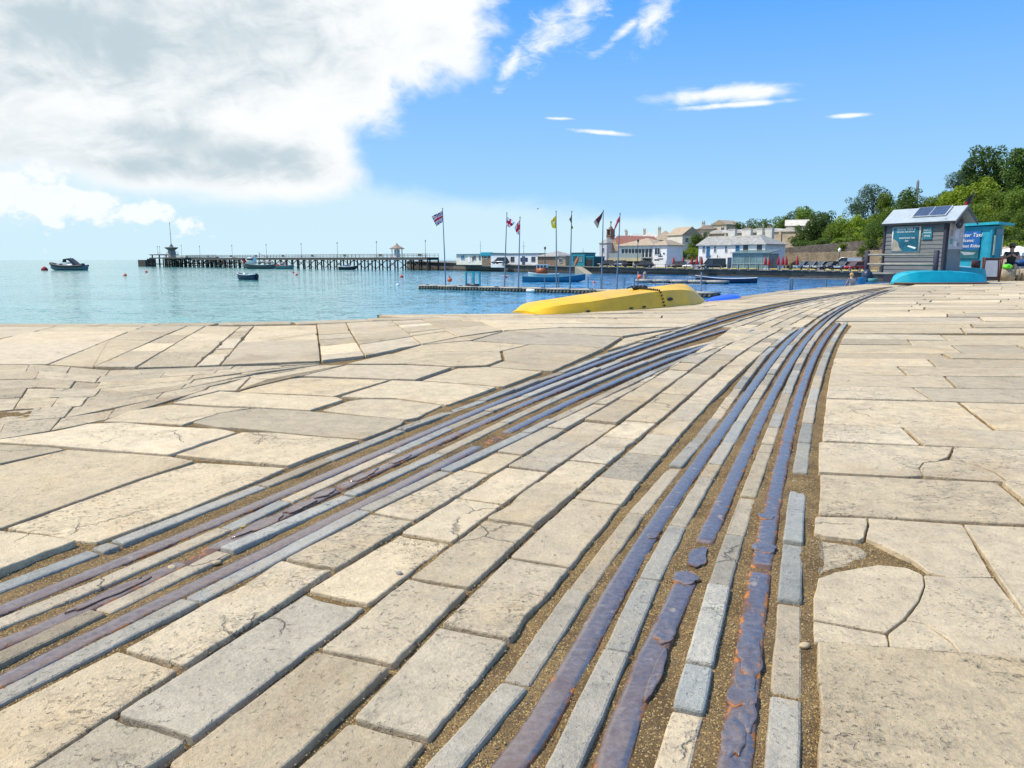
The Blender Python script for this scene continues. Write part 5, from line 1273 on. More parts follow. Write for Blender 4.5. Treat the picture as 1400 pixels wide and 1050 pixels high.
ROWS = [
 # hilltop line behind the vaulted building
 (978, 305, 252, 26, 'mid', 'leftmost small tree of the hilltop line above the vaulted roofs'), (996, 303, 246, 30, 'mid', 'rounded tree second from the left on the hilltop line'), (1018, 301, 240, 34, 'dark', 'wide tree third along the hilltop line'),
 (1042, 299, 236, 36, 'mid', 'green tree in the middle of the hilltop line'), (1064, 297, 232, 34, 'mid', 'tree just left of the tallest one on the hilltop line'), (1084, 291, 226, 32, 'dark', 'dark shoulder tree leaning on the tallest hilltop tree'),
 (1102, 281, 218, 42, 'mid', 'tallest round-headed tree on the hilltop line above the pale shed roof'), (1124, 292, 210, 34, 'dark', 'dark tree right of the tallest round-headed hilltop tree'),
 # big dark mass right of the vaulted building
 (1092, 310, 168, 22, 'dark', 'dark tree against the end of the vaulted building'), (1106, 298, 166, 36, 'dark', 'tall dark tree right of the vaulted building'), (1126, 291, 165, 38, 'dark', 'very dark leafy tree behind the upper rubble wall'),
 (1134, 303, 158, 30, 'mid', 'mid green tree over the upper rubble wall'), (1152, 295, 158, 36, 'bright', 'yellow-green tree right of the very dark one'), (1172, 294, 156, 32, 'bright', 'yellow-green bushy tree below the bluish tree'),
 (1160, 312, 152, 34, 'mid', 'mid green tree low above the rubble wall'), (1180, 312, 148, 30, 'bright', 'bright tree beside the sandy bank'),
 (1168, 268, 176, 30, 'blue', 'small bluish tree on the left flank of the tall bluish tree'), (1188, 256, 175, 42, 'blue', 'tall bluish feathery tree on the skyline'), (1208, 264, 170, 34, 'mid', 'mid green tree between bluish tree and obelisk'),
 (1232, 259, 166, 44, 'dark', 'broad dark tree left of the obelisk'), (1244, 272, 160, 34, 'dark', 'dark tree in front of the obelisk foot'), (1264, 269, 163, 26, 'mid', 'small tree right of the obelisk'), (1284, 262, 158, 34, 'mid', 'tree behind the hut roof ridge'),
 (1210, 285, 146, 44, 'mid', 'green tree behind the left end of the hut roof'), (1240, 290, 142, 44, 'dark', 'dark green tree behind the solar panels'), (1275, 285, 138, 44, 'mid', 'green tree behind the hut gable'),
 (1195, 303, 140, 30, 'dark', 'dark tree left of the hut eaves'),
 # the big trees at the right
 (1296, 240, 150, 24, 'blue', 'thin feathery tree at the left foot of the big crown'), (1312, 222, 152, 36, 'dark', 'left shoulder of the dark crown on the hilltop'), (1336, 207, 152, 48, 'dark', 'highest dark tree left of centre on the hilltop'), (1362, 205, 150, 50, 'dark', 'broad dark tree on the hilltop at right'),
 (1390, 205, 150, 50, 'dark', 'dark hilltop tree at the right edge'), (1418, 208, 148, 50, 'dark', 'dark hilltop tree cut by the right edge'),
 (1302, 258, 128, 44, 'bright', 'bright green tree above the hut gable'), (1328, 244, 126, 56, 'bright', 'large bright green tree below the dark crown'), (1352, 258, 120, 46, 'mid', 'mid green tree right of the large bright one'), (1380, 255, 116, 50, 'mid', 'mid green tree under the dark hilltop crown'), (1410, 262, 114, 50, 'dark', 'dark tree at the right edge, halfway down the slope'),
 (1345, 282, 102, 48, 'bright', 'bright green tree above the blue kiosk'), (1374, 282, 98, 44, 'mid', 'mid green tree up and right of the blue kiosk'), (1400, 290, 92, 46, 'mid', 'mid green tree at right edge above the gazebo'), (1325, 292, 100, 40, 'mid', 'green tree between hut gable and kiosk'),
]
for a in ROWS: tree(*a)
SH = [
 (1100, 325, 161, 30, 'low_dark'), (1122, 322, 157, 30, 'low_dark'), (1145, 322, 152, 28, 'low_mid'), (1165, 322, 149, 26, 'low_mid'), (1153, 330, 148, 20, 'low_mid'), (1185, 328, 143, 18, 'low_bright'), (1178, 336, 139.5, 14, 'low_mid'), (1200, 318, 140, 24, 'low_bright'),
 (1350, 303, 84, 44, 'low_bright'), (1372, 305, 82, 40, 'low_mid'), (1394, 312, 78, 40, 'low_dark'), (1412, 306, 78, 40, 'low_mid'), (1386, 322, 66, 44, 'low_bright'), (1408, 324, 62, 40, 'low_bright'), (1364, 325, 68, 30, 'low_mid'), (1325, 310, 86, 40, 'low_mid'), (1300, 315, 88, 40, 'low_mid'),
 (945, 336, 176, 18, 'low_bright'), (930, 338, 177, 16, 'low_bright'), (956, 337, 174, 12, 'low_bright'), (1290, 285, 130, 40, 'low_mid'), (1360, 300, 108, 40, 'low_dark'), (1385, 302, 104, 40, 'low_bright'), (1330, 275, 118, 40, 'low_mid'),
 (1250, 315, 128, 40, 'low_dark'), (1275, 312, 118, 40, 'low_mid'), (1230, 318, 132, 40, 'low_mid'),
]
WH = ['dark shrub over the top of the upper rubble wall, against the vaulted building', 'dark shrub over the top of the upper rubble wall, second from the vaulted building', 'green shrub hanging over the middle of the upper rubble wall', 'green shrub on the upper rubble wall below the yellow-green trees', 'small shrub growing down the face of the upper rubble wall', 'yellow-green shrub at the wall top beside the hut', 'round shrub on the lower rubble wall beside the hut', 'yellow-green shrub beside the sandy bank left of the hut',
 'bright shrub directly above the kiosk roof', 'green shrub right of the kiosk roof corner', 'dark shrub behind the gazebo', 'green shrub at the right edge above the gazebo', 'bright shrub just above the seated man', 'bright shrub at the right edge beside the gazebo', 'green shrub between kiosk and gazebo', 'green shrub in the gap between hut and kiosk', 'green shrub hidden behind the hut',
 'bright ivy bush below the cream gabled house', 'bright hedge bush right of the restaurant', 'small bright bush beside the white terrace', 'green undershrub on the slope above the hut gable', 'dark undershrub on the slope above the kiosk', 'bright undershrub on the slope right of the kiosk', 'green undershrub below the large bright tree', 'dark undershrub behind the hut roof', 'green undershrub behind the hut gable', 'green undershrub behind the left end of the hut']
for a, l in zip(SH, WH): tree(*a, l, 'shrubs on the hillside', 'shrub', 1.0)
tree(960, 318, 186, 24, 'dark', 'dark ivy-covered tree between the hillside houses and the vaulted building')
tree(948, 322, 188, 20, 'mid', 'ivy-green tree in front of the cream gabled house')
rf = random.Random(21)
for i in range(70):
    for _ in range(50):
        Y = rf.uniform(98, 205); q = rf.uniform(0.40, 0.76); x = q*Y
        if hill(x, Y) > 2.5: break
    px = 700+FPX*x/(Y*_cp); hh = rf.uniform(3.2, 5.2); top = 355-(hill(x, Y)+hh-EYE)/Y*FPX
    lim = np.interp(px, [1090, 1130, 1165, 1190, 1260, 1290, 1310, 1340, 1400, 1480], [305, 296, 292, 268, 275, 262, 235, 222, 218, 220])
    top = max(top, lim+6)
    tree(px, top, Y, rf.uniform(4.5, 7.5)/Y*FPX, rf.choice(['dark', 'mid', 'mid', 'bright']), 'bushy green tree inside the dense thicket on the slope above the huts', 'thicket of trees on the slope', 'tree', 1.2)
# ground cover over the slope: one uncountable mass
gv, gf, gc = [], [], []; rg = random.Random(5)
for _ in range(26000):
    Y = rg.uniform(62, 215); r_ = rg.uniform(0.28, 0.78); x = r_*Y; z = hill(x, Y)
    if z < 0.9: continue
    zz = z+rg.uniform(0, 0.9)*(0.4+abs(mnoise.noise((x*.15, Y*.15, 4)))*2.2); s = rg.uniform(0.18, 0.42)*(Y/110)
    nrm = Vector((rg.gauss(-.2, .6), rg.gauss(-.4, .6), 0.8)).normalized(); a = nrm.orthogonal().normalized(); b = nrm.cross(a); an = rg.uniform(0, 6.28)
    a, b = a*math.cos(an)+b*math.sin(an), b*math.cos(an)-a*math.sin(an); p = Vector((x, Y, zz)); i0 = len(gv)
    gv += [tuple(p-a*s), tuple(p-b*s*.6), tuple(p+a*s), tuple(p+b*s*.6)]; gf.append((i0, i0+1, i0+2, i0+3)); k = rg.random(); gc += [(k, k, k, 1)]*4
me = bpy.data.meshes.new('undergrowth'); me.from_pydata(gv, [], gf); me.materials.append(LEAF['mid'])
at = me.color_attributes.new('leaf', 'FLOAT_COLOR', 'POINT'); at.data.foreach_set('color', np.array(gc, dtype=np.float32).ravel())
o = bpy.data.objects.new('undergrowth', me); COL.objects.link(o); tag(o, 'tangled green undergrowth covering the hillside between the trees', 'undergrowth', kind='stuff')
# ------------------------------------------------------------------ boats
def hull_rings(L, B, H, bow=1.0, stern=0.65, sheer=0.25, ns=15, nc=7, keel=0.12, inv=False):
    """half-round boat sections from stern (x=0) to bow (x=L); stern is the width of the transom (0 = double ended)"""
    R_ = []
    for i in range(ns):
        t = i/(ns-1)
        w = (stern+(1-stern)*math.sin(min(1, t/0.45)*math.pi/2)) if t < 0.45 else math.cos(((t-0.45)/0.55)**1.7*math.pi/2)**0.75
        w = max(0.015, w)*B/2
        top = H+sheer*((t-0.42)/0.58)**2*(1 if t > 0.42 else 0.5)
        bot = H*0.55*max(0, (t-0.78)/0.22)**2.2
        ring = []
        for k in range(2*nc+1):
            s = (k-nc)/nc; a = abs(s)
            y = w*math.copysign(min(1, (1-(1-a)**2.1)**0.62 if a < 1 else 1), s); z = bot+(top-bot)*a**1.9
            ring.append(Vector((L*t, y, z)))
        R_.append(ring)
    return R_
def open_boat(name, px, Y, rz, L, B, H, label, cat, hullm, rimm, inm, strakes=None, stern=0.65, sheer=0.3, thwarts=4, group=None, z=SEA, draft=0.15, bottom=None):
    w = W(px, 355, Y); r = empty(name, (w.x, Y, z-draft), rz, label, cat, group)
    rings = [[p-Vector((L/2, 0, 0)) for p in q] for q in hull_rings(L, B, H, stern=stern, sheer=sheer)]
    m = MB(); m.loft(rings, closed=False)
    m.add(rings[0], [tuple(range(len(rings[0])))])
    hb = m.build('hull', hullm, r)
    m = MB()
    ins = [[Vector((p.x*0.985, p.y*0.93, max(p.z, q[len(q)//2].z+0.10))) for p in q] for q in rings]
    m.loft(ins, closed=False); m.build('inside', inm, r)
    m = MB()
    for s in (0, -1): m.tube([q[s]+Vector((0, 0, 0.01)) for q in rings], 0.045, 6)
    m.tube([rings[0][0], rings[0][-1]], 0.045, 6)
    m.build('gunwale', rimm, r)
    if bottom:
        m = MB(); k = len(rings[0])//2
        sub = [[Vector((p.x, p.y*1.012, p.z-0.004)) for p in q[k-3:k+4]] for q in rings]; m.loft(sub, closed=False); m.build('bottom_paint', bottom, r)
    for i in range(thwarts):
        t = 0.18+0.6*i/max(1, thwarts-1); q = rings[int(t*(len(rings)-1))]
        m = MB(); m.box((q[0].x, 0, q[0].z-0.14), (0.22, abs(q[0].y)*1.86, 0.04)); m.build('thwart', rimm, r)
    return r
M_teal_dk = paint('gig_inside', (0.10, 0.22, 0.28), 0.6)
open_boat('rowing_gig', 757.5, 109.5, R(3), 9.3, 1.75, 0.78, 'long blue rowing gig moored beyond the pontoon', 'rowing boat', M_blueboat, paint('blue_gunwale', (0.03, 0.20, 0.30), 0.5), M_teal_dk, stern=0.15, sheer=0.45, thwarts=6, draft=0.12)
open_boat('rowing_gig', 994, 103.5, R(176), 8.4, 1.7, 0.72, 'dark navy rowing gig with white gunwale moored below the white terrace', 'rowing boat', M_navy, M_white, paint('gig_white_inside', (0.5, 0.5, 0.47), 0.6), stern=0.25, sheer=0.4, thwarts=6, draft=0.1)
r = open_boat('open_motorboat', 336, 119, R(158), 3.7, 1.6, 0.95, 'small black-topped open motorboat with grey lower hull on the bay', 'motorboat', M_navy, M_white, paint('boat_inside', (0.35, 0.36, 0.36), 0.6), stern=0.8, sheer=0.4, thwarts=2, bottom=paint('pale_blue_bottom', (0.35, 0.48, 0.52), 0.5))
m = MB(); m.box((-1.95, 0, 0.95), (0.3, 0.32, 0.55), bev=0.05); m.box((-2.0, 0, 0.4), (0.12, 0.12, 0.9)); m.build('outboard_motor', M_black, r)
m = MB(); m.box((0.2, 0, 1.05), (0.5, 0.7, 0.45), bev=0.05); m.build('console', M_white, r)
r = open_boat('moored_launch', 475, 243, R(4), 5.9, 2.0, 0.95, 'small white cuddy boat moored in front of the open pier piles', 'motorboat', M_black, M_white, M_white, stern=0.7, sheer=0.4, thwarts=1, draft=0.05)
m = MB(); m.add([(-1.5, -.7, .9), (1.7, -.55, 1.0), (1.7, .55, 1.0), (-1.5, .7, .9), (-0.9, -.55, 1.65), (0.7, -.45, 1.65), (0.7, .45, 1.65), (-0.9, .55, 1.65)], [(0, 1, 5, 4), (1, 2, 6, 5), (2, 3, 7, 6), (3, 0, 4, 7), (4, 5, 6, 7)]); m.build('cuddy', M_white, r)
m = MB(); m.box((0, 0, 1.32), (1.75, 1.22, 0.22)); m.build('windows', M_glass, r)
# wheelhouse boat behind the blue gig
r = open_boat('wheelhouse_boat', 743, 126, R(170), 5.2, 2.0, 0.95, 'small fishing boat with an orange and white wheelhouse behind the blue gig', 'fishing boat', paint('pale_teal_hull', (0.30, 0.50, 0.50), 0.5), M_white, M_white, stern=0.75, thwarts=1)
m = MB(); m.box((0.2, 0, 1.45), (1.9, 1.4, 1.15), bev=0.06); m.build('wheelhouse', paint('orange_varnish', (0.40, 0.10, 0.03), 0.5), r)
m = MB(); m.box((0.2, 0, 2.25), (1.85, 1.36, 0.5), bev=0.05); m.box((0.2, 0, 2.52), (2.2, 1.6, 0.09)); m.build('cabin_top', M_white, r)
for i in range(3):
    m = MB(); m.box((0.2-0.55+0.55*i, 0.69, 2.22), (0.36, 0.04, 0.3)); m.build('window', M_glass, r)
m = MB(); m.cyl((0.2, 0, 2.5), (0.2, 0, 3.5), 0.03, n=6); m.build('mast', M_iron_d, r)
# moored working boats against the pier
r = open_boat('fishing_boat', 353, 268, R(176), 11.0, 3.2, 1.5, 'white and grey fishing boat heaped with gear moored against the pier', 'fishing boat', paint('grey_hull', (0.075, 0.085, 0.09), 0.6), M_white, M_white, stern=0.8, sheer=0.9, thwarts=0)
m = MB(); m.box((2.6, 0, 3.0), (3.0, 2.4, 2.3), bev=0.1); m.box((2.6, 0, 4.3), (3.4, 2.7, 0.15)); m.build('wheelhouse', M_white, r)
m = MB(); m.box((2.6, 1.22, 3.5), (2.4, 0.06, 0.7)); m.build('window', M_glass, r)
m = MB(); m.cyl((-0.5, 0, 1.8), (-0.5, 0, 6.0), 0.08, n=6); m.tube([(-0.5, 0, 5.5), (-5, 0, 3.4)], 0.06, 6); m.build('mast', M_iron_d, r)
m = MB()
for i in range(9): m.ball((-5.0+0.75*i*0.8, random.uniform(-.9, .9), 2.2+random.uniform(0, .5)), random.uniform(0.4, 0.7), 8, sq=(1.2, 1, .8))
m.build('nets', paint('pale_nets', (0.42, 0.38, 0.33), 0.95, var=0.4, scale=4), r)
m = MB(); m.box((4.6, 1.3, 3.0), (1.1, 0.1, 1.6), rot=Matrix.Rotation(0.5, 3, 'Y')); m.build('red_flag', M_red, r)
r = open_boat('fishing_boat', 389, 262, R(5), 6.2, 2.4, 1.2, 'smaller orange and white boat moored right of the white fishing boat', 'fishing boat', paint('teal_hull', (0.10, 0.22, 0.22), 0.5), M_orange, M_white, stern=0.8, sheer=0.5, thwarts=0)
m = MB(); m.box((-0.8, 0, 1.7), (2.0, 1.6, 1.2), bev=0.08); m.build('cabin', M_white, r)
m = MB(); m.box((-0.8, 0, 2.4), (2.3, 1.9, .12)); m.box((-2.3, 0, 1.4), (0.9, 1.7, 0.8)); m.build('cabin_roof', M_orange, r)
m = MB(); m.box((-0.8, -.82, 1.85), (1.3, .05, .5)); m.build('window', M_glass, r)
# cabin RIB
w = W(92, 355, 228); r = empty('cabin_boat', (w.x, 228, SEA-0.1), R(174), 'dark inflatable-sided cabin boat with white cuddy and raked grey canopy', 'motorboat')
L = 11.4
rg_ = hull_rings(L, 3.2, 1.25, stern=0.85, sheer=0.85)
rg_ = [[p-Vector((L/2, 0, 0)) for p in q] for q in rg_]
m = MB(); m.loft(rg_, closed=False); m.add(rg_[0], [tuple(range(len(rg_[0])))]); m.build('hull', paint('slate_hull', (0.10, 0.14, 0.16), 0.5), r)
m = MB()
for s in (0, -1): m.tube([q[s]+Vector((0, 0, 0.05)) for q in rg_[:-1]]+[rg_[-1][s]+Vector((-0.1, 0, 0.05))], [0.30+0.06*i/14 for i in range(14)]+[0.42], 8)
m.build('inflatable_tube', M_black, r)
m = MB(); P = [(-0.5, -1.05, 1.3), (3.8, -0.6, 1.75), (3.8, 0.6, 1.75), (-0.5, 1.05, 1.3), (-0.3, -.9, 2.45), (1.9, -.65, 2.45), (1.9, .65, 2.45), (-0.3, .9, 2.45)]
m.add(P, [(0, 1, 5, 4), (1, 2, 6, 5), (2, 3, 7, 6), (3, 0, 4, 7), (4, 5, 6, 7)]); m.box((-1.7, 0, 1.6), (2.6, 2.0, 0.9), bev=0.1); m.build('cuddy', M_white, r)
for s in (-1, 1):
    m = MB(); m.box((1.55, s*0.93, 1.95), (1.0, 0.06, 0.34), rz=-s*0.1); m.build('porthole', M_glass, r)
m = MB(); m.add([(0.9, -.7, 2.45), (1.35, -.6, 2.5), (1.35, .6, 2.5), (0.9, .7, 2.45), (-0.3, -.9, 3.5), (0.9, -.7, 3.5), (0.9, .7, 3.5), (-0.3, .9, 3.5)], [(1, 2, 6, 5), (0, 1, 5), (2, 3, 6)]); m.build('windscreen', M_glass, r)
m = MB(); m.add([(1.0, -.75, 3.45), (-1.2, -1.0, 3.75), (-3.9, -1.1, 1.6), (-2.6, -1.1, 1.5), (-0.9, -.95, 3.1), (1.0, .75, 3.45), (-1.2, 1.0, 3.75), (-3.9, 1.1, 1.6), (-2.6, 1.1, 1.5), (-0.9, .95, 3.1)],
 [(0, 1, 4), (1, 2, 3, 4), (5, 6, 9), (6, 7, 8, 9), (0, 1, 6, 5), (1, 2, 7, 6)]); m.build('canopy', paint('slate_canvas', (0.045, 0.05, 0.075), 0.8), r)
m = MB(); m.box((-4.6, 0, 1.75), (1.0, 1.6, 0.9), bev=0.12); m.cyl((-1.2, 0, 3.7), (-1.2, 0, 4.1), 0.05, n=6); m.build('engine_box', M_navy, r)
# buoys
def buoy(px, py, Y, rad, label, mat, cone=False):
    w = W(px, py, Y); m = MB(); m.ball((0, 0, 0.25*rad), rad, 10); m.cyl((0, 0, rad*1.2), (0, 0, rad*1.55), rad*0.12, n=6)
    o = m.build('mooring_buoy', mat); o.location = (w.x, Y, SEA); return tag(o, label, 'buoy', 'mooring buoys on the bay')
sy = lambda py: 3.2*FPX/(py-355)
m = MB(); m.lathe([(0.7, -.2), (0.95, 0.1), (0.9, 0.45), (0.55, 0.9), (0.2, 1.1), (0.05, 1.15)], (0, 0, 0), 14); o = m.build('mooring_buoy', M_red); w = W(61, 370, 226); o.location = (w.x, 226, SEA); tag(o, 'large dark red buoy ahead of the dark cabin boat', 'buoy', 'mooring buoys on the bay')
for px, py, rr, lab, mt in [(171, 376.5, 0.36, 'orange-red buoy lying left of the other far one', M_orange), (200, 372, 0.36, 'far pinkish buoy below the pier head', M_redplastic), (401, 373, 0.28, 'left one of two close red buoys below the open piles', M_redplastic), (405.5, 376, 0.30, 'right and nearer one of two close red buoys', M_redplastic),
   (549, 378.5, 0.34, 'red buoy below the pier shelter', M_redplastic), (544, 390, 0.24, 'small white buoy near the pontoon end', M_white), (691.5, 379, 0.30, 'red buoy beside the second flagpole', M_redplastic), (812, 386, 0.20, 'tiny pink buoy right of the blue gig', M_orange)]:
    buoy(px, py, sy(py), rr, lab, mt)

# ------------------------------------------------------------------ pontoon with flags
PA, PB = W(571, 355, 83), W(976, 355, 63.5); pdir = (Vector((PB.x, PB.y, 0))-Vector((PA.x, PA.y, 0))); PLn = pdir.length; pu = pdir.normalized(); prz2 = math.atan2(pu.y, pu.x)
def on_pont(px, off=1.1):
    """distance along the pontoon where a photo column meets its axis"""
    k = (px-700)/FPX*_cp
    t = (k*PA.y-PA.x)/(pu.x-k*pu.y); return t
pt = empty('pontoon', (PA.x, PA.y, SEA), prz2, 'long low floating pontoon with pale deck and weedy sides', 'pontoon')
nseg = 12
for i in range(nseg):
    x0, x1 = PLn*i/nseg, PLn*(i+1)/nseg
    m = MB(); m.box(((x0+x1)/2, 1.1, 0.36), (x1-x0-0.03, 2.3, 0.12), bev=0.02); m.build('deck', M_concrete, pt)
    m = MB(); m.box(((x0+x1)/2, 1.1, 0.02), (x1-x0-0.12, 2.2, 0.52), bev=0.03)
    for k in range(7): m.box((x0+(k+.5)*(x1-x0)/7, -0.03, 0.12), (0.22, 0.1, 0.3), bev=0.02)
    m.build('float', M_weed, pt)
for i, t in enumerate((0.02, 0.16, 0.30, 0.47, 0.63, 0.82)):
    m = MB(); m.box((PLn*t+0.6, 0.12, 0.47), (0.4, 0.12, 0.06)); m.cyl((PLn*t+.45, .12, .42), (PLn*t+.45, .12, .5), 0.03, n=6); m.cyl((PLn*t+.75, .12, .42), (PLn*t+.75, .12, .5), 0.03, n=6); m.build('cleat', M_iron_d, pt)
def hoops(x0, x1, y=0.25, hgt=1.05, n=2, mid_=True):
    r = MB(); r.tube([(x0, y, 0.4), (x0, y, 0.4+hgt), (x1, y, 0.4+hgt), (x1, y, 0.4)], 0.028, 6)
    if mid_: r.tube([(x0, y, 0.4+hgt*0.5), (x1, y, 0.4+hgt*0.5)], 0.022, 6)
    for i in range(1, n): r.tube([(x0+(x1-x0)*i/n, y, 0.4), (x0+(x1-x0)*i/n, y, 0.4+hgt)], 0.024, 6)
    return r
for a, b in ((597, 628), (651, 686)): hoops(on_pont(a), on_pont(b), 2.0, 1.15, 1).build('hoop_rail', M_steel, pt)
for px in (730.5, 750, 791, 809, 841, 855.5): 
    x = on_pont(px); m = MB(); m.cyl((x, 1.9, 0.4), (x, 1.9, 1.55), 0.055, n=8); m.build('post', M_bluepost, pt)
m = MB(); x = on_pont(727); m.lathe([(0.05, -0.5), (0.16, -0.42), (0.16, 0.42), (0.05, 0.5)], (0, 0, 0), 10); o = m.build('fender', M_white); o.rotation_euler = (0, math.pi/2, prz2); p = PA+pu*x-Vector((-pu.y, pu.x, 0))*0.2; o.location = (p.x, p.y, SEA+0.16); tag(o, 'white sausage fender lying along the side of the pontoon', 'fender')
# blue gate frame
x0, x1 = on_pont(629), on_pont(647.5); fr_ = empty('gate_frame', (PA.x, PA.y, SEA), prz2, 'bright blue metal frame standing on the pontoon beside the first flagpole', 'frame')
m = MB()
for x in (x0, x1): m.box((x, 1.0, 1.15), (0.16, 0.16, 1.5))
m.box(((x0+x1)/2, 1.0, 1.86), (x1-x0+.16, .14, .12)); m.box(((x0+x1)/2+0.05, 1.0, 1.15), (0.28, .14, 1.4)); m.build('frame', M_turq, fr_)
m = MB(); m.box(((x0+x1)/2, 1.0, 0.55), (x1-x0-.1, .5, .22), bev=.03); m.build('base_box', M_navy, fr_)
# second pontoon farther out, and a gangway with hoop rails nearer the yellow boat
A2, B2 = W(869, 355, 105), W(993, 355, 98); d2 = Vector((B2.x-A2.x, B2.y-A2.y, 0)); L2 = d2.length
p2 = empty('pontoon', (A2.x, A2.y, SEA), math.atan2(d2.y, d2.x), 'short far pontoon with tan sides between the yellow boat and the dark gig', 'pontoon')
for i in range(5):
    m = MB(); m.box((L2*(i+.5)/5, 1, 0.32), (L2/5-.05, 2, 0.3), bev=.03); m.build('deck', M_concrete, p2)
    m = MB(); m.box((L2*(i+.5)/5, 1, 0.05), (L2/5-.4, 1.9, 0.4)); m.build('float', M_weed, p2)
m = MB(); m.cyl((0.2*L2/4+.3, 1.2, -1), (0.2*L2/4+.3, 1.2, 1.15), 0.25, n=10); m.lathe([(0.28, 1.15), (0.29, 1.25), (0.13, 1.5), (0.03, 1.55)], (0.2*L2/4+.3, 1.2, 0), 10); m.build('pile', paint('pinkish_pile', (0.33, 0.25, 0.22), 0.8), p2)
gx = on_pont(872); 
hr_ = empty('hoop_railing', (PA.x, PA.y, SEA), prz2, 'thin grey hoop railing standing on the pontoon behind the yellow boat', 'railing')
for a, b in ((873, 906), (912, 947)):
    m = hoops(on_pont(a), on_pont(b), 2.1, 1.25, 3); m.build('hoop_rail', M_steel, hr_)
for px in (859, 947.5):
    x = on_pont(px); m = MB(); m.cyl((x, 2.1, 0.4), (x, 2.1, 2.1), 0.07, n=8); m.build('post', M_steel, hr_)
m = MB(); m.ball((0, 0, 0), 0.22, 12); o = m.build('ball_float', M_orange); p = PA+pu*on_pont(861.8)+Vector((-pu.y, pu.x, 0))*2.0; o.location = (p.x, p.y, zP(0, p.y, 378)); tag(o, 'pinkish ball float hung on the post behind the yellow boat', 'buoy')
m = MB(); m.ball((0, 0, 0), 0.26, 12); m.cyl((0, 0, .2), (0, 0, .42), .06, n=8); o = m.build('ball_float', M_orange); p = PA+pu*on_pont(610.5)+Vector((-pu.y, pu.x, 0))*0.5; o.location = (p.x, p.y, zP(0, p.y, 382)); tag(o, 'orange ball float hung on the first flagpole', 'buoy')

# ------------------------------------------------------------------ flags
def cloth(name, col):
    m = paint(name, col, 0.9, var=0.06); nt = NT(m.node_tree); b = [n for n in nt.n if n.type == 'BSDF_PRINCIPLED'][0]; out = [n for n in nt.n if n.type == 'OUTPUT_MATERIAL'][0]
    tr = nt.new('ShaderNodeBsdfTranslucent'); tr.inputs[0].default_value = (*[min(1, c*1.1) for c in col], 1); ms = nt.new('ShaderNodeMixShader'); ms.inputs[0].default_value = 0.5
    nt.l.new(b.outputs[0], ms.inputs[1]); nt.l.new(tr.outputs[0], ms.inputs[2]); nt.l.new(ms.outputs[0], out.inputs[0]); return m
fm = {'w': cloth('flag_white', (0.80, 0.80, 0.82)), 'r': cloth('flag_red', (0.62, 0.02, 0.05)), 'b': cloth('flag_blue', (0.02, 0.045, 0.22)), 'y': cloth('flag_yellow', (0.80, 0.62, 0.02)),
      'k': cloth('flag_black', (0.03, 0.03, 0.035)), 'o': cloth('flag_olive', (0.16, 0.12, 0.07)), 'm': cloth('flag_maroon', (0.14, 0.025, 0.04)), 't': cloth('flag_tan', (0.38, 0.33, 0.24))}
def f_union(u, v):
    d1, d2 = abs(v-u), abs(v-(1-u))
    if abs(u-.5) < .055 or abs(v-.5) < .09: return 'r'
    if abs(u-.5) < .095 or abs(v-.5) < .15: return 'w'
    if d1 < .05 or d2 < .05: return 'r'
    if d1 < .13 or d2 < .13: return 'w'
    return 'b'
def f_cross(u, v): return 'r' if abs(u-.45) < .10 or abs(v-.5) < .15 else 'w'
def f_cross2(u, v): return 'r' if abs(u-.5) < .10 or abs(v-.5) < .16 or (u < .42 and v < .42 and abs(u-v) < .12) else 'w'
def f_yellow(u, v): return 'w' if (0.25 < u < 0.7 and 0.25 < v < 0.7 and (u-.47)**2+(v-.47)**2 < 0.035) else ('r' if 0.15 < v < 0.25 and .3 < u < .6 else 'y')
def f_olive(u, v): return 't' if 0.3 < v < 0.42 and u > .3 else 'o'
def f_dark(u, v): return 'm' if 0.3 < u < 0.72 else ('t' if u >= 0.72 else 'k')
def f_red(u, v): return 'w' if (0.35 < u < 0.6 and 0.25 < v < 0.75 and math.sin(v*26) > 0) else ('b' if u > .6 and .4 < v < .62 else 'r')
def flag(parent, Y, corners, pat, amp=0.09, seed=0, nu=22, nv=15):
    """corners in photo pixels: hoist top, hoist bottom, fly top, fly bottom"""
    A, B, C, D_ = [W(px, py, Y) for px, py in corners]; keys = list(fm); v, f, mi = [], [], []
    base = parent.matrix_world.inverted() if False else Matrix.Translation(-parent.location)
    for j in range(nv+1):
        for i in range(nu+1):
            u, w_ = i/nu, j/nv
            p = (A.lerp(C, u)).lerp(B.lerp(D_, u), w_); ph = u*7+w_*2.2+seed
            p += Vector((0.25*amp*math.sin(ph*1.3)*u, amp*3.0*math.sin(ph)*u**0.7, -amp*0.6*math.sin(ph*0.8)*u)); v.append(tuple(base@p))
    for j in range(nv):
        for i in range(nu):
            f.append((j*(nu+1)+i, j*(nu+1)+i+1, (j+1)*(nu+1)+i+1, (j+1)*(nu+1)+i)); mi.append(keys.index(pat((i+.5)/nu, (j+.5)/nv)))
    me = bpy.data.meshes.new('flag'); me.from_pydata(v, [], f)
    for k in keys: me.materials.append(fm[k])
    me.polygons.foreach_set('material_index', mi); me.polygons.foreach_set('use_smooth', [True]*len(f))
    o = bpy.data.objects.new('flag', me); COL.objects.link(o); o.parent = parent; return o
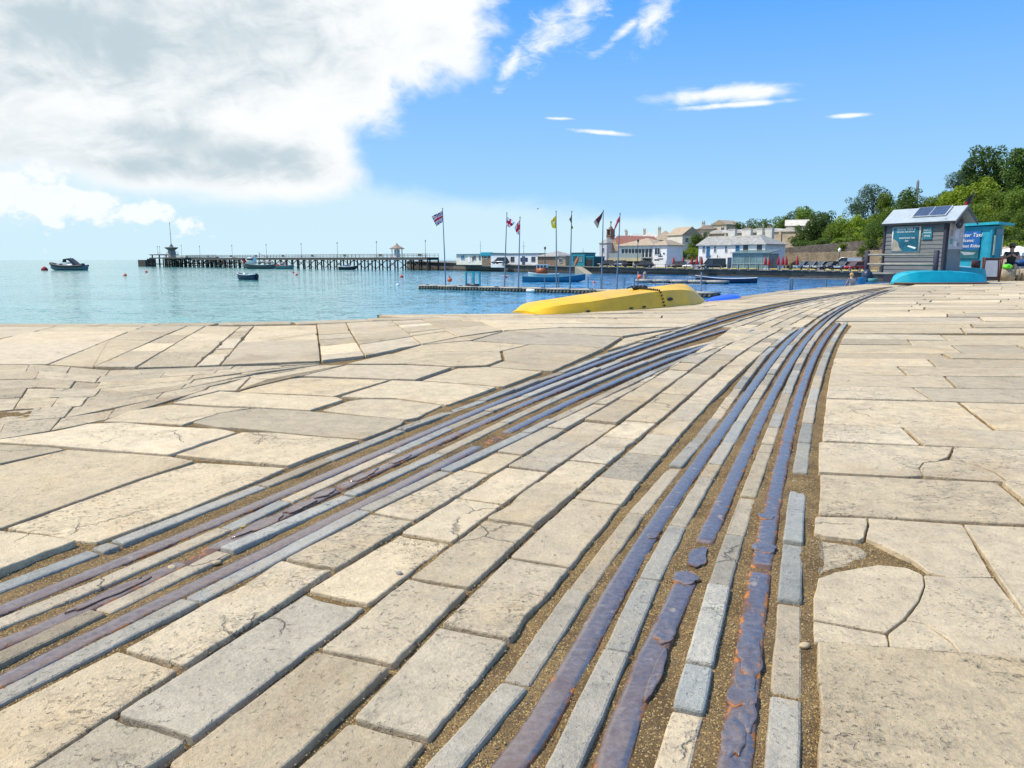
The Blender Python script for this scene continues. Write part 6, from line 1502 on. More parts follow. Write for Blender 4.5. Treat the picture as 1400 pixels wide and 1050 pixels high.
FL = [(605, 285, 609.3, ((604.8, 288), (606, 303), (590, 296.5), (597, 309)), f_union, 'flagpole flying a red, white and blue crossed flag, leftmost on the pontoon'),
      (693, 291, 689.8, ((693, 296), (692.3, 309), (704.5, 304), (697, 311)), f_cross, 'flagpole with a white and red cross flag blowing to the right'),
      (711, 297, 708.8, ((711.5, 299), (710.5, 320), (703, 311), (707, 321)), f_cross2, 'flagpole with a crumpled white and red cross flag, third from the left'),
      (760.3, 289, 760.8, ((760, 294.5), (760.2, 312), (753, 302), (755, 312)), f_yellow, 'flagpole with the yellow flag'),
      (781.7, 289, 779.3, ((781.5, 293), (780.5, 315), (778.5, 300), (783.5, 312)), f_olive, 'flagpole with a limp olive-brown flag'),
      (824.8, 288, 822.5, ((824.5, 289), (822.8, 297), (811.5, 304), (817, 312)), f_dark, 'tall flagpole with a dark maroon and tan flag streaming left'),
      (847.8, 292, 843.3, ((847.5, 294), (846.8, 303), (841, 307), (839, 316)), f_red, 'flagpole with the plain bright red flag, rightmost on the pontoon')]
for k, (pt_, ty, pb_, cor, pat, lab) in enumerate(FL):
    t = on_pont(pb_); q = PA+pu*t+Vector((-pu.y, pu.x, 0))*(0.35 if k % 2 == 0 else 1.7)
    Y = q.y; top = W(pt_, ty, Y); bx_ = W(pb_, 390, Y).x
    r = empty('flagpole', (bx_, Y, SEA+0.42), 0, lab, 'flagpole', 'flagpoles along the pontoon')
    T = top-r.location; m = MB(); m.tube([(0, 0, 0), (T.x*0.35, 0, T.z*0.4), T], [0.075, 0.06, 0.035], 8); m.ball(T, 0.07, 8); m.build('pole', paint('pole_grey_blue', (0.16, 0.22, 0.28), 0.5), r)
    flag(r, Y-0.05, cor, pat, 0.07, k*1.7)
# ------------------------------------------------------------------ hut, kiosk and the things around them
def text_mesh(body, size, parent, mat, loc, rot, name='lettering', align='CENTER', shear=0.0, extr=0.004):
    cu = bpy.data.curves.new(name, 'FONT'); cu.body = body; cu.size = size; cu.align_x = align; cu.align_y = 'CENTER'; cu.extrude = extr; cu.shear = shear; cu.resolution_u = 3
    t = bpy.data.objects.new(name, cu); COL.objects.link(t)
    me = bpy.data.meshes.new_from_object(t.evaluated_get(bpy.context.evaluated_depsgraph_get())); bpy.data.objects.remove(t)
    me.name = name; me.materials.clear(); me.materials.append(mat)
    o = bpy.data.objects.new(name, me); COL.objects.link(o); o.parent = parent; o.location = loc; o.rotation_euler = rot; return o
def on_line(A, u, px, z=1.0):
    lo, hi = -50.0, 50.0
    f = lambda t: 700+FPX*(A.x+u.x*t)/((A.y+u.y*t)*_cp+(EYE-z)*_sp)-px
    for _ in range(60):
        m_ = (lo+hi)/2
        if f(lo)*f(m_) <= 0: hi = m_
        else: lo = m_
    return (lo+hi)/2
def boards_mat():
    m, nt, b = newmat('grey_boards'); P = nt.obj(); sx = nt.new('ShaderNodeSeparateXYZ'); nt.put(sx.inputs[0], P)
    n = nt.noise(nt.vmap(P, (1.5, 1.5, 12)), 2.0, 5, 0.6); row = nt.math('FRACT', nt.mul(sx.outputs[2], 1/0.145))
    c = nt.mix(nt.step(n, 0.3, 0.7), (0.115, 0.122, 0.125), (0.155, 0.162, 0.165))
    nt.put(b.inputs['Base Color'], c); b.inputs['Roughness'].default_value = 0.7
    nt.put(b.inputs['Normal'], nt.bump(nt.add(nt.mul(row, -1.0), nt.mul(n, 0.15)), 0.9, 0.018)); return m
M_boards = boards_mat()
A = Vector((13.62, 27.5, 0)); Bq = Vector((14.66, 25.5, 0)); u = (Bq-A).normalized(); HLn = (Bq-A).length; hrz = math.atan2(u.y, u.x)
hut = empty('ticket_hut', A, hrz, 'grey boarded ticket hut with a pale pitched roof and two solar panels', 'hut')
HD, EV, RG = 0.95, 2.16, 0.40
m = MB(); m.box((HLn/2, HD/2, (EV+0.3)/2), (HLn, HD, EV-0.3)); 
m.add([(HLn, 0, EV), (HLn, HD, EV), (HLn, HD/2, EV+RG), (0, 0, EV), (0, HD, EV), (0, HD/2, EV+RG)], [(0, 1, 2), (3, 4, 5)])
for i in range(12): m.extr([(0, -0.002, 0.31+i*0.145), (0, -0.02, 0.31+i*0.145), (0, -0.006, 0.31+(i+1)*0.145), (0, -0.002, 0.31+(i+1)*0.145)], (0.04, 0, 0), (HLn-0.05, 0, 0))
m.build('wall', M_boards, hut)
m = MB(); m.box((HLn/2, HD/2, 0.15), (HLn-.04, HD-.04, 0.3)); m.build('plinth', paint('dark_plinth', (0.03, 0.03, 0.045), 0.8), hut)
m = MB(); m.box((HLn+.01, -0.01, (EV+.3)/2), (0.09, 0.09, EV-.3)); m.build('corner_post', paint('dark_corner', (0.025, 0.025, 0.045), 0.7), hut)
m = MB(); m.box((-.01, -0.01, (EV+.3)/2), (0.07, 0.07, EV-.3)); m.build('corner_post', paint('dark_corner', (0, 0, 0)), hut)
M_hroof = paint('pale_zinc_roof', (0.34, 0.40, 0.44), 0.45, var=0.08)
OVE, OVL, OVR = 0.12, 0.10, 0.38; sl = RG/(HD/2)
ro = MB(); x0, x1 = -OVL, HLn+OVR; ze, zr = EV-sl*OVE+0.03, EV+RG+0.04
pr_ = [(0, -OVE, ze), (0, HD/2, zr), (0, HD+OVE, ze), (0, HD+OVE, ze-.06), (0, HD/2, zr-.07), (0, -OVE, ze-.06)]
ro.extr(pr_, (x0, 0, 0), (x1, 0, 0)); roof = ro.build('roof', M_hroof, hut)
m = MB(); m.extr([(0, -OVE-.02, ze-.02), (0, HD/2, zr-.03), (0, HD+OVE+.02, ze-.02), (0, HD+OVE+.02, ze-.12), (0, HD/2, zr-.13), (0, -OVE-.02, ze-.12)], (x1, 0, 0), (x1+.035, 0, 0)); m.build('bargeboard', paint('slate_bargeboard', (0.10, 0.11, 0.13), 0.7), roof)
m = MB(); m.box(((x0+x1)/2, -OVE-.03, ze-.05), (x1-x0, 0.06, 0.07)); m.build('gutter', M_black, roof)
for k, (pa, pb) in enumerate(((1244, 1270), (1267, 1293))):
    xa = on_line(A, u, 1246+22*k, 2.4); w_ = 0.62
    c = Vector((xa+w_/2, HD*0.25, EV+RG*0.5+0.085)); rot = Matrix.Rotation(math.atan(sl), 3, 'X')
    m = MB(); m.box(c, (w_, 0.50, 0.035), rot=rot); o = m.build('solar_panel', paint('panel_frame', (0.62, 0.64, 0.66), 0.4, 0.5), roof)
    m = MB()
    for i in range(4):
        for j in range(4): m.box(c+rot@Vector((-w_*0.34+w_*0.227*i, -0.177+0.118*j, 0.022)), (w_*0.215, 0.112, 0.008), rot=rot)
    m.build('solar_cells', paint('solar_blue', (0.03, 0.075, 0.17), 0.18, 0.2), o)
# poster with lettering on the boarded wall
xa, xb = on_line(A, u, 1222, 1.5), on_line(A, u, 1257.5, 1.5)
ps_ = empty('wall_poster', A, hrz, 'large teal sea poster in a pale frame on the grey hut wall', 'poster')
m = MB(); m.box(((xa+xb)/2, -0.035, 1.50), (xb-xa+0.09, 0.04, 0.93), bev=.008); m.build('frame', paint('cream_frame', (0.66, 0.66, 0.56), 0.6), ps_)
m = MB(); m.box(((xa+xb)/2, -0.062, 1.50), (xb-xa-.02, 0.02, 0.83)); m.build('picture', paint('poster_teal', (0.008, 0.13, 0.19), 0.5, var=0.35, scale=1.2), ps_)
m = MB(); m.extr([(xa+.02, -.074, 1.10), (xa+.42, -.074, 1.10), (xa+.30, -.074, 1.22), (xa+.22, -.074, 1.42), (xa+.02, -.074, 1.55)], (0, -.004, 0), (0, 0.002, 0)); m.build('cliff_print', paint('poster_tan', (0.36, 0.32, 0.24), 0.7, var=0.3, scale=6), ps_)
m = MB(); m.extr([(xb-.36, -.074, 1.30), (xb-.06, -.074, 1.22), (xb-.10, -.074, 1.17), (xb-.40, -.074, 1.26)], (0, -.004, 0), (0, 0.002, 0)); m.build('bird_print', M_white, ps_)
cx = (xa+xb)/2; RX = (math.pi/2, 0, 0)
text_mesh('FISHING TRIPS &', 0.098, ps_, M_white, (cx, -.076, 1.86), RX); text_mesh('MACKEREL AND DEEP SEA', 0.058, ps_, M_white, (cx, -.076, 1.765), RX)
text_mesh('WHATEVER THE', 0.082, ps_, M_white, (cx+.06, -.076, 1.55), RX); text_mesh('SEA', 0.08, ps_, M_white, (cx+.06, -.076, 1.45), RX)
xa, xb = on_line(A, u, 1262.5, 1.6), on_line(A, u, 1275, 1.6)
ps2 = empty('wall_sign', A, hrz, 'small square teal notice right of the large poster on the hut', 'sign')
m = MB(); m.box(((xa+xb)/2, -0.035, 1.70), (xb-xa, 0.03, 0.42)); m.build('board', paint('notice_teal', (0.015, 0.17, 0.21), 0.5, var=0.25), ps2)
m = MB(); m.box(((xa+xb)/2, -0.053, 1.72), (xb-xa-.06, 0.008, 0.05)); m.build('band', paint('notice_pale', (0.25, 0.42, 0.42), 0.6), ps2)
text_mesh('BOATS', 0.085, ps2, M_white, ((xa+xb)/2, -.06, 1.81), RX); text_mesh('OPEN', 0.085, ps2, M_white, ((xa+xb)/2, -.06, 1.60), RX)
# door end: notice board, stable door, round sign
m = MB(); m.box((HLn+.03, 0.49, 1.05), (0.05, 0.74, 1.46)); d_ = m.build('door', paint('grey_door', (0.17, 0.19, 0.205), 0.6), hut)
m = MB(); m.box((HLn+.065, 0.78, 1.05), (0.03, 0.05, 0.12)); m.build('handle', M_steel, d_)
nb_ = empty('notice_board', A, hrz, 'pale board of notices on the upper half of the hut door', 'notice board')
m = MB(); m.box((HLn+.07, 0.49, 1.58), (0.02, 0.80, 0.86)); m.build('board', paint('notice_grey', (0.42, 0.43, 0.47), 0.8), nb_)
for k, (y, z, wy, hz_, c) in enumerate((y*.72-.02, z-.05, wy*.75, hz_*.9, c) for y, z, wy, hz_, c in ((0.33, 1.74, .16, .24, (0.30, 0.25, 0.25)), (0.34, 1.46, .17, .2, (0.10, 0.30, 0.24)), (0.62, 1.38, .2, .2, (0.62, 0.63, 0.66)), (0.9, 1.36, .16, .14, (0.25, 0.27, 0.32)), (0.72, 1.72, .3, .34, (0.50, 0.52, 0.58)), (1.05, 1.7, .14, .2, (0.52, 0.53, 0.57)))):
    m = MB(); m.box((HLn+.086, y, z), (0.008, wy, hz_)); m.build('notice', paint('notice_%d' % k, c, 0.8), nb_)
ds = empty('round_sign', A, hrz, 'black round sign hanging under the hut eaves beside the notices', 'sign')
m = MB(); q = Vector((HLn+.24, 0.30, 2.0)); m.cyl(q, q+Vector((0.035, 0, 0)), 0.17, n=28); m.build('disc', M_black, ds)
m = MB(); m.extr([(q.x+.037, q.y-.09, q.z+.06), (q.x+.037, q.y, q.z-.08), (q.x+.037, q.y+.09, q.z+.06), (q.x+.037, q.y, q.z-.01)], (0, 0, 0), (0.004, 0, 0)); m.build('emblem', paint('emblem_grey', (0.13, 0.13, 0.16), 0.6), ds)
m = MB(); m.cyl(q+Vector((.015, 0, .18)), q+Vector((.015, 0, .34)), 0.012, n=6); m.build('hanger', M_black, ds)
# small black flag at the ridge end
fr2 = empty('small_flag', A, hrz, 'small black and red flag on a short stick at the hut gable', 'flag')
px_ = HLn+OVR-.1; m = MB(); m.cyl((px_+.12, HD/2+.1, EV+RG-.1), (px_+.22, HD/2+.1, EV+RG+.48), 0.014, n=6); m.build('stick', M_iron_d, fr2)
v, f = [], []
for j in range(6):
    for i in range(8): v.append((px_+.21-.02*j-0.28*(i/7), HD/2+.1+.03*math.sin(i*1.1), EV+RG+.45-.34*(j/5)*(1-.25*i/7)-.22*(i/7)))
for j in range(5):
    for i in range(7): f.append((j*8+i, j*8+i+1, j*8+i+9, j*8+i+8))
m = MB(); m.add(v, f, 0, True); o = m.build('cloth', [fm['k'], fm['r']], fr2); o.data.polygons.foreach_set('material_index', [1 if (i % 7 in (3, 4) and i//7 in (3, 4)) else 0 for i in range(35)])
# railing in front of the hut
rl = empty('hut_railing', (0, 0, 0), 0, 'three-bar weathered timber railing in front of the grey hut', 'railing')
ra, rb = W(1187, 349, 27.2), W(1282, 347, 24.9)
M_rail = paint('weathered_rail', (0.30, 0.29, 0.24), 0.8, var=0.2)
for z0_, e in ((0.97, 1.0), (0.64, 1.0), (0.31, 0.42)):
    a_ = Vector((ra.x, ra.y, z0_)); b_ = Vector((rb.x, rb.y, z0_)); b_ = a_.lerp(b_, e); d = b_-a_
    m = MB(); m.box((a_+b_)/2, (d.length, 0.05, 0.075), rz=math.atan2(d.y, d.x), bev=.01); m.build('rail_bar', M_rail, rl)
for p in (ra, rb):
    m = MB(); m.box((p.x, p.y+.06, 0.55), (0.13, 0.13, 1.12), bev=.012); m.build('post', paint('navy_post', (0.022, 0.025, 0.05), 0.7), rl)
def cloth_lump(name, c, rad, label, cat, mat, sq=(1, 1, 1), seed=0, rough=0.25):
    v, f = [], []; n, k = 20, 12
    for i in range(k+1):
        t = -math.pi/2+math.pi*i/k
        for j in range(n):
            a = 2*math.pi*j/n; d = Vector((math.cos(t)*math.cos(a), math.cos(t)*math.sin(a), math.sin(t)))
            r_ = rad*(1+rough*mnoise.noise(d*2.2+Vector((seed, 0, 0)))+rough*.6*mnoise.noise(d*5+Vector((seed, 3, 0))))
            v.append((d.x*r_*sq[0], d.y*r_*sq[1], max(-rad*sq[2]*.9, d.z*r_*sq[2])))
    for i in range(k):
        for j in range(n): f.append((i*n+j, i*n+(j+1) % n, (i+1)*n+(j+1) % n, (i+1)*n+j))
    m = MB(); m.add(v, f, 0, True); o = m.build(name, mat); o.location = c; return tag(o, label, cat)
w = W(1185, 380, 26.6); cloth_lump('tarpaulin_bundle', (w.x, 26.6, 0.22), 0.22, 'dark navy tarpaulin bundle slumped at the foot of the railing post', 'tarpaulin', M_navy, (0.85, 0.8, 1.05), 3)
w = W(1193, 383, 26.4); o = MB(); o.lathe([(0.09, 0), (0.15, 0.03), (0.165, 0.14), (0.15, 0.15), (0.13, 0.03), (0.02, 0.02)], (0, 0, 0), 16); o = o.build('bucket', paint('teal_bucket', (0.10, 0.30, 0.30), 0.5)); o.location = (w.x, 26.4, 0); tag(o, 'teal bucket standing between the railing post and the hut plinth', 'bucket')
w = W(1176, 387, 25.2); o = MB(); o.lathe([(0.08, 0), (0.11, 0.02), (0.14, 0.2), (0.15, 0.21), (0.13, 0.2), (0.09, 0.03), (0.01, 0.02)], (0, 0, 0), 16); o = o.build('bucket', paint('blue_bucket', (0.04, 0.28, 0.55), 0.4)); o.location = (w.x-.06, 24.95, 0); tag(o, 'bright blue bucket beside the fair-haired child on the quay edge', 'bucket')

# blue kiosk
Ck = Vector((18.50, 29.0, 0)); Lk = Vector((17.56, 30.85, 0)); uk = (Ck-Lk).normalized(); KL = (Ck-Lk).length; krz = math.atan2(uk.y, uk.x); KD, KH = 0.64, 2.08
ko = empty('kiosk', Lk, krz, 'turquoise painted timber kiosk with an overhanging flat roof', 'kiosk')
M_kb = paint('kiosk_blue', (0.012, 0.30, 0.44), 0.5, var=0.1); M_kb2 = paint('kiosk_trim', (0.01, 0.24, 0.36), 0.5, var=0.1)
m = MB(); m.box((KL/2, KD/2, KH/2), (KL, KD, KH)); m.build('wall', M_kb, ko)
m = MB(); m.add([(-.2, -.16, KH+.0), (KL+.26, -.16, KH+.05), (KL+.26, KD+.26, KH+.02), (-.2, KD+.26, KH-.03), (-.2, -.16, KH+.10), (KL+.26, -.16, KH+.15), (KL+.26, KD+.26, KH+.10), (-.2, KD+.26, KH+.05)], [(3, 2, 1, 0), (4, 5, 6, 7), (0, 1, 5, 4), (1, 2, 6, 5), (2, 3, 7, 6), (3, 0, 4, 7)]); m.build('roof', paint('kiosk_roof', (0.02, 0.36, 0.46), 0.5, var=0.08), ko)
for x in (0.05, KL-.05):
    m = MB(); m.box((x, -.02, KH/2), (0.10, 0.05, KH)); m.build('corner_trim', M_kb2, ko)
m = MB(); m.box((KL+.03, 0.32, 0.98), (0.06, 0.36, 1.75)); d_ = m.build('door', M_kb2, ko)
m = MB(); m.box((KL+.07, .45, 1.0), (0.03, 0.04, 0.1)); m.build('handle', M_steel, d_)
for y in (0.075, 0.565):
    m = MB(); m.box((KL+.04, y, 1.35), (0.04, 0.08, 0.75)); m.build('window', paint('pale_window', (0.42, 0.47, 0.42), 0.3), ko)
m = MB(); m.box((KL+.05, 0.33, 1.86), (0.05, 0.44, 0.24)); m.build('fascia', paint('kiosk_fascia', (0.10, 0.22, 0.28), 0.5), ko)
kp = empty('kiosk_poster', Lk, krz, 'blue boat-trip poster with white lettering on the kiosk side', 'poster')
xa, xb = on_line(Lk, uk, 1309, 1.3), on_line(Lk, uk, 1340, 1.3)
m = MB(); m.box(((xa+xb)/2, -.05, 1.37), (xb-xa, .02, 1.08)); m.build('board', paint('poster_blue', (0.006, 0.10, 0.33), 0.5, var=0.25, scale=1.5), kp)
m = MB(); m.box(((xa+xb)/2, -.064, 1.02), (xb-xa, .01, 0.36)); m.build('sea_print', paint('poster_sea', (0.01, 0.10, 0.12), 0.5, var=0.4, scale=4), kp)
m = MB(); m.extr([(xa+.18, -.07, 1.12), (xb-.1, -.07, 1.07), (xb-.2, -.07, .99), (xa+.34, -.07, .98)], (0, -.006, 0), (0, .002, 0)); m.build('boat_print', paint('boat_print_grey', (0.30, 0.36, 0.40), 0.6), kp)
cx = (xa+xb)/2+.02
text_mesh('Water Taxi', 0.215, kp, M_white, (cx, -.068, 1.75), RX, shear=.2); text_mesh('Scenic', 0.18, kp, M_white, (cx-.02, -.068, 1.545), RX, shear=.2); text_mesh('& Boat Rides', 0.172, kp, M_white, (cx, -.068, 1.33), RX, shear=.2)
# bench beside the kiosk, sign board, blocks, people
w = W(1340, 380, 28.6); be = empty('bench', (w.x-.02, 28.6, 0), R(25), 'dark wooden bench end between the turquoise boat and the sign board', 'bench')
M_bench = paint('dark_red_wood', (0.09, 0.03, 0.025), 0.7)
m = MB(); m.box((0, 0, 0.42), (0.5, 0.4, 0.05)); m.build('seat', M_bench, be)
m = MB(); m.box((0, .2, 0.62), (0.5, 0.05, 0.3), bev=.01); m.build('backrest', M_bench, be)
for sx_ in (-.2, .2):
    m = MB(); m.box((sx_, 0, .2), (.06, .36, .42)); m.build('leg', M_bench, be)
w = W(1354, 384, 27.4); ab = empty('sign_board', (w.x, 27.4, 0), R(-20), 'brown-framed folding pavement sign with a pale grey notice', 'sign')
def aframe(sgn):
    rot = Matrix.Rotation(sgn*0.2, 3, 'X'); m = MB(); off_ = Vector((0, sgn*-0.18, 0)) 
    c0 = Vector((0, -sgn*0.09*-1*-1, 0.44))
    for sx_ in (-.27, .27): m.box(c0+Vector((sx_, 0, 0)), (0.055, 0.04, 0.90), rot=rot, bev=.005)
    for z in (0.40, -0.33): m.box(c0+rot@Vector((0, 0, z)), (0.54, 0.035, 0.06), rot=rot)
    return m, rot, c0
m, rot, c0 = aframe(-1); m.build('frame', M_bench, ab)
m = MB(); m.box(c0+rot@Vector((0, 0, .035)), (0.49, 0.02, 0.68), rot=rot); o = m.build('board', M_black, ab)
m = MB(); m.box(c0+rot@Vector((0, -.014, .035)), (0.41, 0.01, 0.60), rot=rot); m.build('notice', paint('notice_sheet', (0.36, 0.39, 0.46), 0.6, var=0.12, scale=5), o)
m, rot, c0 = aframe(1); m.build('rear_frame', M_bench, ab)
M_block = paint('tan_stone_block', (0.34, 0.29, 0.21), 0.9, var=0.25, scale=4, bump=.01)
def block(px, Y, wd, hgt, dp, label):
    w = W(px, 380, Y); m = MB(); m.box((0, 0, hgt/2), (wd, dp, hgt), bev=.015); o = m.build('stone_block', M_block); o.location = (w.x, Y, 0); o.rotation_euler = (0, 0, R(-12)); return tag(o, label, 'stone block')
block(1376.5, 28.6, 0.42, 0.44, 0.35, 'squat tan stone block under the green bag in front of the seated man')
block(1391.2, 28.6, 0.10, 0.44, 0.14, 'narrow pale stone post right of the seated man')
block(1401, 28.7, 0.36, 0.46, 0.4, 'tan stone block at the right edge of the view')
block(1386, 29.5, 0.95, 0.44, 0.35, 'long low stone seat behind the seated man')
w = W(1377, 364, 28.55); cloth_lump('green_bag', (w.x, 28.55, 0.53), 0.14, 'bright lime green bag lying on the tan stone block', 'bag', paint('lime_green', (0.14, 0.62, 0.03), 0.6), (1.3, 1.0, .75), 7, .35)
w = W(1394, 356, 29.9); cloth_lump('blue_bag', (w.x+.1, 29.9, 0.66), 0.24, 'dark blue bag behind the seated man at the right edge', 'bag', paint('bag_blue', (0.01, 0.07, 0.22), 0.7), (1.2, .8, .6), 9, .3)

# ------------------------------------------------------------------ people
def skin(name, joints, edges, mat, parent, sub=2, root=0):
    bm = bmesh.new(); lay = bm.verts.layers.skin.verify(); vs = []
    for i, (p, r) in enumerate(joints):
        v = bm.verts.new(p); v[lay].radius = (r, r) if not isinstance(r, tuple) else r; v[lay].use_root = (i == root); vs.append(v)
    for a, b in edges: bm.edges.new((vs[a], vs[b]))
    me = bpy.data.meshes.new(name); bm.to_mesh(me); bm.free()
    o = bpy.data.objects.new(name, me); COL.objects.link(o)
    o.modifiers.new('Skin', 'SKIN').use_smooth_shade = True
    s = o.modifiers.new('Sub', 'SUBSURF'); s.levels = s.render_levels = sub
    ev = o.evaluated_get(bpy.context.evaluated_depsgraph_get()); m2 = bpy.data.meshes.new_from_object(ev); bpy.data.objects.remove(o)
    m2.name = name; m2.materials.clear(); m2.materials.append(mat); m2.polygons.foreach_set('use_smooth', [True]*len(m2.polygons))
    o = bpy.data.objects.new(name, m2); COL.objects.link(o); o.parent = parent; return o
def figure(root, J, shirt, lower, hair, s=1.0, hat=None, sleeves=0.45, lower_len=0.9, curl=1.0):
    """J: joints of the pose in the figure's own frame (facing -y), lengths in metres"""
    V = lambda k: Vector(J[k])*s
    names = ['pelvis', 'belly', 'chest', 'neck', 'head', 'crown']
    rad = [0.115, 0.12, 0.135, 0.052, 0.088, 0.070]
    pts = [(V(n), (r*s, r*s*0.78) if i < 3 else r*s) for i, (n, r) in enumerate(zip(names, rad))]; E = [(0, 1), (1, 2), (2, 3), (3, 4), (4, 5)]
    def chain(start, lst):
        prev = start
        for k, r in lst: pts.append((k if isinstance(k, Vector) else V(k), r*s)); E.append((prev, len(pts)-1)); prev = len(pts)-1
        return prev
    for sd_ in 'LR':
        wr = chain(2, [('sh'+sd_, 0.058), ('el'+sd_, 0.042), ('wr'+sd_, 0.029), ('pa'+sd_, 0.034)])
        p, d = V('pa'+sd_), (V('pa'+sd_)-V('wr'+sd_)).normalized(); sgn = 1 if sd_ == 'L' else -1
        side = d.cross(Vector((0, -1, 0.3))).normalized(); dn = d.cross(side).normalized()
        for k, ln in enumerate((0.075, 0.085, 0.08, 0.06)):
            b0 = p+side*(0.026-0.017*k)*s+d*0.035*s
            chain(wr, [(b0, .011), (b0+d*ln*.55*s-dn*0.012*curl*s, .0095), (b0+d*ln*.85*s-dn*0.04*curl*s, .0085)])
        chain(wr, [(p+side*0.045*s+d*0.005*s, .012), (p+side*0.058*s+d*0.04*s-dn*.01*s, .0095)])
        chain(0, [('hp'+sd_, 0.095), ('kn'+sd_, 0.062), ('an'+sd_, 0.038), ('to'+sd_, 0.032)])
    b = skin('body', pts, E, M_skin, root, 2)
    # clothes a little larger than the body
    cp = [(V('pelvis'), (0.132*s, .112*s)), (V('belly'), (0.142*s, .12*s)), (V('chest'), (0.152*s, .125*s)), (V('neck')*0.62+V('chest')*0.38, 0.075*s)]; CE = [(0, 1), (1, 2), (2, 3)]
    for sd_ in 'LR':
        a, c = V('sh'+sd_), V('el'+sd_); cp += [(a, .078*s), (a.lerp(c, sleeves), .066*s)]; CE += [(2, len(cp)-2), (len(cp)-2, len(cp)-1)]
    skin('shirt', cp, CE, shirt, root, 2)
    cp = [(V('pelvis'), (0.145*s, .125*s))]; CE = []
    for sd_ in 'LR':
        a, c, e = V('hp'+sd_), V('kn'+sd_), V('an'+sd_); cp += [(a, .112*s), (a.lerp(c, min(1, lower_len)), .082*s)]; CE += [(0, len(cp)-2), (len(cp)-2, len(cp)-1)]
        if lower_len > 1: cp.append((c.lerp(e, lower_len-1), .06*s)); CE.append((len(cp)-2, len(cp)-1))
    skin('trousers', cp, CE, lower, root, 2)
    hd, cr = V('head'), V('crown'); up = (cr-hd).normalized(); fw = Vector((0, -1, 0)); fw = (fw-up*fw.dot(up)).normalized(); sdv = up.cross(fw)
    m = MB()
    for k in (-1, 1): m.ball(hd+fw*0.083*s+sdv*k*0.033*s+up*0.022*s, 0.012*s, 8)
    m.build('eyes', paint('eye_dark', (0.03, 0.02, 0.02), 0.3), b)
    m = MB(); m.ball(hd+fw*0.094*s-up*0.008*s, 0.016*s, 8, sq=(.8, 1.2, 1.4)); m.build('nose', M_skin, b)
    m = MB(); m.ball(hd+fw*0.085*s-up*0.045*s, 0.02*s, 8, sq=(1.2, .4, .35)); m.build('mouth', paint('lips', (0.36, 0.14, 0.12), 0.6), b)
    for k in (-1, 1):
        m = MB(); m.ball(hd+sdv*k*0.09*s, 0.024*s, 8, sq=(.4, .8, 1.2)); m.build('ear', M_skin, b)
    m = MB(); m.ball(hd+up*0.042*s-fw*0.020*s, 0.103*s, 16, sq=(.98, 1.0, .95)); h_ = m.build('hair', hair, b)
    if hat:
        m = MB(); c = hd+up*0.075*s; n = 20
        rings = [[c+sdv*math.cos(2*math.pi*i/n)*r*s+fw*math.sin(2*math.pi*i/n)*r*s*1.1+up*z*s for i in range(n)] for r, z in ((0.175, -.012), (0.178, -.004), (0.11, .006), (0.105, .06), (0.085, .095), (0.01, .105))]
        m.loft(rings, True, True); m.build('hat', hat, b)
    return b
SEAT = {'pelvis': (0, .03, .55), 'belly': (0, .02, .70), 'chest': (0, 0, .90), 'neck': (0, -.03, 1.06), 'head': (0, -.07, 1.18), 'crown': (0, -.07, 1.265)}
for k, q in (('L', 1), ('R', -1)):
    SEAT.update({'sh'+k: (q*.185, 0, .985), 'el'+k: (q*.26, -.12, .775), 'wr'+k: (q*.10, -.29, .88), 'pa'+k: (q*.05, -.32, .90), 'hp'+k: (q*.095, 0, .53), 'kn'+k: (q*.14, -.42, .53), 'an'+k: (q*.14, -.46, .12), 'to'+k: (q*.15, -.60, .06)})
w = W(1380, 366, 29.5); r = empty('person', (w.x, 29.45, 0.02), R(-32), 'man in a brown hat and dark T-shirt seated with hands at his chest', 'person')
figure(r, SEAT, paint('dark_tshirt', (0.045, 0.05, 0.052), 0.9), paint('navy_shorts', (0.015, 0.02, 0.04), 0.9), paint('brown_hair', (0.08, 0.05, 0.03), 0.8), 1.05, paint('brown_hat', (0.13, 0.09, 0.06), 0.9))
m = MB(); m.box((0, -.36, .955), (0.08, .015, .15), rot=Matrix.Rotation(-.5, 3, 'X'), bev=.004); o = m.build('phone', M_black); o.parent = None; o.matrix_world = Matrix.Translation(r.location)@Matrix.Rotation(R(-32), 4, 'Z'); tag(o, 'small black phone held up by the seated man in the hat', 'phone')
S2 = {k: Vector(v) for k, v in SEAT.items()}
for k, q in (('L', 1), ('R', -1)): S2.update({'wr'+k: Vector((q*.13, -.30, .66)), 'pa'+k: Vector((q*.11, -.36, .63))})
w = W(1407, 366, 29.2); r = empty('person', (w.x, 29.2, 0.0), R(40), 'person in a pale top seated at the right edge, mostly out of view', 'person')
figure(r, S2, paint('pale_top', (0.50, 0.44, 0.34), 0.9), paint('stone_trousers', (0.30, 0.26, 0.20), 0.9), paint('grey_hair', (0.20, 0.17, 0.14), 0.8), 1.0, lower_len=1.8)
CH = {'pelvis': (0, 0, .10), 'belly': (0, -.01, .26), 'chest': (0, -.04, .46), 'neck': (0, -.06, .61), 'head': (0, -.09, .745), 'crown': (0, -.08, .85)}
for k, q in (('L', 1), ('R', -1)):
    CH.update({'sh'+k: (q*.165, -.03, .53), 'el'+k: (q*.22, -.12, .31), 'wr'+k: (q*.15, -.32, .22), 'pa'+k: (q*.13, -.38, .20), 'hp'+k: (q*.095, -.02, .09), 'kn'+k: (q*.12, -.42, .10), 'an'+k: (q*.12, -.48, -.30), 'to'+k: (q*.12, -.62, -.36)})
w = W(1167.2, 391, 23.9); r = empty('person', (w.x, 24.05, -0.16), R(182), 'fair-haired child in a grey top sitting on the quay edge facing the water', 'person')
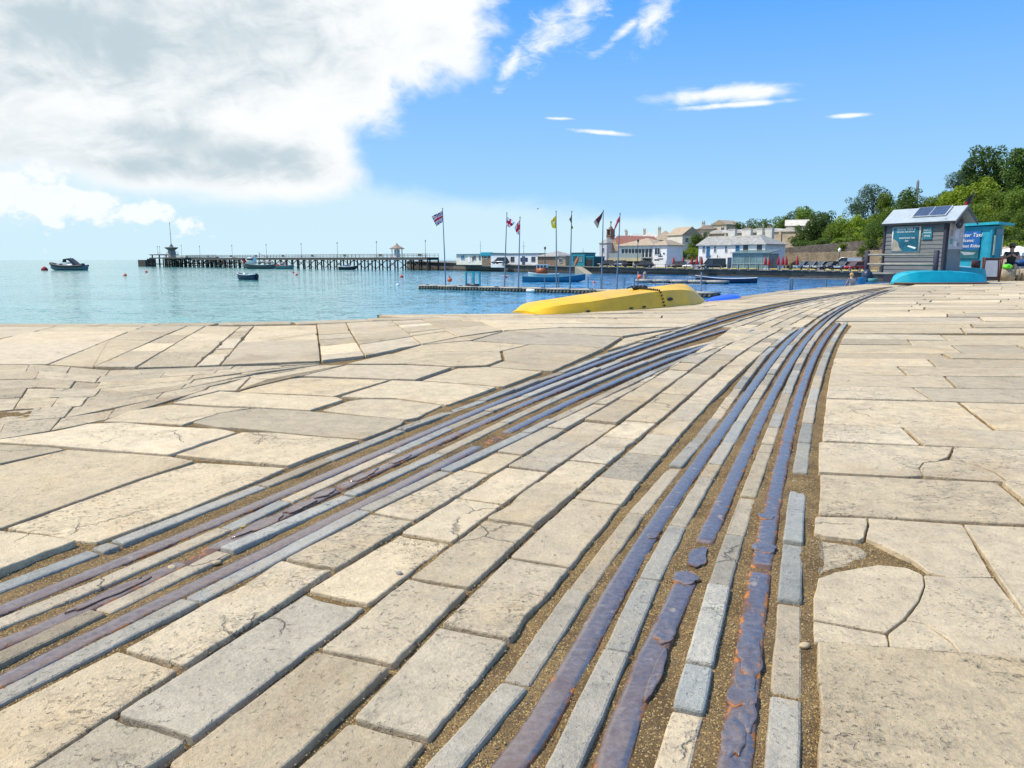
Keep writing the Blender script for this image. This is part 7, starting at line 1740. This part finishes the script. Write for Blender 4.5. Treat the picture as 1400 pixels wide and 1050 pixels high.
figure(r, CH, paint('grey_child_top', (0.26, 0.26, 0.27), 0.9), paint('blue_child_shorts', (0.03, 0.15, 0.32), 0.9), paint('fair_hair', (0.55, 0.36, 0.14), 0.7), 0.62)
# distant walker by the pier kiosk
ST = {'pelvis': (0, 0, .92), 'belly': (0, 0, 1.08), 'chest': (0, 0, 1.32), 'neck': (0, -.01, 1.49), 'head': (0, -.03, 1.62), 'crown': (0, -.03, 1.71)}
for k, q in (('L', 1), ('R', -1)):
    ST.update({'sh'+k: (q*.19, 0, 1.41), 'el'+k: (q*.23, .02, 1.13), 'wr'+k: (q*.22, -.10, .90), 'pa'+k: (q*.22, -.12, .83), 'hp'+k: (q*.095, 0, .90), 'kn'+k: (q*.10, -.06*q, .50), 'an'+k: (q*.10, -.14*q+.02, .09), 'to'+k: (q*.11, -.14*q-.12, .04)})
w = W(646.5, 358, 205); r = empty('person', (w.x, 205, zP(0, 205, 358.8)), R(30), 'walker in a coral red top and dark trousers in front of the pier kiosk', 'person')
figure(r, ST, paint('coral_top', (0.70, 0.13, 0.10), 0.9), M_navy, paint('grey_hair', (0, 0, 0)), 1.1, lower_len=1.9)

# ------------------------------------------------------------------ boats on the quay
def turned_hull(name, pa, pb, st, mat, label, cat, rim=None, nk=5, wfar=None):
    """upturned hull between two ground points; st rows: t, gunwale half width, chine half width, chine height, keel height"""
    a, b = Vector((*pa, 0)), Vector((*pb, 0)); d = b-a; L = d.length
    r = empty(name, a, math.atan2(d.y, d.x), label, cat)
    T = [q[0] for q in st]; col = lambda k, t: float(np.interp(t, T, [q[k] for q in st]))
    def sm(k, t): return (col(k, max(0, t-.02))+2*col(k, t)+col(k, min(1, t+.02)))/4
    rings = []; N = 44
    for i in range(N+1):
        t = i/N; g, c, zc, zk = sm(1, t), sm(2, t), sm(3, t), sm(4, t)
        ring = [Vector((L*t, -g, 0.0))]
        for k in range(1, 5): s = k/5; ring.append(Vector((L*t, -g+(g-c)*s**1.15, zc*s)))
        for s in (-1, -.82, -.5, 0, .5, .82, 1): ring.append(Vector((L*t, c*s, zc+(zk-zc)*(1-abs(s)**1.25))))
        for k in range(4, 0, -1): s = k/5; ring.append(Vector((L*t, g-(g-c)*s**1.15, zc*s)))
        ring.append(Vector((L*t, g, 0.0))); rings.append(ring)
    m = MB(); n = len(rings[0])
    for a_, b_ in ((0, 6), (5, 12), (11, n)): m.loft([q[a_:b_] for q in rings], closed=False, cap=False)
    m.add(rings[0], [tuple(range(n))]); m.add(rings[-1], [tuple(range(n))]); m.build('hull', mat, r)
    if rim:
        m = MB(); m.tube([q[0]+Vector((0, -.005, .03)) for q in rings], 0.032, 6); m.tube([q[-1]+Vector((0, .005, .03)) for q in rings], 0.032, 6); m.build('gunwale', rim, r)
    return r, rings
M_yb = paint('yellow_gelcoat', (0.80, 0.445, 0.001), 0.42, var=0.10, scale=2.5)
yb, yr = turned_hull('upturned_boat', G(716, 428.6), G(962, 412), [(0, .28, .16, .02, .03), (.035, .40, .30, .09, .13), (.09, .46, .38, .13, .185), (.2, .52, .44, .155, .215), (.35, .56, .47, .21, .245), (.5, .58, .48, .255, .275), (.62, .57, .47, .28, .305), (.72, .53, .42, .275, .335), (.80, .46, .34, .25, .36), (.86, .36, .24, .205, .355), (.92, .24, .13, .13, .27), (.97, .11, .05, .06, .12), (1.0, .03, .015, .02, .03)], M_yb, 'bright yellow upturned boat hull tied with a dark chain on the quay edge', 'boat')
i = int(44*.575); sec = yr[i]
m = MB(); 
def link_chain(m, pts, r=0.016):
    for k in range(len(pts)-1):
        a, b = pts[k], pts[k+1]; n = max(1, int((b-a).length/0.036))
        for j in range(n):
            c = a.lerp(b, (j+.5)/n); m.ball(c, 0.019, 8, sq=(.8, 1, 1.2) if j % 2 else (1.2, .7, 1))
link_chain(m, [p+(p-Vector((p.x, 0, -.2))).normalized()*.018 for p in sec[:9]]); m.build('chain', M_black, yb)
m = MB(); q = sec[8]
for k in range(7): m.ball(q+Vector((-.12+.05*k, random.uniform(-.05, .05), .02+.02*random.random())), random.uniform(.035, .06), 8, sq=(1.3, 1, .8))
m.tube([q+Vector((-.12, 0, .04)), q+Vector((-.24, -.05, .05)), q+Vector((-.32, -.02, .02))], .012, 6); m.build('rope_coil', M_black, yb)
for t, zz, rx, rz_ in ((.635, .45, .075, .028), (.47, .12, .045, .013), (.39, .1, .045, .012), (.185, .1, .04, .012)):
    i = int(44*t); p = yr[i][0].lerp(yr[i][5], zz); nrm = Vector((0, -1, .35)).normalized(); up = Vector((0, .35, 1)).normalized(); m = MB()
    ring = [p+nrm*0.024+Vector((1, 0, 0))*math.cos(2*math.pi*k/18)*rx+up*math.sin(2*math.pi*k/18)*rz_ for k in range(18)]; ring2 = [q_-nrm*.05 for q_ in ring]
    m.loft([ring, ring2], True, True); m.build('drain_hole', M_black, yb)
kb_, kr = turned_hull('kayak', G(966, 412.2), (4.95, 16.3), [(0, .02, .01, .01, .02), (.15, .14, .08, .025, .035), (.4, .24, .16, .045, .065), (.7, .24, .16, .055, .08), (.9, .13, .08, .05, .07), (1, .03, .01, .03, .04)], paint('kayak_blue', (0.015, 0.09, 0.62), 0.35), 'deep blue upturned kayak lying beyond the pointed end of the yellow boat', 'kayak')
M_tb = paint('turquoise_hull', (0.006, 0.36, 0.47), 0.32, var=0.10, scale=3)
tb, tr_ = turned_hull('upturned_boat', G(1219, 388.3), G(1337, 387.6), [(0, .08, .04, .05, .06), (.04, .24, .16, .22, .25), (.1, .42, .30, .33, .37), (.2, .52, .38, .40, .44), (.4, .58, .44, .42, .46), (.6, .58, .44, .40, .445), (.8, .54, .42, .36, .41), (.94, .48, .38, .31, .36), (.97, .46, .30, .22, .26), (1, .44, .24, .12, .14)], M_tb, 'turquoise upturned rowing boat with brown gunwale in front of the hut', 'boat', paint('brown_rim', (0.14, 0.09, 0.06), 0.7))
tb2, _ = turned_hull('upturned_boat', G(1238, 386.2), G(1336, 385.4), [(0, .08, .04, .06, .07), (.06, .26, .18, .32, .34), (.2, .48, .36, .52, .53), (.5, .55, .42, .53, .55), (.8, .52, .40, .51, .535), (.97, .44, .34, .48, .50), (1, .42, .30, .44, .46)], paint('teal_hull_pale', (0.02, 0.30, 0.36), 0.4), 'second turquoise boat with a white keel edge lying close behind the first', 'boat')
m = MB(); m.tube([(tb2_x, 0, z) for tb2_x, z in ((.25, .36), (.6, .55), (1.4, .575), (2.2, .56), (2.72, .52))], .022, 6); m.build('keel_strip', M_white, tb2)
# low mooring rail at the water's edge
mr = empty('mooring_rail', (0, 0, 0), 0, 'low grey handrail at the quay edge above the water, right of the kayak', 'railing')
pts = []
for px, py in ((1081, 380.5), (1130, 381.3), (1164, 382.3)):
    Y = 20.2 if px < 1100 else 21.9 if px < 1150 else 23.6; pts.append(W(px, py, Y))
m = MB(); m.tube(pts, 0.022, 8); m.build('rail', M_steel, mr)
for p in (pts[0], pts[0]+Vector((.10, .12, 0)), pts[1]):
    m = MB(); m.cyl((p.x, p.y+.05, -.4), (p.x, p.y, p.z), 0.028, n=8); m.build('post', M_bluepost, mr)
# stones lying between the rails
def pebble(px, py, r_, label, mat):
    x, y = G(px, py); o = cloth_lump('pebble', (x, y, -0.002), r_, label, 'pebble', mat, (1.25, .9, .6), px, .12); o.rotation_euler = (0, 0, px); return o
M_peb = paint('pale_pebble', (0.50, 0.38, 0.22), 0.8, var=.15, scale=20)
pebble(235, 775, .011, 'rounded tan pebble beside a long sett in the left-hand track', M_peb); pebble(296, 768, .010, 'cream pebble on the edge of the purplish rail in the left-hand track', M_peb)
pebble(1100, 881, .010, 'pale stone chip in the sandy joint by the large right slab', M_peb); pebble(333, 719, .007, 'yellowish pebble in front of a short sett end', paint('ochre_pebble', (0.42, 0.32, 0.10), .7)); pebble(546, 783, .008, 'grey pebble pressed into a block joint', paint('grey_pebble', (0.20, 0.19, 0.18), .7))
# fine grit along the joints near the camera: nobody could count it
gv, gf = [], []; rg = random.Random(3)
def grit(n, box_, smin, smax):
    for _ in range(n):
        Y = box_[2]+(box_[3]-box_[2])*rg.random()**1.6; x = rg.uniform(box_[0], box_[1])*Y*0.9
        s = rg.uniform(smin, smax)*(0.7+.3*Y); z = SANDZ+0.004*mnoise.noise((x*5, Y*5, 1))+0.001; i0 = len(gv)
        a = rg.uniform(0, 6.3); c_, s_ = math.cos(a)*s, math.sin(a)*s; k = rg.uniform(.5, .9)
        gv.extend([(x-c_, Y-s_, z), (x+s_*k, Y-c_*k, z), (x+c_, Y+s_, z), (x-s_*k, Y+c_*k, z), (x, Y, z+s*.8), (x, Y, z-s*.5)])
        gf.extend([(i0, i0+1, i0+4), (i0+1, i0+2, i0+4), (i0+2, i0+3, i0+4), (i0+3, i0, i0+4)])
grit(16000, (-.85, .75, ), .0010, .0030) if False else grit(26000, (-0.85, 0.80, 0.85, 3.2), .0009, .0026)
me = bpy.data.meshes.new('gravel'); me.from_pydata(gv, [], gf)
mg, nt_, b_ = newmat('grit'); c_ = nt_.noise(nt_.pos(), 300, 2); nt_.put(b_.inputs['Base Color'], nt_.mix(nt_.step(c_, .35, .65), (0.16, 0.10, 0.045), (0.50, 0.40, 0.22))); b_.inputs['Roughness'].default_value = .8; me.materials.append(mg)
o = bpy.data.objects.new('gravel', me); COL.objects.link(o); tag(o, 'coarse brown and yellow grit lying in the joints between the stones', 'gravel', kind='stuff')

# ------------------------------------------------------------------ cars, parasols and the rest of the far promenade
def make_car(label, px, Y, col, rz, L=4.2, Wd=1.75, H=1.45, van=False, zb=None, row=None):
    w = W(px, 365, Y); z = hill(w.x, Y) if zb is None else zb
    r = empty('parked_car' if not van else 'parked_van', (w.x, Y, z), rz, label, 'car' if not van else 'van', 'cars parked along the far promenade')
    mt = paint('car_%02x%02x%02x' % tuple(int(255*c) for c in col), col, 0.25, 0.15, var=0.05)
    hb = 0.78 if not van else 0.95
    def sec(x, hw, z0, z1, top): return [Vector((x, -hw, z0)), Vector((x, -hw*1.0, (z0+z1)/2)), Vector((x, -hw*.93, z1)), Vector((x, hw*.93, z1)), Vector((x, hw, (z0+z1)/2)), Vector((x, hw, z0))]
    st = [(-.5, .40, .42, .70), (-.47, .47, .28, hb), (-.25, .5, .25, hb+.04), (.1, .5, .25, hb+.03), (.33, .49, .25, hb-.06), (.46, .45, .28, hb-.16), (.5, .38, .40, .58)]
    m = MB(); m.loft([sec(a*L, b*Wd, c, d, 0) for a, b, c, d in st], True, True); m.build('body', mt, r)
    cs = [(-.46, .36, hb-.05), (-.36 if not van else -.45, .40, H), (.06 if not van else .22, .40, H+.02), (.27 if not van else .38, .37, hb-.03)]
    P = []
    m = MB(); lo_ = [(-.45, hb-.02), (.30 if not van else .42, hb-.05)]
    up_ = [(-.34 if not van else -.44, H), (.08 if not van else .24, H)]
    v = [(lo_[0][0]*L, -.45*Wd, lo_[0][1]), (lo_[1][0]*L, -.45*Wd, lo_[1][1]), (lo_[1][0]*L, .45*Wd, lo_[1][1]), (lo_[0][0]*L, .45*Wd, lo_[0][1]), (up_[0][0]*L, -.37*Wd, up_[0][1]), (up_[1][0]*L, -.37*Wd, up_[1][1]), (up_[1][0]*L, .37*Wd, up_[1][1]), (up_[0][0]*L, .37*Wd, up_[0][1])]
    if van: win_m = mt
    m.add(v, [(0, 1, 5, 4), (1, 2, 6, 5), (2, 3, 7, 6), (3, 0, 4, 7), (4, 5, 6, 7)]); m.build('windows', M_glass, r)
    m = MB(); m.box(((up_[0][0]+up_[1][0])/2*L, 0, H+.015), ((up_[1][0]-up_[0][0])*L+.15, .77*Wd, .05), bev=.02)
    for s in (-1, 1):
        for (a, b) in ((0, 4), (1, 5)):
            pa, pb = Vector(v[a]), Vector(v[b]); pa.y, pb.y = s*abs(pa.y), s*abs(pb.y); m.tube([pa, pb], .05, 5)
        mid_ = Vector(((lo_[0][0]+lo_[1][0])/2*L, s*.455*Wd, hb)); m.tube([mid_, mid_+Vector((0, -s*.08*Wd, H-hb))], .045, 5)
        if van: m.box((-.2*L, s*.425*Wd, (hb+H)/2), (.46*L, .05, H-hb), rot=Matrix.Rotation(s*.12, 3, 'X'))
    m.build('roof', mt, r)
    for sx_ in (-.31, .31):
        for sy_ in (-1, 1):
            m = MB(); m.cyl((sx_*L, sy_*(.5*Wd-.2), .32), (sx_*L, sy_*(.5*Wd+.01), .32), .32, n=14); wh = m.build('wheel', M_black, r)
            m = MB(); m.cyl((sx_*L, sy_*(.5*Wd), .32), (sx_*L, sy_*(.5*Wd+.025), .32), .2, n=10); m.build('rim', M_steel, wh)
    for sy_ in (-1, 1):
        m = MB(); m.box((.475*L, sy_*.33*Wd, .62), (.12, .32, .14), bev=.03); m.build('headlight', M_white, r)
        m = MB(); m.box((-.485*L, sy_*.36*Wd, .68), (.08, .22, .2), bev=.02); m.build('tail_light', M_red, r)
    return r
al = math.atan2(-15, 8.6)
make_car('dark grey people carrier parked in front of the long white shed', 684, 198, (.03, .032, .04), R(150), 4.7, 1.9, 1.75, zb=zP(0, 198, 361))
make_car('black car parked just right of the teal store', 829, 176, (.015, .016, .02), R(160), zb=-.78); make_car('dark blue car with red tail lights parked before the restaurant terrace', 846, 173, (.02, .025, .05), R(140), zb=-.85)
make_car('black estate car parked in front of the restaurant windows', 880, 167, (.02, .02, .024), R(160), 4.6, 1.8, 1.6, zb=-.97)
make_car('black car with a reddish flank parked left of the white car', 927, 162, (.035, .012, .014), R(150), zb=-1.02); make_car('white car parked beside the restaurant wing', 947, 159.5, (.62, .63, .64), R(150), zb=-1.03)
make_car('dark green-grey van parked in front of the long white terrace', 976, 151, (.025, .035, .04), R(160), 4.9, 1.95, 2.05, True, zb=-1.02)
make_car('light blue car at the left end of the row before the rubble wall', 1099, 139.5, (.22, .36, .44), R(205), zb=-.97); make_car('silver car second in the row before the rubble wall', 1113, 138.5, (.40, .42, .44), R(205), zb=-.97)
make_car('pale green-grey car third in the row before the rubble wall', 1125, 137.5, (.42, .47, .46), R(205), zb=-.97); make_car('navy car fourth in the row before the rubble wall', 1138, 135.5, (.02, .025, .045), R(205), zb=-.97)
make_car('pale blue car fifth in the row, next to the red one', 1155, 133.5, (.30, .38, .42), R(205), zb=-.97); make_car('bright red car at the right end of the row before the rubble wall', 1170, 131, (.42, .02, .03), R(205), zb=-.97)
make_car('white van standing behind the pale blue and red cars', 1158, 138.5, (.55, .58, .58), R(165), 5.2, 2.0, 2.1, True, zb=-.95)
make_car('dark car parked up on the terrace above the rubble walls', 1166, 151, (.02, .02, .025), R(200), zb=zP(0, 151, 332.5))
for k, (px, Y, lab) in enumerate([(921, 163.5, 'leftmost closed red parasol, beside the restaurant wing'), (934, 161.5, 'closed red parasol above the white car, left of it'), (946, 158.5, 'closed red parasol right above the white car'), (953, 156.5, 'closed red parasol between white car and dark van'), (959.5, 155, 'closed red parasol just left of the dark van'),
      (1046.5, 141, 'closed red parasol nearest the middle of the glass conservatory'), (1051.5, 140.5, 'slimmer closed red parasol beside the conservatory middle'), (1064, 139.5, 'closed red parasol near the right corner of the conservatory'), (1070, 139, 'closed red parasol at the right corner of the conservatory'), (1075, 138.5, 'closed red parasol just right of the conservatory'), (1090, 138, 'rightmost closed red parasol, beside the light blue car')]):
    w = W(px, 360, Y); zb = -1.0; r = empty('parasol', (w.x, Y, zb), k, lab, 'parasol', 'closed red parasols on the promenade')
    sc2 = .86 if k not in (6,) else .72
    m = MB(); m.cyl((0, 0, 0), (0, 0, 2.75*sc2), .035, n=6); m.cyl((0, 0, 0), (0, 0, .12), .3, n=10); m.build('pole', M_white, r)
    m = MB(); n = 12; rings = [[Vector((math.cos(2*math.pi*i/n)*rr*(1+.25*(i % 2)), math.sin(2*math.pi*i/n)*rr*(1+.25*(i % 2)), z*sc2)) for i in range(n)] for rr, z in ((.16, .9), (.25, 1.1), (.22, 1.6), (.15, 2.2), (.05, 2.75), (.01, 2.85))]; m.loft(rings, True, True); m.build('canopy', M_red, r)
def street_lamp(px, Y, top, label, zb=-.97, head=M_white, name='street_lamp'):
    w = W(px, 360, Y); h = zP(0, Y, top)-zb; r = empty(name, (w.x, Y, zb), 0, label, name.replace('_', ' '), 'street lamps on the far promenade')
    m = MB(); m.cyl((0, 0, 0), (0, 0, h-.7), .09, .06, 8); m.cyl((0, 0, 0), (0, 0, 1.0), .14, .11, 8); m.build('post', M_iron_d, r)
    m = MB(); m.lathe([(.08, h-.75), (.16, h-.65), (.30, h-.15), (.24, h-.1), (.10, h), (.02, h+.15)], (0, 0, 0), 8); m.build('lantern', head, r)
street_lamp(1146.5, 133, 340, 'white-headed street lamp in front of the upper rubble wall'); street_lamp(871.5, 169.5, 328, 'tall dark street lamp in front of the restaurant windows', head=M_iron_d)
street_lamp(745, 184.5, 338, 'dark street lamp beside the brown shed', -.6, M_iron_d)
for px, Y, t_, lab in ((657, 224, 330, 'thin bare mast behind the pier kiosk'), (716, 206, 331, 'thin bare mast behind the long white shed'), (797, 190, 340, 'short mast behind the teal shed')):
    w = W(px, 355, Y); zb = hill(w.x, Y)-.3; m = MB(); m.cyl((0, 0, 0), (0, 0, zP(0, Y, t_)-zb), .09, .04, 6); m.box((0, 0, (zP(0, Y, t_)-zb)*.8), (.9, .05, .05)); o = m.build('mast', M_steel); o.location = (w.x, Y, zb); tag(o, lab, 'mast')
# orange kayak propped by the teal shed, slipway
w = W(786, 360, 178); ok = MB(); rings = []
for i in range(9):
    t = i/8; rr = .34*math.sin(math.pi*(.06+.88*t)); rings.append([Vector((math.cos(a)*rr, math.sin(a)*rr*.6, 2.3*t)) for a in [2*math.pi*k/10 for k in range(10)]])
ok.loft(rings, True, True); o = ok.build('kayak', M_orange); o.location = (w.x, 177.5, -.75); o.rotation_euler = (0, R(18), 0); tag(o, 'orange kayak propped upright against the teal shed', 'kayak')
w = W(790, 362, 176.5); sp_ = MB(); a_, b_ = W(786, 364, 176.2), W(801, 372, 171.5)
d = Vector((.62, -.78, 0)); 
sp_.add([(a_.x, a_.y, -.78), (a_.x+1.6, a_.y-.9, -.82), (b_.x+1.6, b_.y-.9, SEA-.1), (b_.x, b_.y, SEA-.1), (a_.x, a_.y, -3), (a_.x+1.6, a_.y-.9, -3), (b_.x+1.6, b_.y-.9, -3), (b_.x, b_.y, -3)], [(0, 1, 2, 3), (0, 3, 7, 4), (1, 2, 6, 5), (2, 3, 7, 6), (0, 1, 5, 4)])
tag(sp_.build('slipway', paint('slip_stone', (0.30, 0.27, 0.20), .9, var=.2)), 'pale stone slipway dropping from the wall by the teal shed to the water', 'slipway')
# white gazebo behind the seated people
w = W(1391, 350, 46); gz = empty('gazebo', (w.x, 46, hill(w.x, 46)), R(20), 'white-topped gazebo tent behind the seated man', 'gazebo')
gh = zP(0, 46, 346)-hill(w.x, 46); gp = zP(0, 46, 336.5)-hill(w.x, 46)
m = MB(); m.add([(-1, -1, gh), (1, -1, gh), (1, 1, gh), (-1, 1, gh), (0, 0, gp), (-1, -1, gh-.18), (1, -1, gh-.18), (1, 1, gh-.18), (-1, 1, gh-.18)], [(0, 1, 4), (1, 2, 4), (2, 3, 4), (3, 0, 4), (0, 1, 6, 5), (1, 2, 7, 6), (2, 3, 8, 7), (3, 0, 5, 8)]); m.build('canopy', M_white, gz)
for a in (-.95, .95):
    for b in (-.95, .95):
        m = MB(); m.box((a, b, gh/2-.1), (.06, .06, gh)); m.build('leg', M_steel, gz)
w = W(1374, 350, 50); g2 = empty('gazebo', (w.x, 50, hill(w.x, 50)), R(20), 'tan-roofed shelter partly hidden between the kiosk and the seated man', 'shelter')
gh = zP(0, 50, 347)-hill(w.x, 50); gp = zP(0, 50, 337.5)-hill(w.x, 50)
m = MB(); hip_roof(m, -1.1, 1.1, -1, 1, gh, gp-gh, .1); m.build('roof', M_tanroof, g2); m = MB(); m.box((0, 0, gh/2), (2.1, 1.9, gh)); m.build('wall', M_beige, g2)
# a gull over the bay
gl = empty('seagull', W(735, 285.5, 95), R(70), 'single seagull gliding above the pontoon flags', 'bird'); m = MB()
m.loft([[Vector((x, math.cos(a)*r_, math.sin(a)*r_)) for a in [2*math.pi*k/8 for k in range(8)]] for x, r_ in ((-.25, .01), (-.12, .06), (.05, .075), (.16, .055), (.23, .045), (.29, .01))], True, True)
for s in (-1, 1): m.add([(.08, s*.05, .03), (-.1, s*.05, .03), (-.10, s*.35, .14), (.06, s*.35, .15), (-.16, s*.75, .05), (-.10, s*.78, .05)], [(0, 1, 2, 3), (3, 2, 4, 5)], 0, True)
m.build('body', paint('gull_grey', (.35, .35, .36), .8), gl)
